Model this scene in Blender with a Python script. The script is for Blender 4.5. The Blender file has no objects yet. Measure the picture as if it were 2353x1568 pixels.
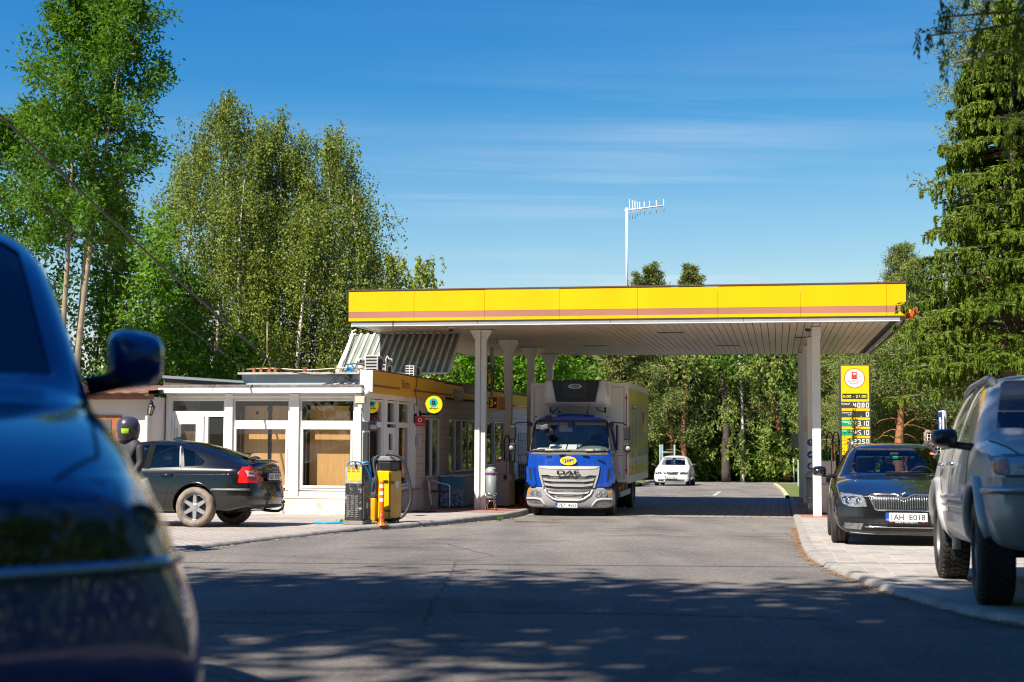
import bpy,bmesh,math,random
import numpy as np
from mathutils import Vector,Matrix
from mathutils.bvhtree import BVHTree
C=bpy.context.scene.collection
SC=bpy.context.scene
R=math.radians
PI=math.pi
rng=np.random.default_rng(7)
random.seed(7)
# ------------------------------------------------------------------ camera
CAM_H=0.88
PITCH,ROLL=R(3.78),0.0045
CAMROT=(Matrix.Rotation(R(90)+PITCH,4,'X')@Matrix.Rotation(ROLL,4,'Z')).to_3x3()
TH=R(10.6)
CT,ST=math.cos(TH),math.sin(TH)
def at(px,py,Y):
 """world point at depth Y seen at photo position px, py (2353 x 1568 scale)"""
 d=CAMROT@Vector(((px-1176.5)/3268.0,-(py-784.0)/3268.0,-1.0))
 d=d*(Y/d.y)
 return Vector((d.x,d.y,d.z+CAM_H))
GK=[(-60,0.6),(-20,.4),(0,0.0),(30,-.945),(36,-1.134),(38.5,-1.19),(50,-1.27),(67,-1.47),(85,-1.78),(110,-2.1),(400,-2.1),(3000,-2.1)]
_gy=[k[0]for k in GK];_gz=[k[1]for k in GK]
def gz(Y):
 return float(np.interp(Y,_gy,_gz))
def PL(Y):
 """height of the left pavement over the road: nearly flush by the parked car, a full kerb at the pumps"""
 return float(np.interp(Y,[22,32.5],[.045,.129]))
def lf(l,Y):return l(Y)if callable(l)else l
def on_ground(px,py,lift=0.0):
 lo,hi=2.0,140.0
 for _ in range(50):
  m=(lo+hi)/2
  if at(px,py,m).z>gz(m)+lf(lift,m):lo=m
  else:hi=m
 return at(px,py,lo)
def S(a,b,z=0.0):
 """forecourt coordinates: a across (to the right), b away from the camera"""
 return Vector((a*CT+b*ST,-a*ST+b*CT,z))
def AB(p):
 return(p.x*CT-p.y*ST,p.x*ST+p.y*CT)
 # ------------------------------------------------------------------ materials
_M={}
def nodes_of(m):
 m.use_nodes=True
 return m.node_tree.nodes,m.node_tree.links
def M(name,col,rough=.6,metal=0.,var=0.,scale=6.,bump=0.,bscale=40.,coat=0.,spec=.5,streak=None,dirt=None,dscale=3.,dthr=.55,rvar=0.):
 if name in _M:return _M[name]
 m=bpy.data.materials.new(name);N,L=nodes_of(m)
 b=N['Principled BSDF']
 b.inputs['Roughness'].default_value=rough
 b.inputs['Metallic'].default_value=metal
 b.inputs['Coat Weight'].default_value=coat
 b.inputs['Coat Roughness'].default_value=.04
 b.inputs['Specular IOR Level'].default_value=spec
 c4=(*col,1)
 b.inputs['Base Color'].default_value=c4
 if var or bump or dirt or rvar:
  tc=N.new('ShaderNodeTexCoord')
  out=None
  if var:
   n=N.new('ShaderNodeTexNoise');n.inputs['Scale'].default_value=scale;n.inputs['Detail'].default_value=6
   mp=N.new('ShaderNodeMapping');L.new(tc.outputs['Object'],mp.inputs[0])
   if streak:mp.inputs['Scale'].default_value=streak
   L.new(mp.outputs[0],n.inputs['Vector'])
   r=N.new('ShaderNodeValToRGB')
   r.color_ramp.elements[0].position=.3;r.color_ramp.elements[1].position=.7
   r.color_ramp.elements[0].color=(*[max(0,c*(1-var))for c in col],1)
   r.color_ramp.elements[1].color=(*[min(1,c*(1+var*.7))for c in col],1)
   L.new(n.outputs[0],r.inputs[0]);out=r.outputs[0]
  if dirt:
   n2=N.new('ShaderNodeTexNoise');n2 .inputs['Scale'].default_value=dscale;n2 .inputs['Detail'].default_value=8;n2 .inputs['Roughness'].default_value=.65
   L.new(tc.outputs['Object'],n2 .inputs['Vector'])
   r2=N.new('ShaderNodeValToRGB');r2 .color_ramp.elements[0].position=dthr;r2 .color_ramp.elements[1].position=dthr+.07
   L.new(n2 .outputs[0],r2 .inputs[0])
   mx=N.new('ShaderNodeMix');mx.data_type='RGBA'
   L.new(r2 .outputs[0],mx.inputs[0])
   if out:L.new(out,mx.inputs[6])
   else:mx.inputs[6].default_value=c4
   mx.inputs[7].default_value=(*dirt,1)
   out=mx.outputs[2]
  if out:L.new(out,b.inputs['Base Color'])
  if rvar:
   n4=N.new('ShaderNodeTexNoise');n4 .inputs['Scale'].default_value=7;n4 .inputs['Detail'].default_value=7
   L.new(tc.outputs['Object'],n4 .inputs['Vector'])
   mr=N.new('ShaderNodeMapRange');mr.inputs[1].default_value=.35;mr.inputs[2].default_value=.65
   mr.inputs[3].default_value=max(0,rough-rvar);mr.inputs[4].default_value=rough+rvar
   L.new(n4 .outputs[0],mr.inputs[0]);L.new(mr.outputs[0],b.inputs['Roughness'])
  if bump:
   n3=N.new('ShaderNodeTexNoise');n3 .inputs['Scale'].default_value=bscale;n3 .inputs['Detail'].default_value=5
   L.new(tc.outputs['Object'],n3 .inputs['Vector'])
   bp=N.new('ShaderNodeBump');bp.inputs['Strength'].default_value=bump;bp.inputs['Distance'].default_value=.02
   L.new(n3 .outputs[0],bp.inputs['Height']);L.new(bp.outputs[0],b.inputs['Normal'])
 _M[name]=m
 return m
def glassM(name,tint=(.8,.85,.85),ior=1.5,boost=1.0,rough=0.0):
 if name in _M:return _M[name]
 m=bpy.data.materials.new(name);N,L=nodes_of(m);N.clear()
 o=N.new('ShaderNodeOutputMaterial');t=N.new('ShaderNodeBsdfTransparent');g=N.new('ShaderNodeBsdfGlossy')
 g.inputs['Roughness'].default_value=rough;t.inputs[0].default_value=(*tint,1)
 # Schlick reflectance, the same from both faces of the pane
 ge=N.new('ShaderNodeNewGeometry');dt=N.new('ShaderNodeVectorMath');dt.operation='DOT_PRODUCT'
 L.new(ge.outputs['Incoming'],dt.inputs[0]);L.new(ge.outputs['Normal'],dt.inputs[1])
 def math_(op,a,b):
  q=N.new('ShaderNodeMath');q.operation=op;q.use_clamp=True
  for i,v in enumerate((a,b)):
   if isinstance(v,(int,float)):q.inputs[i].default_value=v
   elif v is not None:L.new(v,q.inputs[i])
  return q.outputs[0]
 ab=math_('ABSOLUTE',dt.outputs['Value'],None);iv=math_('SUBTRACT',1.0,ab);p5=math_('POWER',iv,5.0)
 f0=((ior-1)/(ior+1))**2*boost
 mu=N.new('ShaderNodeMath');mu.operation='MULTIPLY_ADD';mu.use_clamp=True;mu.inputs[1].default_value=1-f0;mu.inputs[2].default_value=f0
 L.new(p5,mu.inputs[0])
 mx=N.new('ShaderNodeMixShader');L.new(mu.outputs[0],mx.inputs[0]);L.new(t.outputs[0],mx.inputs[1]);L.new(g.outputs[0],mx.inputs[2])
 L.new(mx.outputs[0],o.inputs[0]);_M[name]=m
 return m
def leafM(name,c1,c2,trans=.35,nscale=.5,spec=.14):
 """foliage: colour differs leaf by leaf and a little from clump to clump"""
 if name in _M:return _M[name]
 m=bpy.data.materials.new(name);N,L=nodes_of(m)
 b=N['Principled BSDF'];o=N['Material Output']
 g=N.new('ShaderNodeNewGeometry');tc=N.new('ShaderNodeTexCoord')
 n=N.new('ShaderNodeTexNoise');n.inputs['Scale'].default_value=nscale;n.inputs['Detail'].default_value=3
 L.new(tc.outputs['Object'],n.inputs['Vector'])
 ad=N.new('ShaderNodeMath');ad.operation='MULTIPLY_ADD';ad.inputs[1].default_value=.6;
 L.new(g.outputs['Random Per Island'],ad.inputs[0])
 sb=N.new('ShaderNodeMath');sb.operation='MULTIPLY_ADD';sb.inputs[1].default_value=1.6;sb.inputs[2].default_value=-.6
 L.new(n.outputs[0],sb.inputs[0]);L.new(sb.outputs[0],ad.inputs[2])
 mx=N.new('ShaderNodeMix');mx.data_type='RGBA';mx.inputs[6].default_value=(*c1,1);mx.inputs[7].default_value=(*c2,1)
 L.new(ad.outputs[0],mx.inputs[0])
 L.new(mx.outputs[2],b.inputs['Base Color'])
 b.inputs['Roughness'].default_value=.5;b.inputs['Specular IOR Level'].default_value=spec
 t=N.new('ShaderNodeBsdfTranslucent');
 hs=N.new('ShaderNodeHueSaturation');hs.inputs['Value'].default_value=1.5;hs.inputs['Hue'].default_value=.485;hs.inputs['Saturation'].default_value=1.1
 L.new(mx.outputs[2],hs.inputs['Color']);L.new(hs.outputs[0],t.inputs[0])
 ms=N.new('ShaderNodeMixShader');ms.inputs[0].default_value=trans
 L.new(b.outputs[0],ms.inputs[1]);L.new(t.outputs[0],ms.inputs[2]);L.new(ms.outputs[0],o.inputs[0])
 _M[name]=m
 return m
 # ------------------------------------------------------------------ mesh builder
class MB:
 def __init__(s):
  s.v=[];s.f=[];s.mi=[];s.sm=[]
 def add(s,vs,fs,mi=0,smooth=True,mat=None):
  o=len(s.v)
  s.v+=[tuple(mat@Vector(v))if mat is not None else tuple(v)for v in vs]
  for f in fs:
   s.f.append([i+o for i in f]);s.mi.append(mi);s.sm.append(smooth)
  return s
 def box(s,c,d,mi=0,rot=None,taper=None):
  x,y,z=d[0]/2,d[1]/2,d[2]/2
  t=taper or(1,1)
  vs=[(-x,-y,-z),(x,-y,-z),(x,y,-z),(-x,y,-z),(-x*t[0],-y*t[1],z),(x*t[0],-y*t[1],z),(x*t[0],y*t[1],z),(-x*t[0],y*t[1],z)]
  m=Matrix.Translation(c)@(rot.to_4x4()if rot is not None else Matrix.Identity(4))
  return s.add(vs,[(0,3,2,1),(4,5,6,7),(0,1,5,4),(1,2,6,5),(2,3,7,6),(3,0,4,7)],mi,False,m)
 def bx(s,x0,x1,y0,y1,z0,z1,mi=0):
  return s.box(((x0+x1)/2,(y0+y1)/2,(z0+z1)/2),(abs(x1-x0),abs(y1-y0),abs(z1-z0)),mi)
 def tube(s,pts,r,n=8,mi=0,cap=True,smooth=True):
  pts=[Vector(p)for p in pts];k=len(pts)
  rs=r if hasattr(r,'__len__')else[r]*k
  o=len(s.v);vs=[];up=None
  for i,p in enumerate(pts):
   t=(pts[min(i+1,k-1)]-pts[max(i-1,0)])
   t=t.normalized()if t.length>1e-9 else Vector((0,0,1))
   if up is None:up=t.orthogonal().normalized()
   else:
    up=up-t*up.dot(t)
    up=up.normalized()if up.length>1e-6 else t.orthogonal().normalized()
   b=t.cross(up)
   for j in range(n):
    a=2*PI*j/n
    vs.append(p+(up*math.cos(a)+b*math.sin(a))*rs[i])
  fs=[]
  for i in range(k-1):
   for j in range(n):
    fs.append((i*n+j,i*n+(j+1)%n,(i+1)*n+(j+1)%n,(i+1)*n+j))
  s.add(vs,fs,mi,smooth)
  if cap:
   s.add([],[],mi)
   s.f.append([o+j for j in range(n)][::-1]);s.mi.append(mi);s.sm.append(False)
   s.f.append([o+(k-1)*n+j for j in range(n)]);s.mi.append(mi);s.sm.append(False)
  return s
 def cyl(s,p0,p1,r,n=16,mi=0,r2=None):
  return s.tube([p0,p1],[r,r if r2 is None else r2],n,mi)
 def lathe(s,prof,n=32,mi=0,mat=None,mis=None):
  """prof: list of (radius, height) turned round z"""
  vs=[];fs=[];k=len(prof);o=len(s.v)
  for r,h in prof:
   for j in range(n):
    a=2*PI*j/n
    vs.append((r*math.cos(a),r*math.sin(a),h))
  s.add(vs,[],0,True,mat)
  for i in range(k-1):
   for j in range(n):
    s.f.append([o+i*n+j,o+i*n+(j+1)%n,o+(i+1)*n+(j+1)%n,o+(i+1)*n+j])
    s.mi.append(mis[i]if mis else mi);s.sm.append(True)
  return s
 def prism(s,poly,y0,y1,mi=0,mat=None,axis='y'):
  """poly in two coordinates, extruded along the third axis"""
  n=len(poly)
  def P(u,v,w):
   return(u,w,v)if axis=='y' else((u,v,w)if axis=='z' else(w,u,v))
  vs=[P(u,v,y0)for u,v in poly]+[P(u,v,y1)for u,v in poly]
  fs=[list(range(n)),list(range(n,2*n))[::-1]]+[(i,i+n,(i+1)%n+n,(i+1)%n)for i in range(n)]
  return s.add(vs,fs,mi,False,mat)
 def mesh(s,name):
  me=bpy.data.meshes.new(name)
  me.from_pydata(s.v,[],s.f)
  me.polygons.foreach_set('material_index',s.mi)
  me.polygons.foreach_set('use_smooth',s.sm)
  bm=bmesh.new();bm.from_mesh(me)
  bmesh.ops.recalc_face_normals(bm,faces=bm.faces)
  bm.to_mesh(me);bm.free()
  return me
 def build(s,name,mats,parent=None,bevel=0,seg=2,label=None,sub=0,auto=None):
  me=s.mesh(name)
  return link(name,me,mats,parent,bevel,seg,label,sub,auto)
def link(name,me,mats,parent=None,bevel=0,seg=2,label=None,sub=0,auto=None):
 if not isinstance(mats,(list,tuple)):mats=[mats]
 for m in mats:me.materials.append(m)
 o=bpy.data.objects.new(name,me);C.objects.link(o)
 if parent is not None:o.parent=parent
 if bevel:
  b=o.modifiers.new('Bevel','BEVEL');b.width=bevel;b.segments=seg;b.limit_method='ANGLE';b.angle_limit=R(35)
  b.harden_normals=False
 if sub:
  b=o.modifiers.new('Sub','SUBSURF');b.levels=sub;b.render_levels=sub
 if auto is not None:
  me.shade_smooth();me.set_sharp_from_angle(angle=R(auto))
 if label:o['label']=label
 return o
def tag(o,label,cat,group=None):
 o['label']=label;o['category']=cat
 if group:o['group']=group
 return o
def thing(name,label,cat,loc=(0,0,0),rz=0.,group=None,rx=0.):
 o=bpy.data.objects.new(name,None);C.objects.link(o)
 o.empty_display_size=.2
 o.location=loc;o.rotation_euler=(rx,0,rz)
 return tag(o,label,cat,group)
def site(name,label,cat,a,b,z,group=None):
 return thing(name,label,cat,S(a,b,z),-TH,group)
def struct(o):
 o['kind']='structure';return o
def copy_tree(o,parent=None):
 c=o.copy();C.objects.link(c)
 if parent is not None:c.parent=parent
 for ch in list(o.children):copy_tree(ch,c)
 return c
FRONT=Matrix.Rotation(R(90),4,'X')
RIGHT=Matrix.Rotation(R(90),4,'Z')@FRONT
LEFT=Matrix.Rotation(R(-90),4,'Z')@FRONT
BACK=Matrix.Rotation(R(180),4,'Z')@FRONT
def text_mesh(s,w=None,h=.1,bold=0.,extrude=.002,shear=0.):
 cu=bpy.data.curves.new('lettering','FONT');cu.body=s;cu.size=1;cu.align_x='CENTER';cu.align_y='CENTER'
 cu.resolution_u=3;cu.offset=bold;cu.shear=shear
 ob=bpy.data.objects.new('lettering',cu);C.objects.link(ob)
 dg=bpy.context.evaluated_depsgraph_get()
 me=bpy.data.meshes.new_from_object(ob.evaluated_get(dg))
 bpy.data.objects.remove(ob);bpy.data.curves.remove(cu)
 n=len(me.vertices);co=np.empty(n*3);me.vertices.foreach_get('co',co);co=co.reshape(-1,3)
 lo,hi=co.min(0),co.max(0)
 co-=(lo+hi)/2
 k=h/(hi[1]-lo[1]);kx=(w/(hi[0]-lo[0]))if w else k
 co[:,0]*=kx;co[:,1]*=k
 me.vertices.foreach_set('co',co.ravel());me.update()
 bm=bmesh.new();bm.from_mesh(me)
 r=bmesh.ops.extrude_face_region(bm,geom=list(bm.faces))
 for e in r['geom']:
  if isinstance(e,bmesh.types.BMVert):e.co.z+=extrude
 bmesh.ops.recalc_face_normals(bm,faces=bm.faces)
 bm.to_mesh(me);bm.free()
 return me
def text(s,mat,parent,loc,face=FRONT,w=None,h=.1,bold=0.,extrude=.003,name='lettering',shear=0.):
 me=text_mesh(s,w,h,bold,extrude,shear)
 me.transform(Matrix.Translation(loc)@face)
 return link(name,me,mat,parent)
def disc(mb,c,rx,rz,y,t=.004,mi=0,n=32,axis='y'):
 poly=[(c[0]+rx*math.cos(2*PI*i/n),c[1]+rz*math.sin(2*PI*i/n))for i in range(n)]
 return mb.prism(poly,y,y-t if axis=='y' else y+t,mi,None,axis)
def rrect(x0,x1,z0,z1,r,n=4):
 out=[]
 for cx,cz,a0 in((x1-r,z1-r,0),(x0+r,z1-r,90),(x0+r,z0+r,180),(x1-r,z0+r,270)):
  for i in range(n+1):
   a=R(a0+90*i/n);out.append((cx+r*math.cos(a),cz+r*math.sin(a)))
 return out
def wall_cells(mb,L0,L1,H0,H1,openings,put,mi=0):
 us=sorted({L0,L1,*[o[0]for o in openings],*[o[1]for o in openings]})
 vs=sorted({H0,H1,*[o[2]for o in openings],*[o[3]for o in openings]})
 for v0,v1 in zip(vs,vs[1:]):
  run=None
  for u0,u1 in zip(us,us[1:]):
   cu,cv=(u0+u1)/2,(v0+v1)/2
   hole=any(o[0]<cu<o[1]and o[2]<cv<o[3]for o in openings)
   if not hole:
    run=(run[0],u1)if run else(u0,u1)
   if hole and run:put(*run,v0,v1);run=None
  if run:put(*run,v0,v1)
  # common paints
BLACK=M('black plastic',(.012,.012,.013),.45)
RUBBER=M('rubber',(.02,.02,.02),.8,var=.3,scale=20)
CHROME=M('chrome',(.75,.75,.77),.12,1.)
STEEL=M('brushed steel',(.55,.55,.56),.3,1.)
WHITE=M('white paint',(.78,.77,.74),.5,var=.05,scale=3)
WHITEL=M('white lettering',(.85,.85,.83),.5)
BLACKL=M('black lettering',(.015,.015,.018),.5)
YEL=M('yellow sign',(.86,.60,.0),.4)
RED=M('red plastic',(.60,.02,.015),.4)
BLUEP=M('plate blue',(.01,.07,.4),.4)
DARK=M('dark void',(.012,.012,.013),.9)
# ------------------------------------------------------------------ ground surfaces
def brickM(name,c1,c2,mortar,bw,bh,msize=.02,rot=0.,bump=.4,var=.5,squash=0,offset=.5,dirt=(.1,.09,.08),dthr=.62):
 if name in _M:return _M[name]
 m=bpy.data.materials.new(name);N,L=nodes_of(m);b=N['Principled BSDF'];b.inputs['Roughness'].default_value=.85
 tc=N.new('ShaderNodeTexCoord');mp=N.new('ShaderNodeMapping');mp.inputs['Rotation'].default_value=(0,0,rot)
 L.new(tc.outputs['Object'],mp.inputs[0])
 # slightly wavy joints
 nz=N.new('ShaderNodeTexNoise');nz.inputs['Scale'].default_value=1.7
 L.new(mp.outputs[0],nz.inputs['Vector'])
 va=N.new('ShaderNodeMix');va.data_type='VECTOR';va.inputs[0].default_value=.03
 L.new(mp.outputs[0],va.inputs[4]);L.new(nz.outputs['Color'],va.inputs[5])
 br=N.new('ShaderNodeTexBrick');L.new(va.outputs[1],br.inputs['Vector'])
 br.inputs['Scale'].default_value=1;br.inputs['Brick Width'].default_value=bw;br.inputs['Row Height'].default_value=bh
 br.inputs['Mortar Size'].default_value=msize;br.inputs['Mortar Smooth'].default_value=.3;br.offset=offset
 br.inputs['Color1'].default_value=(*c1,1);br.inputs['Color2'].default_value=(*c2,1);br.inputs['Mortar'].default_value=(*mortar,1)
 n=N.new('ShaderNodeTexNoise');n.inputs['Scale'].default_value=.9;n.inputs['Detail'].default_value=8;n.inputs['Roughness'].default_value=.7
 L.new(tc.outputs['Object'],n.inputs['Vector'])
 r=N.new('ShaderNodeValToRGB');r.color_ramp.elements[0].position=.35;r.color_ramp.elements[1].position=.7
 r.color_ramp.elements[0].color=(1,1,1,1);k=1-var*.6;r.color_ramp.elements[1].color=(k,k*.97,k*.93,1)
 L.new(n.outputs[0],r.inputs[0])
 mu=N.new('ShaderNodeMix');mu.data_type='RGBA';mu.blend_type='MULTIPLY';mu.inputs[0].default_value=1
 L.new(br.outputs[0],mu.inputs[6]);L.new(r.outputs[0],mu.inputs[7])
 n2=N.new('ShaderNodeTexNoise');n2 .inputs['Scale'].default_value=60;n2 .inputs['Detail'].default_value=3
 L.new(tc.outputs['Object'],n2 .inputs['Vector'])
 r2=N.new('ShaderNodeValToRGB');r2 .color_ramp.elements[0].color=(.72,.72,.72,1);r2 .color_ramp.elements[1].color=(1.15,1.15,1.15,1)
 L.new(n2 .outputs[0],r2 .inputs[0])
 m2=N.new('ShaderNodeMix');m2 .data_type='RGBA';m2 .blend_type='MULTIPLY';m2 .inputs[0].default_value=1
 L.new(mu.outputs[2],m2 .inputs[6]);L.new(r2 .outputs[0],m2 .inputs[7])
 L.new(m2 .outputs[2],b.inputs['Base Color'])
 bp=N.new('ShaderNodeBump');bp.inputs['Strength'].default_value=bump;bp.inputs['Distance'].default_value=.012;bp.invert=True
 L.new(br.outputs['Fac'],bp.inputs['Height']);L.new(bp.outputs[0],b.inputs['Normal'])
 _M[name]=m
 return m
def asphaltM(name,base,tint=(1,.93,.86)):
 m=bpy.data.materials.new(name);N,L=nodes_of(m);b=N['Principled BSDF'];b.inputs['Roughness'].default_value=.9
 b.inputs['Specular IOR Level'].default_value=.3
 tc=N.new('ShaderNodeTexCoord')
 def noise(sc,det,rough=.6):
  n=N.new('ShaderNodeTexNoise');n.inputs['Scale'].default_value=sc;n.inputs['Detail'].default_value=det;n.inputs['Roughness'].default_value=rough
  L.new(tc.outputs['Object'],n.inputs['Vector']);return n
 def ramp(n,p0,p1,c0,c1):
  r=N.new('ShaderNodeValToRGB');r.color_ramp.elements[0].position=p0;r.color_ramp.elements[1].position=p1
  r.color_ramp.elements[0].color=(*c0,1);r.color_ramp.elements[1].color=(*c1,1);L.new(n.outputs[0],r.inputs[0]);return r
 def mul(a,c):
  x=N.new('ShaderNodeMix');x.data_type='RGBA';x.blend_type='MULTIPLY';x.inputs[0].default_value=1
  L.new(a.outputs[0]if len(a.outputs)<3 else a.outputs[2],x.inputs[6]);L.new(c.outputs[0],x.inputs[7]);return x
 lo=tuple(base*.8*t for t in tint);hi=tuple(base*1.15*t for t in tint)
 a=ramp(noise(.35,7,.7),.3,.7,lo,hi)
 f=ramp(noise(26,7,.85),.3,.7,(.35,.35,.36),(1.65,1.62,1.58))
 v=N.new('ShaderNodeTexVoronoi');v.inputs['Scale'].default_value=70;L.new(tc.outputs['Object'],v.inputs['Vector'])
 r3=N.new('ShaderNodeValToRGB');r3 .color_ramp.elements[0].position=.0;r3 .color_ramp.elements[1].position=.35
 r3 .color_ramp.elements[0].color=(1.35,1.3,1.25,1);r3 .color_ramp.elements[1].color=(.9,.9,.9,1);L.new(v.outputs[0],r3 .inputs[0])
 m1=mul(a,f);m2=mul(m1,r3)
 # darker tyre-worn streaks and oil patches
 mp=N.new('ShaderNodeMapping');mp.inputs['Scale'].default_value=(.9,.12,1);mp.inputs['Rotation'].default_value=(0,0,-TH);L.new(tc.outputs['Object'],mp.inputs[0])
 n5=N.new('ShaderNodeTexNoise');n5 .inputs['Scale'].default_value=1.1;n5 .inputs['Detail'].default_value=5;L.new(mp.outputs[0],n5 .inputs['Vector'])
 r5=N.new('ShaderNodeValToRGB');r5 .color_ramp.elements[0].position=.35;r5 .color_ramp.elements[1].position=.65
 r5 .color_ramp.elements[0].color=(.74,.74,.76,1);r5 .color_ramp.elements[1].color=(1.08,1.06,1.03,1);L.new(n5 .outputs[0],r5 .inputs[0])
 m3=mul(m2,r5)
 # oil drips and dark worn patches
 n6=noise(.55,4,.55);r7=N.new('ShaderNodeValToRGB');r7 .color_ramp.elements[0].position=.30;r7 .color_ramp.elements[1].position=.44
 r7 .color_ramp.elements[0].color=(.62,.62,.63,1);r7 .color_ramp.elements[1].color=(1,1,1,1);L.new(n6 .outputs[0],r7 .inputs[0]);m3=mul(m3,r7)
 # cracks
 v2=N.new('ShaderNodeTexVoronoi');v2 .feature='DISTANCE_TO_EDGE';v2 .inputs['Scale'].default_value=.22
 nn=noise(2.5,5);va=N.new('ShaderNodeMix');va.data_type='VECTOR';va.inputs[0].default_value=.12
 L.new(tc.outputs['Object'],va.inputs[4]);L.new(nn.outputs['Color'],va.inputs[5]);L.new(va.outputs[1],v2 .inputs['Vector'])
 r6=N.new('ShaderNodeValToRGB');r6 .color_ramp.elements[0].position=.0;r6 .color_ramp.elements[1].position=.0035
 r6 .color_ramp.elements[0].color=(.45,.45,.45,1);r6 .color_ramp.elements[1].color=(1,1,1,1);L.new(v2 .outputs[0],r6 .inputs[0])
 m4=mul(m3,r6)
 L.new(m4 .outputs[2],b.inputs['Base Color'])
 bp=N.new('ShaderNodeBump');bp.inputs['Strength'].default_value=.7;bp.inputs['Distance'].default_value=.012
 L.new(f.outputs[0],bp.inputs['Height']);L.new(bp.outputs[0],b.inputs['Normal'])
 return m
def sheet(name,poly,lift,mat,step=2.0,thick=0.0):
 bm=bmesh.new()
 f=bm.faces.new([bm.verts.new((x,y,0))for x,y in poly])
 y0=min(p[1]for p in poly);y1=max(p[1]for p in poly)
 cuts=sorted({k for k in _gy if y0<k<y1}|set(np.arange(math.ceil(max(y0,-60)/step)*step,min(y1,120),step)))
 for k in cuts:
  bmesh.ops.bisect_plane(bm,geom=list(bm.verts)+list(bm.edges)+list(bm.faces),plane_co=(0,k,0),plane_no=(0,1,0))
 for v in bm.verts:v.co.z=gz(v.co.y)+lf(lift,v.co.y)
 bmesh.ops.triangulate(bm,faces=bm.faces)
 bmesh.ops.recalc_face_normals(bm,faces=bm.faces)
 if sum(f.normal.z for f in bm.faces)<0:bmesh.ops.reverse_faces(bm,faces=bm.faces)
 me=bpy.data.meshes.new(name);bm.to_mesh(me);bm.free()
 return struct(link(name,me,mat))
def kerb(name,pts,side,h0,h1,w=.14,mat=None,fine=.5):
 """pts: road-side line; side +1 puts the kerb to the right of the walking direction"""
 P=[Vector((p[0],p[1],0))for p in pts];D=[P[0]]
 for a,b in zip(P,P[1:]):
  n=max(1,int((b-a).length/fine))
  D+=[a.lerp(b,(i+1)/n)for i in range(n)]
 vs=[];fs=[];k=6
 for i,p in enumerate(D):
  t=(D[min(i+1,len(D)-1)]-D[max(i-1,0)]).normalized();n=Vector((t.y,-t.x,0))*side
  hh=lf(h1,p.y);sec=[(0,h0-.02),(.012,hh-.035),(.03,hh-.01),(.055,hh),(w,hh),(w,h0-.02)]
  for u,z in sec:
   q=p+n*u;vs.append((q.x,q.y,gz(q.y)+z))
 for i in range(len(D)-1):
  for j in range(k-1):fs.append((i*k+j,i*k+j+1,(i+1)*k+j+1,(i+1)*k+j))
 mb=MB();mb.add(vs,fs,0,True);
 o=mb.build(name,mat,auto=40)
 return struct(o),D
ASPH=asphaltM('weathered asphalt',.235)
GRASS_G=M('dry grass soil',(.10,.10,.035),.95,var=.5,scale=2,bump=.6,bscale=25)
SETTS=brickM('pale granite setts',(.52,.46,.41),(.40,.36,.33),(.20,.17,.14),.19,.11,.012,rot=.35,var=.4)
PADSETT=brickM('forecourt paving',(.36,.31,.27),(.30,.26,.23),(.11,.10,.09),.42,.22,.022,rot=TH,var=.4)
REDBR=brickM('red brick paving',(.46,.20,.14),(.36,.15,.11),(.28,.20,.16),.22,.11,.01,rot=TH,var=.4)
PAVER=brickM('light concrete pavers',(.47,.43,.39),(.36,.33,.30),(.50,.46,.41),.30,.20,.008,rot=TH+R(90),var=.45)
CONC=M('concrete kerb',(.27,.25,.23),.9,var=.35,scale=4,bump=.3,bscale=30)
CONC2=M('pale kerb',(.30,.275,.25),.9,var=.3,scale=4,bump=.3,bscale=30)
# one sheet to the horizon
sheet('ground',[(-1500,-900),(1500,-900),(1500,2900),(-1500,2900)],-.03,GRASS_G)
LK=[on_ground(*p)for p in[(429,1267),(530,1254),(633,1241),(745,1229),(853,1219),(929,1214.5),(1033,1206),(1093,1200),(1169,1193),(1203,1185)]]
LK=[(p.x,p.y)for p in LK]
kb=AB(Vector((*LK[-1],0)))
KA=-6.45
LK+=[tuple(S(KA,b)[:2])for b in(max(kb[1]+.6,37.4),42,51)]
LK=[(-7.6,12.0)]+LK
RK=[on_ground(*p)for p in[(2700,1512),(2353,1440),(2226,1416),(2126,1391),(2026,1359),(1956,1331),(1891,1304),(1856,1282),(1841,1257),(1828,1209)]]
RK=[(p.x,p.y)for p in RK]
RA=AB(Vector((*RK[-1],0)))[0]
RK+=[tuple(S(RA+.02,b)[:2])for b in(36,42,50)]
road_poly=[(-30,-40),(30,-40),(30,20),(24,50),(20,84),(2,88),(-14,88),(-16,60),(-24,30),(-30,10)]
sheet('road',road_poly,0.0,ASPH)
okl,DL=kerb('kerb',LK,-1,0,lambda y:PL(y)+.006,.16,CONC)
okr,DR=kerb('kerb',RK,1,0,.052,.15,CONC2)
def inset(D,side,w):
 out=[]
 for i,p in enumerate(D):
  t=(D[min(i+1,len(D)-1)]-D[max(i-1,0)]).normalized();n=Vector((t.y,-t.x,0))*side
  q=p+n*w;out.append((q.x,q.y))
 return out
LI=inset(DL,-1,.158);RI=inset(DR,1,.148)
sheet('pavement',LI+[S(-9.9,51)[:2],S(-22,51)[:2],(-24,12)],PL,SETTS)
# red brick island along the shop, pale slab strip in front of the doors
ib=[p for p in LI if AB(Vector((*p,0)))[1]>32.2]
ib0=[q for q in ib if AB(Vector((*q,0)))[1]<50.8]
sheet('pavement',ib0+[tuple(S(-6.62,50.7)[:2]),tuple(S(-8.85,50.7)[:2]),tuple(S(-8.85,32.9)[:2])],lambda y:PL(y)+.005,REDBR)
sheet('pavement',RI+[S(8,50)[:2],(30,40),(30,6)],.046,PAVER)
rb=[tuple(S(RA+.19,b)[:2])for b in(34.1,49.8)]
sheet('pavement',[rb[0],tuple(S(RA+1.75,34.1)[:2]),tuple(S(RA+1.75,49.8)[:2]),rb[1]],.051,REDBR)
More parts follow.
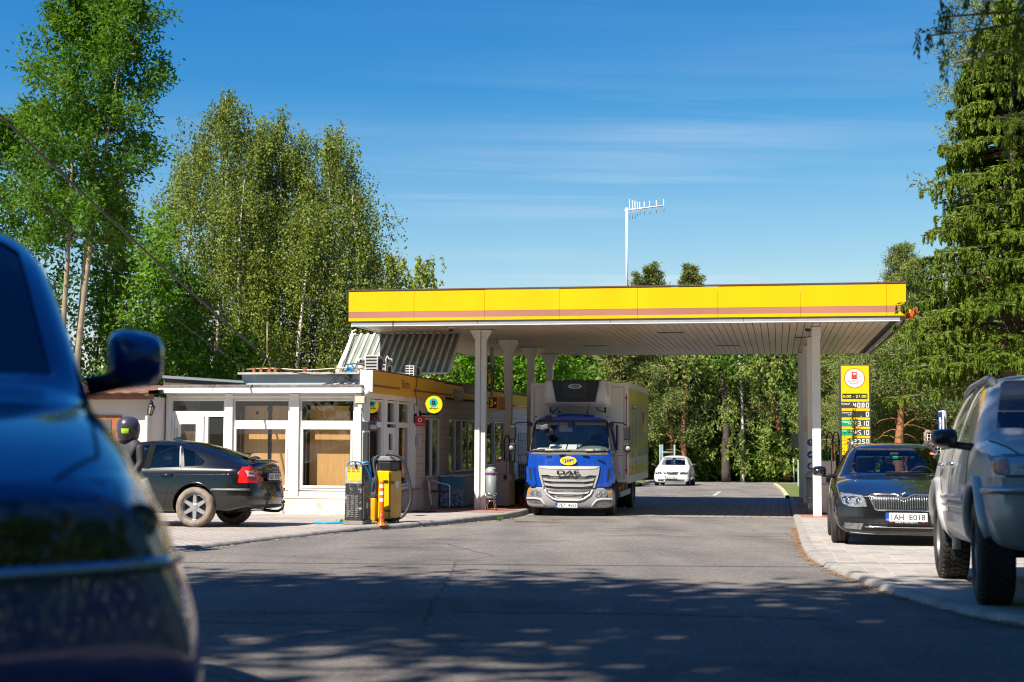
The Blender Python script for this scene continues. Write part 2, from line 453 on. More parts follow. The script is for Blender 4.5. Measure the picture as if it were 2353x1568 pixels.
# paved pad under the canopy
dl=on_ground(1186,1199.5);dr=on_ground(1829,1211)
pb0=35.0
pad=[tuple(S(KA-.05,pb0+.4)[:2]),tuple(S(RA-.02,pb0-.2)[:2]),tuple(S(RA-.02,49.8)[:2]),tuple(S(KA-.02,49.8)[:2])]
sheet('pavement',pad,.005,PADSETT)
sheet('road',[tuple(S(KA,49.8)[:2]),tuple(S(RA,49.8)[:2]),tuple(S(RA,50.1)[:2]),tuple(S(KA,50.1)[:2])],.009,M('concrete strip',(.5,.47,.43),.9,var=.2))
# slot drain across the entry
d=(dr-dl);ln=d.length
mb=MB()
n=int(ln/.12)
for i in range(n):
 mb.box((i*.12+.06,0,.006),(.085,.11,.012))
mb.box((ln/2,-.075,.006),(ln,.03,.014));mb.box((ln/2,.075,.006),(ln,.03,.014))
o=mb.build('drain_grate',M('rusty iron',(.10,.05,.03),.8,var=.5,scale=12))
o.location=(dl.x,dl.y,gz(dl.y)+.002);o.rotation_euler=(0,0,math.atan2(d.y,d.x))
tag(o,'long rusty slot drain grate across the forecourt entry in front of the truck','drain grate')
# worn white markings on the far road
WM=M('worn road paint',(.52,.50,.46),.9,var=.4,scale=6,dirt=(.2,.19,.18),dscale=7,dthr=.5)
def mark(pts,w,lift=.008):
 mb=MB()
 for a,b in zip(pts,pts[1:]):
  a=Vector((a.x,a.y,0));b=Vector((b.x,b.y,0));t=(b-a).normalized();nn=Vector((-t.y,t.x,0))*w/2
  k=max(1,int((b-a).length/1.0))
  for i in range(k):
   p=a.lerp(b,i/k);q=a.lerp(b,(i+1)/k)
   mb.add([(v.x,v.y,gz(v.y)+lift)for v in(p-nn,q-nn,q+nn,p+nn)],[(0,1,2,3)],0,False)
 return struct(mb.build('road',WM))
mark([on_ground(1490,1137.5),on_ground(1640,1140)],.14)
mark([on_ground(1540,1129.5),on_ground(1655,1130)],.14)
mark([on_ground(1655,1130),on_ground(1640,1140)],.14)
# weedy joint across the near road
jt=[on_ground(*p)for p in[(440,1411),(700,1409),(1000,1405),(1150,1408),(1500,1412),(1900,1424)]]
mb=MB()
for a,b in zip(jt,jt[1:]):
 k=12
 for i in range(k):
  p,q=a.lerp(b,i/k),a.lerp(b,(i+1)/k);w=.008+random.random()*.012
  mb.add([(p.x,p.y-w,gz(p.y-w)+.004),(q.x,q.y-w,gz(q.y-w)+.004),(q.x,q.y+w,gz(q.y+w)+.004),(p.x,p.y+w,gz(p.y+w)+.004)],[(0,1,2,3)],0,False)
struct(mb.build('road',M('mossy joint',(.03,.035,.015),.95)))
# far verge at the right: grass strip and kerb
vg=[S(RA-.1,50.1),S(RA-.25,60),S(RA-.6,72),S(6,74),S(6,50.1)]
sheet('grass',[tuple(v[:2])for v in vg],.05,M('lawn',(.12,.15,.03),.95,var=.5,scale=5,bump=.8,bscale=60))
kerb('kerb',[tuple(v[:2])for v in vg[:3]],1,0,.1,.14,M('yellowish kerb',(.5,.42,.3),.9,var=.4))
fk=[on_ground(*p)for p in[(1470,1117),(1490,1110),(1505,1106)]]
vl=[on_ground(*p)for p in[(1476,1118),(1494,1110.5),(1560,1105),(1690,1105.5)]]
kerb('kerb',[tuple(v[:2])for v in vl],-1,0,.14,.18,CONC2)
sheet('grass',[tuple(v[:2])for v in vl]+[tuple(S(-2,84)[:2]),tuple(S(-14,84)[:2]),tuple(S(-9,60)[:2])],.08,_M['lawn'])
_before=set(C.objects)
# ------------------------------------------------------------------ canopy
CA,CB,CW,CD=-9.3,30.1,11.9,12.2
ZS,ZF0,ZF1=3.275,3.365,4.02
BASEZ=-.95
can=site('fuel_canopy','flat station canopy with bright yellow fascia and beige slatted ceiling on white posts','canopy',CA,CB,0)
YFAS=M('yellow fascia',(.80,.45,.0),.5,var=.07,scale=1.1,streak=(1.2,1,.25),spec=.2)
STRIPE=M('faded red stripe',(.40,.17,.12),.5,var=.2,scale=.35)
GREYT=M('grey trim',(.30,.31,.34),.5,var=.1)
SOFF=M('beige soffit slats',(.58,.465,.345),.45,var=.12,scale=1.2,streak=(3,.3,1),dirt=(.42,.34,.26),dscale=.8,dthr=.62)
POSTW=M('white post paint',(.80,.78,.75),.5,var=.06,scale=2,dirt=(.45,.30,.2),dscale=4,dthr=.72)
mb=MB();mb.bx(.12,CW-.12,.12,CD-.12,ZS+.06,ZF1-.1);mb.build('roof_deck',DARK,can)
# fascia panels with fine seams
seams_px=[797,960,1133,1310,1492,1676,1862,2055,2097]
xs=[0.]+[1.49,3.06,4.70,6.38,8.07,9.77,11.51]+[CW]
mf=MB();ms=MB()
zs0,zs1=ZF0+.065,ZF0+.205
for i,(a,b)in enumerate(zip(xs,xs[1:])):
 jz=[0,.004,-.003,.006,-.004,.008,0,.003][i]
 mf.bx(a+.003,b-.003,-.03,.05,ZF0,zs0);mf.bx(a+.003,b-.003,-.03,.05,zs1,ZF1+jz)
 ms.bx(a+.003,b-.003,-.027,.05,zs0,zs1)
for x in(0,CW-.08):
 for k in range(6):
  y0,y1=.05+k*(CD-.1)/6,.05+(k+1)*(CD-.1)/6
  mf.bx(x,x+.08,y0+.003,y1-.003,ZF0,ZF1)
for k in range(6):
 mf.bx(k*CW/6+.003,(k+1)*CW/6-.003,CD-.05,CD,ZF0,ZF1)
mf.build('fascia',YFAS,can);ms.build('stripe',STRIPE,can)
mb=MB();mb.bx(-.01,CW+.01,-.045,.06,ZF1+.012,ZF1+.04);mb.bx(-.01,.1,.06,CD,ZF1+.012,ZF1+.04);mb.bx(CW-.1,CW+.01,.06,CD,ZF1+.012,ZF1+.04);mb.bx(.1,CW-.1,CD-.09,CD,ZF1+.012,ZF1+.04)
mb.build('coping',M('brown coping',(.10,.05,.035),.6),can)
mb=MB()
xg=[.05,2.9,5.8,8.6,CW-.12]
for a,b in zip(xg,xg[1:]):mb.bx(a+.004,b-.004,.0,.09,ZS-.005,ZF0-.002)
mb.bx(.05,.14,.09,CD-.05,ZS-.005,ZF0-.002);mb.bx(CW-.14,CW-.05,.09,CD-.05,ZS-.005,ZF0-.002);mb.bx(.14,CW-.14,CD-.12,CD-.05,ZS-.005,ZF0-.002)
mb.build('edge_trim',GREYT,can)
mb=MB();mb.bx(.05,CW-.12,-.004,.005,ZS-.022,ZS-.006);mb.build('drip_edge',WHITE,can)
mb=MB();px=.15;w=.157
while px+w<CW-.14:
 for(y0,y1)in((.1,4.12),(4.126,8.13),(8.136,CD-.13)):
  mb.bx(px,px+w-.014,y0,y1,ZS,ZS+.02)
 px+=w
mb.build('soffit',SOFF,can)
mb=MB();mb.bx(.1,CW-.1,.1,CD-.1,ZS+.03,ZS+.05);mb.build('soffit_backing',M('soffit gap',(.05,.035,.025),.9),can)
for x,y in((6.55,2.9),(7.7,7.8),(4.2,7.6),(2.2,5.6),(9.7,4.9)):
 mb=MB();mb.bx(x,x+.62,y,y+.09,ZS-.016,ZS-.003)
 mb.build('light_slot',M('light slot',(.08,.06,.04),.5),can)
 # right edge: brown rail and the red bullnose end
mb=MB();mb.tube([(CW+.02,-.02,ZF0-.1),(CW+.03,CD,ZF0-.1)],.035,8);mb.build('side_rail',M('brown rail',(.22,.10,.06),.5),can)
mb=MB()
mt=Matrix.Translation((CW+.06,.5,ZF0+.08))@Matrix.Rotation(R(90),4,'X')
mb.prism([(CW,ZF0+.02),(CW+.02,ZF0+.17),(CW+.10,ZF0+.13),(CW+.16,ZF0+.14),(CW+.16,ZF0+.06),(CW+.1,ZF0+.08)],.1,.2)
mb.build('bullnose_bracket',YFAS,can)
mb=MB();mb.prism([(CW+.16+.075*math.cos(a)+.03*math.sin(a),ZF0+.08+.105*math.sin(a))for a in np.linspace(0,2*PI,20)[:-1]],.06,1.2)
mb.build('bullnose',M('orange red bullnose',(.80,.09,.02),.4),can,bevel=.015)
def post(x,y,zt,wx=.19,wy=.19,first=False):
 mb=MB();zb=BASEZ
 if first:
  mb.bx(x-.12,x-.005,y-.10,y+.1,zb,zt);mb.bx(x+.02,x+.12,y-.06,y+.1,zb,zt)
  mb.bx(x-.008,x+.022,y-.02,y+.08,zb,zt)
  for s in(-1,1):
   mb.prism([(x+s*.12,zt),(x+s*.235,zt),(x+s*.235,zt-.04),(x+s*.12,zt-.24)],y-.05,y+.05)
  mb.bx(x-.25,x+.25,y-.12,y+.12,zt-.02,zt)
 else:
  mb.bx(x-wx/2,x+wx/2,y-wy/2,y+wy/2,zb,zt)
  for s in(-1,1):
   mb.prism([(x+s*wx/2,zt-.02),(x+s*(wx/2+.14),zt-.02),(x+s*(wx/2+.14),zt-.09),(x+s*wx/2,zt-.33)],y-wy/2+.01,y+wy/2-.01)
  mb.bx(x-wx/2-.16,x+wx/2+.16,y-wy/2-.03,y+wy/2+.03,zt-.02,zt)
 p=mb.build('post',POSTW,can,bevel=.008)
 m2=MB();m2 .bx(x-.3,x+.3,y-.16,y+.16,zt+.0015,zt+.008);m2 .build('cover_plate',M('post cover',(.20,.15,.11),.6),p)
 return p
LPX=-6.66-CA;RPX=.82-CA
for i in range(4):
 post(LPX+[0,.02,.03,.03][i],31.75-CB+3.25*i,ZS-.01,first=(i==0))
pr=[]
for i in range(4):
 x=RPX+[0,-.04,-.1,-.16][i]
 mb=MB();y=31.7-CB+3.25*i
 mb.bx(x-.09,x+.09,y-.09,y+.09,BASEZ+.09,ZS-.01)
 mb.bx(x-.075,x+.105,y-.1,y+.1,ZS-.26,ZS-.012)
 p=mb.build('post',POSTW,can,bevel=.006)
 m2=MB();m2 .bx(x-.095,x+.095,y-.095,y+.095,BASEZ-.1,BASEZ+.09);m2 .build('post_base',M('grey base',(.35,.33,.31),.7,var=.2),p)
 pr.append((x,y))
 # notices on the second right-hand post: three blue round pictograms and a plate
x,y=pr[1]
for k,z in enumerate((.86,.57,.30)):
 mb=MB();zz=z-.93+.88-.08
 disc(mb,(x-.02,zz),.085,.085,y-.092,.006)
 d=mb.build('pictogram',M('sign blue',(.01,.08,.42),.4),can)
 m2=MB()
 if k==0:m2 .bx(x-.03,x-.01,y-.101,y-.0985,zz-.01,zz+.05);m2 .bx(x-.03,x-.01,y-.101,y-.0985,zz-.05,zz-.025)
 elif k==1:m2 .prism([(x-.07,zz-.01),(x+.02,zz+.045),(x+.04,zz+.01),(x-.03,zz-.03)],y-.101,y-.0985)
 else:disc(m2,(x-.02,zz-.01),.04,.04,y-.0985,.003);m2 .bx(x-.03,x+.0,y-.1035,y-.1015,zz+.02,zz+.06)
 m2 .build('symbol',WHITEL,d)
mb=MB();mb.bx(pr[2][0]-.07,pr[2][0]+.05,pr[2][1]-.1,pr[2][1]-.092,1.0,1.4);mb.build('notice',M('notice paper',(.75,.62,.45),.6),can)
mb=MB();mb.bx(pr[3][0]-.3,pr[3][0]-.1,pr[3][1]-.1,pr[3][1]+.05,.55,.95);mb.build('junction_box',M('grey box',(.3,.29,.28),.5),can,bevel=.01)
# lean-to roof of ribbed sheet rising from the shop roof to the canopy ceiling
mb=MB();mr=MB();x0,x1,n=-.56,2.02,16;p=(x1-x0)/n
A0=Vector((0,1.02,2.24));A1=Vector((0,2.35,3.25));nr=Vector((0,-(A1 .z-A0 .z),A1 .y-A0 .y)).normalized()
def rib(m,prof):
 vs=[]
 for x,h in prof:
  for A in(A0,A1):vs.append(tuple(A+nr*h+Vector((x,0,0))))
 m.add(vs,[(2*i,2*i+1,2*i+3,2*i+2)for i in range(len(prof)-1)],0,False)
mb.add([tuple(A+Vector((x,0,0)))for x in(x0,x1)for A in(A0,A1)],[(0,1,3,2)],0,False)
for i in range(n+1):
 x=x0+i*p;rib(mr,[(x-.034,.002),(x-.024,.036),(x+.024,.036),(x+.034,.002)])
sk=mb.build('corrugated_roof',M('green grey sheet metal',(.20,.24,.20),.5,.0,var=.35,scale=3,streak=(3,.5,.5)),can)
sk.modifiers.new('Solid','SOLIDIFY').thickness=.006
mr.build('roof_ribs',M('pale rusty ribs',(.62,.61,.56),.5,var=.2,scale=4,dirt=(.38,.17,.07),dscale=5,dthr=.60),sk)
mb=MB();mb.tube([A0+Vector((x0-.06,0,0)),A1+Vector((x0-.06,0,0))],.035,6);mb.tube([A1+Vector((x0+.05,-.1,.1)),A1+Vector((x0-.03,-.15,.06)),A0+Vector((x0+.06,-.05,.08))],.02,8)
mb.tube([A0+Vector((x0-.05,-.02,.02)),A0+Vector((x1,-.02,.02))],.02,6)
mb.build('roof_frame',WHITE,sk)
# domes under the canopy
DG='dome cameras under the canopy'
for px,py,Y,lab in((1037,757,31.5,'black dome camera on the slatted ceiling left of the first left post'),(1856,748,31.0,'dark dome camera with white ring, left one of the pair above the front right post'),(1878,747,31.0,'dark dome camera with white ring directly above the front right post'),(1787,821,42.0,'dark dome camera at the far edge of the canopy ceiling near the right posts'),(1327,822,42.0,'dark dome camera at the far edge of the canopy ceiling above the truck')):
 q=at(px,py,Y)
 t=thing('dome_camera',lab,'camera',(q.x,q.y,ZS-.0),-TH,DG)
 mb=MB();mb.cyl((0,0,-.045),(0,0,.0),.075,16);mb.build('housing',M('camera ring',(.6,.57,.54),.5),t)
 mb=MB();mb.lathe([(.001,-.115),(.03,-.11),(.05,-.095),(.062,-.07),(.062,-.046)],16);mb.build('dome',M('smoked dome',(.01,.01,.012),.1),t)
 # antenna mast on the roof
q=at(1440.5,658,36.5);zt=at(1440,478,36.5).z
ant=thing('antenna_mast','white log-periodic antenna on a tall pole rising above the canopy roof','antenna',(q.x,q.y,ZF1))
WM_=M('white mast paint',(.75,.74,.73),.45,dirt=(.35,.2,.12),dscale=5,dthr=.68)
mb=MB();mb.tube([(0,0,-.08),(0,0,zt-ZF1)],.031,10);mb.bx(-.25,.45,-.2,.2,-.1,-.03);mb.build('mast',WM_,ant)
mb=MB();
for z in(.13,.16,.55,.57):mb.bx(-.08,.08,-.06,.06,z,z+.02)
mb.tube([(.05,.02,-.03),(.05,.02,.75)],.014,6);mb.build('clamp',M('rust',(.2,.08,.04),.8),ant)
b0=at(1434.5,484,36.5);b1=at(1526,473,36.5)
mb=MB();mb.tube([b0-Vector((q.x,q.y,ZF1)),b1-Vector((q.x,q.y,ZF1))],.018,6);mb.build('boom',WHITE,ant)
for px,ya,yb in((1446.5,459,503),(1453,460,503),(1459,462,504),(1464.5,464,498),(1470,465,495),(1480,464,494),(1492.5,462,493),(1508,460.5,490.5),(1525,459,488)):
 mb=MB();mb.tube([at(px,ya,36.5)-Vector((q.x,q.y,ZF1)),at(px+.8,yb,36.5)-Vector((q.x,q.y,ZF1))],.009,5);mb.build('element',WHITE,ant)
for px0,y0,px1,y1,lab in((2040,566,2050,652,'thin leaning whip aerial near the right end of the canopy roof'),(917,586,916.5,668,'thin upright whip aerial near the left end of the canopy roof')):
 Y=30.5 if px0>2000 else 32.5
 a=at(px0,y0,Y);b=at(px1,y1,Y)
 mb=MB();mb.tube([b-Vector((0,0,.12)),a],[.012,.006],5)
 tag(mb.build('whip_aerial',M('dark wire',(.06,.05,.05),.6)),lab,'aerial','whip aerials on the canopy')
a=S(CA+1.02,CB-.06);
mb=MB();pts=[(a.x+.004*math.sin(i*1.3),a.y+.05+(.5 if i==0 else 0),z)for i,z in enumerate(np.linspace(ZF1+.06,3.1,12))]+[tuple(S(CA+.9,CB-.2,2.6)),tuple(S(CA+.95,CB+.1,2.1))]
mb.tube(pts,.009,5);tag(mb.build('hanging_cable',M('black cable',(.02,.02,.02),.6)),'black cable hanging down over the yellow fascia at the left end','cable')
# ------------------------------------------------------------------ shop building
BA,BB,BZ=-8.0,27.0,-.75
bld=site('bistro_building','low white flat-roofed bistro with big windows and a long orange-yellow fascia along its shaded side','building',BA,BB,BZ)
RENDER_W=M('white render',(.66,.64,.60),.85,var=.12,scale=2.5,bump=.15,bscale=25,dirt=(.45,.38,.30),dscale=2.2,dthr=.68)
PLINTH=M('pale plinth',(.74,.66,.55),.9,var=.2,scale=3,bump=.4,bscale=18,dirt=(.5,.36,.22),dscale=3,dthr=.6)
PVC=M('white pvc frame',(.80,.79,.77),.35,var=.03)
WGL=glassM('window glass',(.95,.955,.95),1.5,1.2)
TILEW=M('side wall panels',(.52,.46,.43),.6,var=.08,scale=2)
def zr(py,Y):return.88+(998.4-py)*Y/3268-BZ
def xl(px,off=0.0):
 """local x on the front facade plane (local y = off)"""
 t=(px-1176.5)/3268
 b=BB+off
 # x = aC+bS ; Y = -aS+bC
 a=(t*b*CT-b*ST)/(CT+t*ST)
 return a-BA
def yb(px,a=BA):
 t=(px-1176.5)/3268
 b=(a*CT+t*a*ST)/(t*CT-ST)
 return b-BB
def Yw(x,y):return S(BA+x,BB+y).y
X0=xl(383);XC=0.0
zf=lambda py,px:zr(py,Yw(xl(px),0))
# front facade: posts, panels, plinth
HT=zr(905,28.2)
mb=MB()
w1=(xl(540),xl(663));w2=(xl(693),xl(812));dr_=(xl(397),xl(515))
zt,zm0,zm1,zb=zr(923,28.3),zr(968,28.3),zr(983,28.3),zr(1121,28.3)
def put(u0,u1,v0,v1):mb.bx(u0,u1,0,.16,v0,v1)
wall_cells(mb,X0,-.02,.40,HT,[(w1[0]-.07,w1[1]+.07,zb-.07,zt+.02),(w2[0]-.07,w2[1]+.07,zb-.07,zt+.02),(dr_[0]-.06,dr_[1]+.06,.40,zt+.03)],put)
mb.build('wall',RENDER_W,bld)
mb=MB();mb.bx(X0,-.02,-.035,-.002,.36,.40);mb.bx(X0,dr_[0],-.025,.2,-.15,.358);mb.bx(dr_[1],-.02,-.025,.2,-.15,.358);mb.bx(dr_[0],dr_[1],.02,.2,-.15,.06)
mb.build('plinth',PLINTH,bld,bevel=.01)
# shallow pilasters and header panels
mb=MB()
for a,b in((xl(519),xl(537)),(xl(668),xl(689)),(xl(816),xl(832)),(xl(385),xl(396))):
 mb.bx(a,b,-.03,-.002,.41,HT-.01)
for a,b in((dr_[0]-.05,dr_[1]+.06),(w1[0]-.05,w1[1]+.05),(w2[0]-.05,w2[1]+.05)):
 mb.bx(a,b,-.018,-.002,zt+.06,HT-.05)
mb.build('facing_panel',WHITE,bld,bevel=.006)
BOARD=M('birch plywood',(.62,.36,.14),.5,var=.15,scale=2.5,streak=(14,1,.7))
def window(x0,x1,zs,y0=0.02,fr=.05,dep=.07,face='front',name='window'):
 """zs: list of (z0, z1) panes; frame bars round each pane"""
 mb=MB();g=MB()
 lo=min(z[0]for z in zs);hi=max(z[1]for z in zs)
 def b(u0,u1,v0,v1,d0=y0,d1=y0+dep,m=mb):
  if face=='front':m.bx(u0,u1,d0,d1,v0,v1)
  else:m.bx(-d1,-d0,u0,u1,v0,v1)
 b(x0-fr,x0,lo-fr,hi+fr);b(x1,x1+fr,lo-fr,hi+fr)
 b(x0,x1,hi,hi+fr);b(x0,x1,lo-fr,lo)
 zz=sorted(zs)
 for a,c in zip(zz,zz[1:]):b(x0,x1,a[1],c[0])
 o=mb.build(name,PVC,bld,bevel=.008)
 for z in zs:b(x0-.004,x1+.004,z[0]-.004,z[1]+.004,y0+dep*.45,y0+dep*.6,g)
 g.build('pane',WGL,o)
 return o
window(*w1,[(zm1,zt),(zb,zm0-.03)][::-1]if False else[(zm0+.0,zt),(zb,zm1-.0)][0:0]+[(zr(968,28.3),zt),(zb,zr(983,28.3))])
window(*w2,[(zr(968,28.2),zt),(zb,zr(983,28.2))])
# opening sash round the lower pane
for w in(w1,w2):
 mb=MB();a,b=w;z1=zr(983,28.3)
 for q in((a+.0,a+.045,zb,z1),(b-.045,b,zb,z1),(a+.045,b-.045,z1-.04,z1),(a+.045,b-.045,zb,zb+.045)):mb.bx(q[0],q[1],.005,.06,q[2],q[3])
 mb.build('window_sash',PVC,bld,bevel=.006)
 # plywood display boards behind the glass, on black upright rails
def boards(w,gaps,ztop,knob=None):
 mb=MB();e=[w[0]-.05]+gaps+[w[1]+.1]
 segs=list(zip(e[:-1],e[1:]))
 for a,b in segs:mb.bx(a+.05,b-.035,.34,.37,zb-.15,ztop)
 o=mb.build('display_board',BOARD,bld)
 m2=MB()
 for g in gaps:m2 .bx(g-.035,g+.03,.39,.44,zb-.15,ztop+.02);m2 .bx(g-.06,g+.055,.33,.42,ztop-.10,ztop-.03)
 m2 .build('rail',BLACK,o)
 if knob:
  m3=MB();disc(m3,knob,.035,.035,.338,.01);m3 .build('knob',BLACK,o)
boards(w1,[xl(561,.4),xl(624,.4)],zr(934,28.7),(xl(594,.36),zr(950,28.7)))
boards(w2,[xl(711,.4),xl(812,.4)],zr(934,28.7))
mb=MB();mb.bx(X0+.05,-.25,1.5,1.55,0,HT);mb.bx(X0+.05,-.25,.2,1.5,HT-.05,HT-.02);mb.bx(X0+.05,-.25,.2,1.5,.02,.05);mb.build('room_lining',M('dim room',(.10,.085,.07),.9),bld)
# entrance door bay
mb=MB();g=MB()
a,b=dr_
zt0,zt1=zr(947,28.6),zr(923.5,28.6)
da,db=xl(404),xl(470)
for q in((a-.05,a,.08,zt1+.05),(b,b+.05,.08,zt1+.05),(a,b,zt1,zt1+.05),(a,b,zr(960,28.6),zt0),(xl(472),xl(480),.08,zr(960,28.6)),(a,xl(403),.08,zr(960,28.6))):mb.bx(q[0],q[1],.01,.09,q[2],q[3])
mb.bx(xl(480),b,.02,.08,.08,.75);g.bx(xl(480),b,.04,.052,.75,zr(962,28.6));g.bx(a,b,.04,.052,zt0,zt1)
fo=mb.build('door_frame',PVC,bld,bevel=.006);g.build('pane',WGL,fo)
mb=MB();g=MB();z0,z1=.09,zr(961,28.6)
for q in((da,xl(417),z0,z1),(xl(452),db,z0,z1),(xl(417),xl(452),zr(977,28.6),z1),(xl(417),xl(452),z0,.95)):mb.bx(q[0],q[1],.0,.06,q[2],q[3])
g.bx(xl(417),xl(452),.025,.04,.95,zr(977,28.6))
d=mb.build('door',PVC,bld,bevel=.006);g.build('pane',WGL,d)
mb=MB();mb.bx(da+.03,da+.06,-.05,-.002,1.5,1.72);mb.build('handle',STEEL,d)
mb=MB();mb.bx(xl(420),xl(448),.1,.13,.9,1.8);mb.build('door_curtain',M('dark brown curtain',(.10,.05,.03),.8,var=.5,scale=3,streak=(12,1,1)),d)
# eaves: white band, bitumen edge
mb=MB();mb.bx(X0-.08,.0,-.22,.2,HT+.0,HT+.105);mb.build('eaves_band',M('peeling white band',(.78,.75,.70),.7,var=.08,scale=2,dirt=(.5,.42,.35),dscale=5,dthr=.68),bld,bevel=.006)
mb=MB();mb.bx(X0-.02,-.01,-.16,5.0,HT+.108,HT+.17)
mb.build('roof',M('bitumen with moss',(.16,.14,.12),.95,var=.5,scale=6,bump=.8,bscale=14),bld,bevel=.02)
# stepped parapets behind
mb=MB();x0,x1=xl(376,.9),xl(562,.9)
mb.prism([(x0,HT+.12),(x1,HT+.12),(x1,zr(882,29.3)),(x0,zr(870,29.3))],.9,1.0)
pp=mb.build('parapet',M('dark felt parapet',(.09,.08,.075),.9,var=.3,scale=3,streak=(1,1,6)),bld)
mb=MB();mb.prism([(x0,zr(870,29.3)+.002),(x1,zr(882,29.3)+.002),(x1,zr(882,29.3)+.05),(x0,zr(870,29.3)+.06)],.84,1.1);mb.build('flashing',M('zinc flashing',(.32,.36,.42),.35,.6),pp)
mb=MB();x0,x1=xl(556,1.3),xl(838,1.3)
mb.bx(x0,x1-.1,1.3,1.38,HT+.12,zr(862,29.6));mb.build('parapet',M('pale blue sheet',(.42,.50,.54),.45,var=.15,scale=1.5),bld)
mb=MB();mb.bx(x0-.05,x1-.08,1.18,1.6,zr(862,29.6)+.003,zr(858,29.6)+.01);mb.build('parapet_cap',M('grey cap',(.42,.40,.38),.7,var=.2),bld)
# the pipes and lightning rod on the cap
mb=MB();zc=zr(857,29.6)+.07
LR=M('copper wire',(.45,.34,.2),.4,.5)
mb.tube([(x0+.1+i*.28,1.3,zc+.02*math.sin(i))for i in range(10)],.012,6)
mb.tube([(xl(612,1.3),1.3,zc+1.0),(xl(613,1.3),1.3,zc+.35),(xl(612,1.3),1.3,zc+.25),(xl(602,1.3),1.3,zc+.02)],.009,5);mb.tube([(xl(613,1.3),1.3,zc+.3),(xl(622,1.3),1.3,zc+.02)],.009,5)
mb.build('lightning_rod',LR,bld)
mb=MB()
for p in(600,619,633,584,700):mb.bx(xl(p,1.3)-.03,xl(p,1.3)+.03,1.27,1.33,zc-.07,zc+.03)
mb.build('clip',M('rust clip',(.3,.09,.04),.8),bld)
# shaded side: glazed bay, panel wall, fascia
L=19.0
yB=yb(957)
zl=lambda py,y:zr(py,Yw(0,y))
ops=[(.33,yb(884),zl(969,1)+.0,zl(923,1)),]
# bay columns of windows: (near px, far px)
bay=[(853,883),(893,912),(919,943)]
zu0,zu1,zl1=zr(969,29),zr(924,29),zr(982,29)
zlb=[.75,.12,.56]
openings=[]
for k,(a,b)in enumerate(bay):
 ya,yc=yb(a),yb(b)
 openings.append((ya-.05,yc+.05,zlb[k]-.06,zu1+.06))
wins=[(980,1012,1.98,.66),(1034,1094,1.98,.72),(1112,1135,1.98,.80),(1139,1160,1.98,.80)]
for a,b,t,bo in wins:openings.append((yb(a)-.05,yb(b)+.05,bo-.05,t+.05))
mbb=MB();mbw=MB()
def put2(u0,u1,v0,v1):
 if u1<=yB+.001:mbb.bx(-.16,0,u0,u1,v0,v1)
 elif u0>=yB-.001:mbw.bx(-.16,0,u0,u1,v0,v1)
 else:mbb.bx(-.16,0,u0,yB,v0,v1);mbw.bx(-.16,0,yB,u1,v0,v1)
wall_cells(None,.0,L,.40,2.5,openings,put2)
mbb.build('bay_wall',WHITE,bld);
SIDEP=brickM('pale side blocks',(.66,.59,.54),(.61,.55,.50),(.42,.37,.33),.42,.16,.008,bump=.3,var=.1)
# brick coords: remap so the pattern runs along the wall
nt=SIDEP.node_tree
mp=[n for n in nt.nodes if n.type=='MAPPING'][0];mp.inputs['Rotation'].default_value=(R(90),0,R(90));mp.vector_type='TEXTURE'
mbw.build('side_wall',SIDEP,bld)
mb=MB();mb.bx(-.2,.015,.05,yB-.002,-.15,.398);mb.bx(-.2,.008,yB,L,-.15,.398);mb.build('side_plinth',M('side plinth',(.58,.52,.48),.85,var=.15,scale=2,dirt=(.25,.2,.17),dscale=2,dthr=.62),bld)
mb=MB();mb.bx(-.02,.09,yb(906),yB+.25,.405,.435);mb.build('window_ledge',M('concrete ledge',(.35,.32,.29),.9,var=.3),bld)
for k,(a,b)in enumerate(bay):
 y0,y1=yb(a),yb(b)
 if k==1:
  window(y0,y1,[(zu0,zu1)],face='side',y0=.03,fr=.045)
  mb=MB();g=MB();zt_=zl1+.0
  for q in((y0-.04,y0+.17,.12,zt_),(y1-.17,y1+.04,.12,zt_),(y0+.17,y1-.17,zt_-.13,zt_),(y0+.17,y1-.17,.12,.55)):mb.bx(-.09,-.025,q[0],q[1],q[2],q[3])
  d=mb.build('door',PVC,bld,bevel=.006);g.bx(-.06,-.05,y0+.17,y1-.17,.55,zt_-.13);g.build('pane',WGL,d)
  mb=MB();mb.bx(-.048,-.046,y0+.22,y0+.52,1.05,1.3);mb.build('paper_notice',WHITEL,d)
  mb=MB();mb.bx(-.025,.03,y1-.12,y1-.06,1.0,1.15);mb.build('handle',BLACK,d)
 else:
  window(y0,y1,[(zu0,zu1),(zlb[k],zl1)],face='side',y0=.03,fr=.045)
for a,b,t,bo in wins[:1]:
 y0,y1=yb(a),yb(b);ym=(y0+y1)/2
 o=window(y0,ym-.04,[(bo,t)],face='side',fr=.04);o2=window(ym+.04,y1,[(bo,t)],face='side',fr=.04)
y0,y1=yb(1034),yb(1094);e=np.linspace(y0,y1,5)
for a,b in zip(e,e[1:]):window(a+.04,b-.04,[(.72,1.98)],face='side',fr=.04)
for a,b,t,bo in wins[2:]:window(yb(a),yb(b),[(bo,t)],face='side',fr=.04)
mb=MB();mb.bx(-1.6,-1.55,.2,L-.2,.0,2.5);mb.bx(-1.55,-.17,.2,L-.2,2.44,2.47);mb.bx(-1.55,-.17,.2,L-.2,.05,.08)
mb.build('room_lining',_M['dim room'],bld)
# things seen dimly through the panes: shelf units
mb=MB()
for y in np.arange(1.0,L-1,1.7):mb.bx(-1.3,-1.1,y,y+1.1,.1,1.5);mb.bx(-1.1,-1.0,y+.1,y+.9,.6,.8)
mb.build('shelf_unit',M('dim shelves',(.16,.12,.08),.8,var=.4,scale=5),bld)
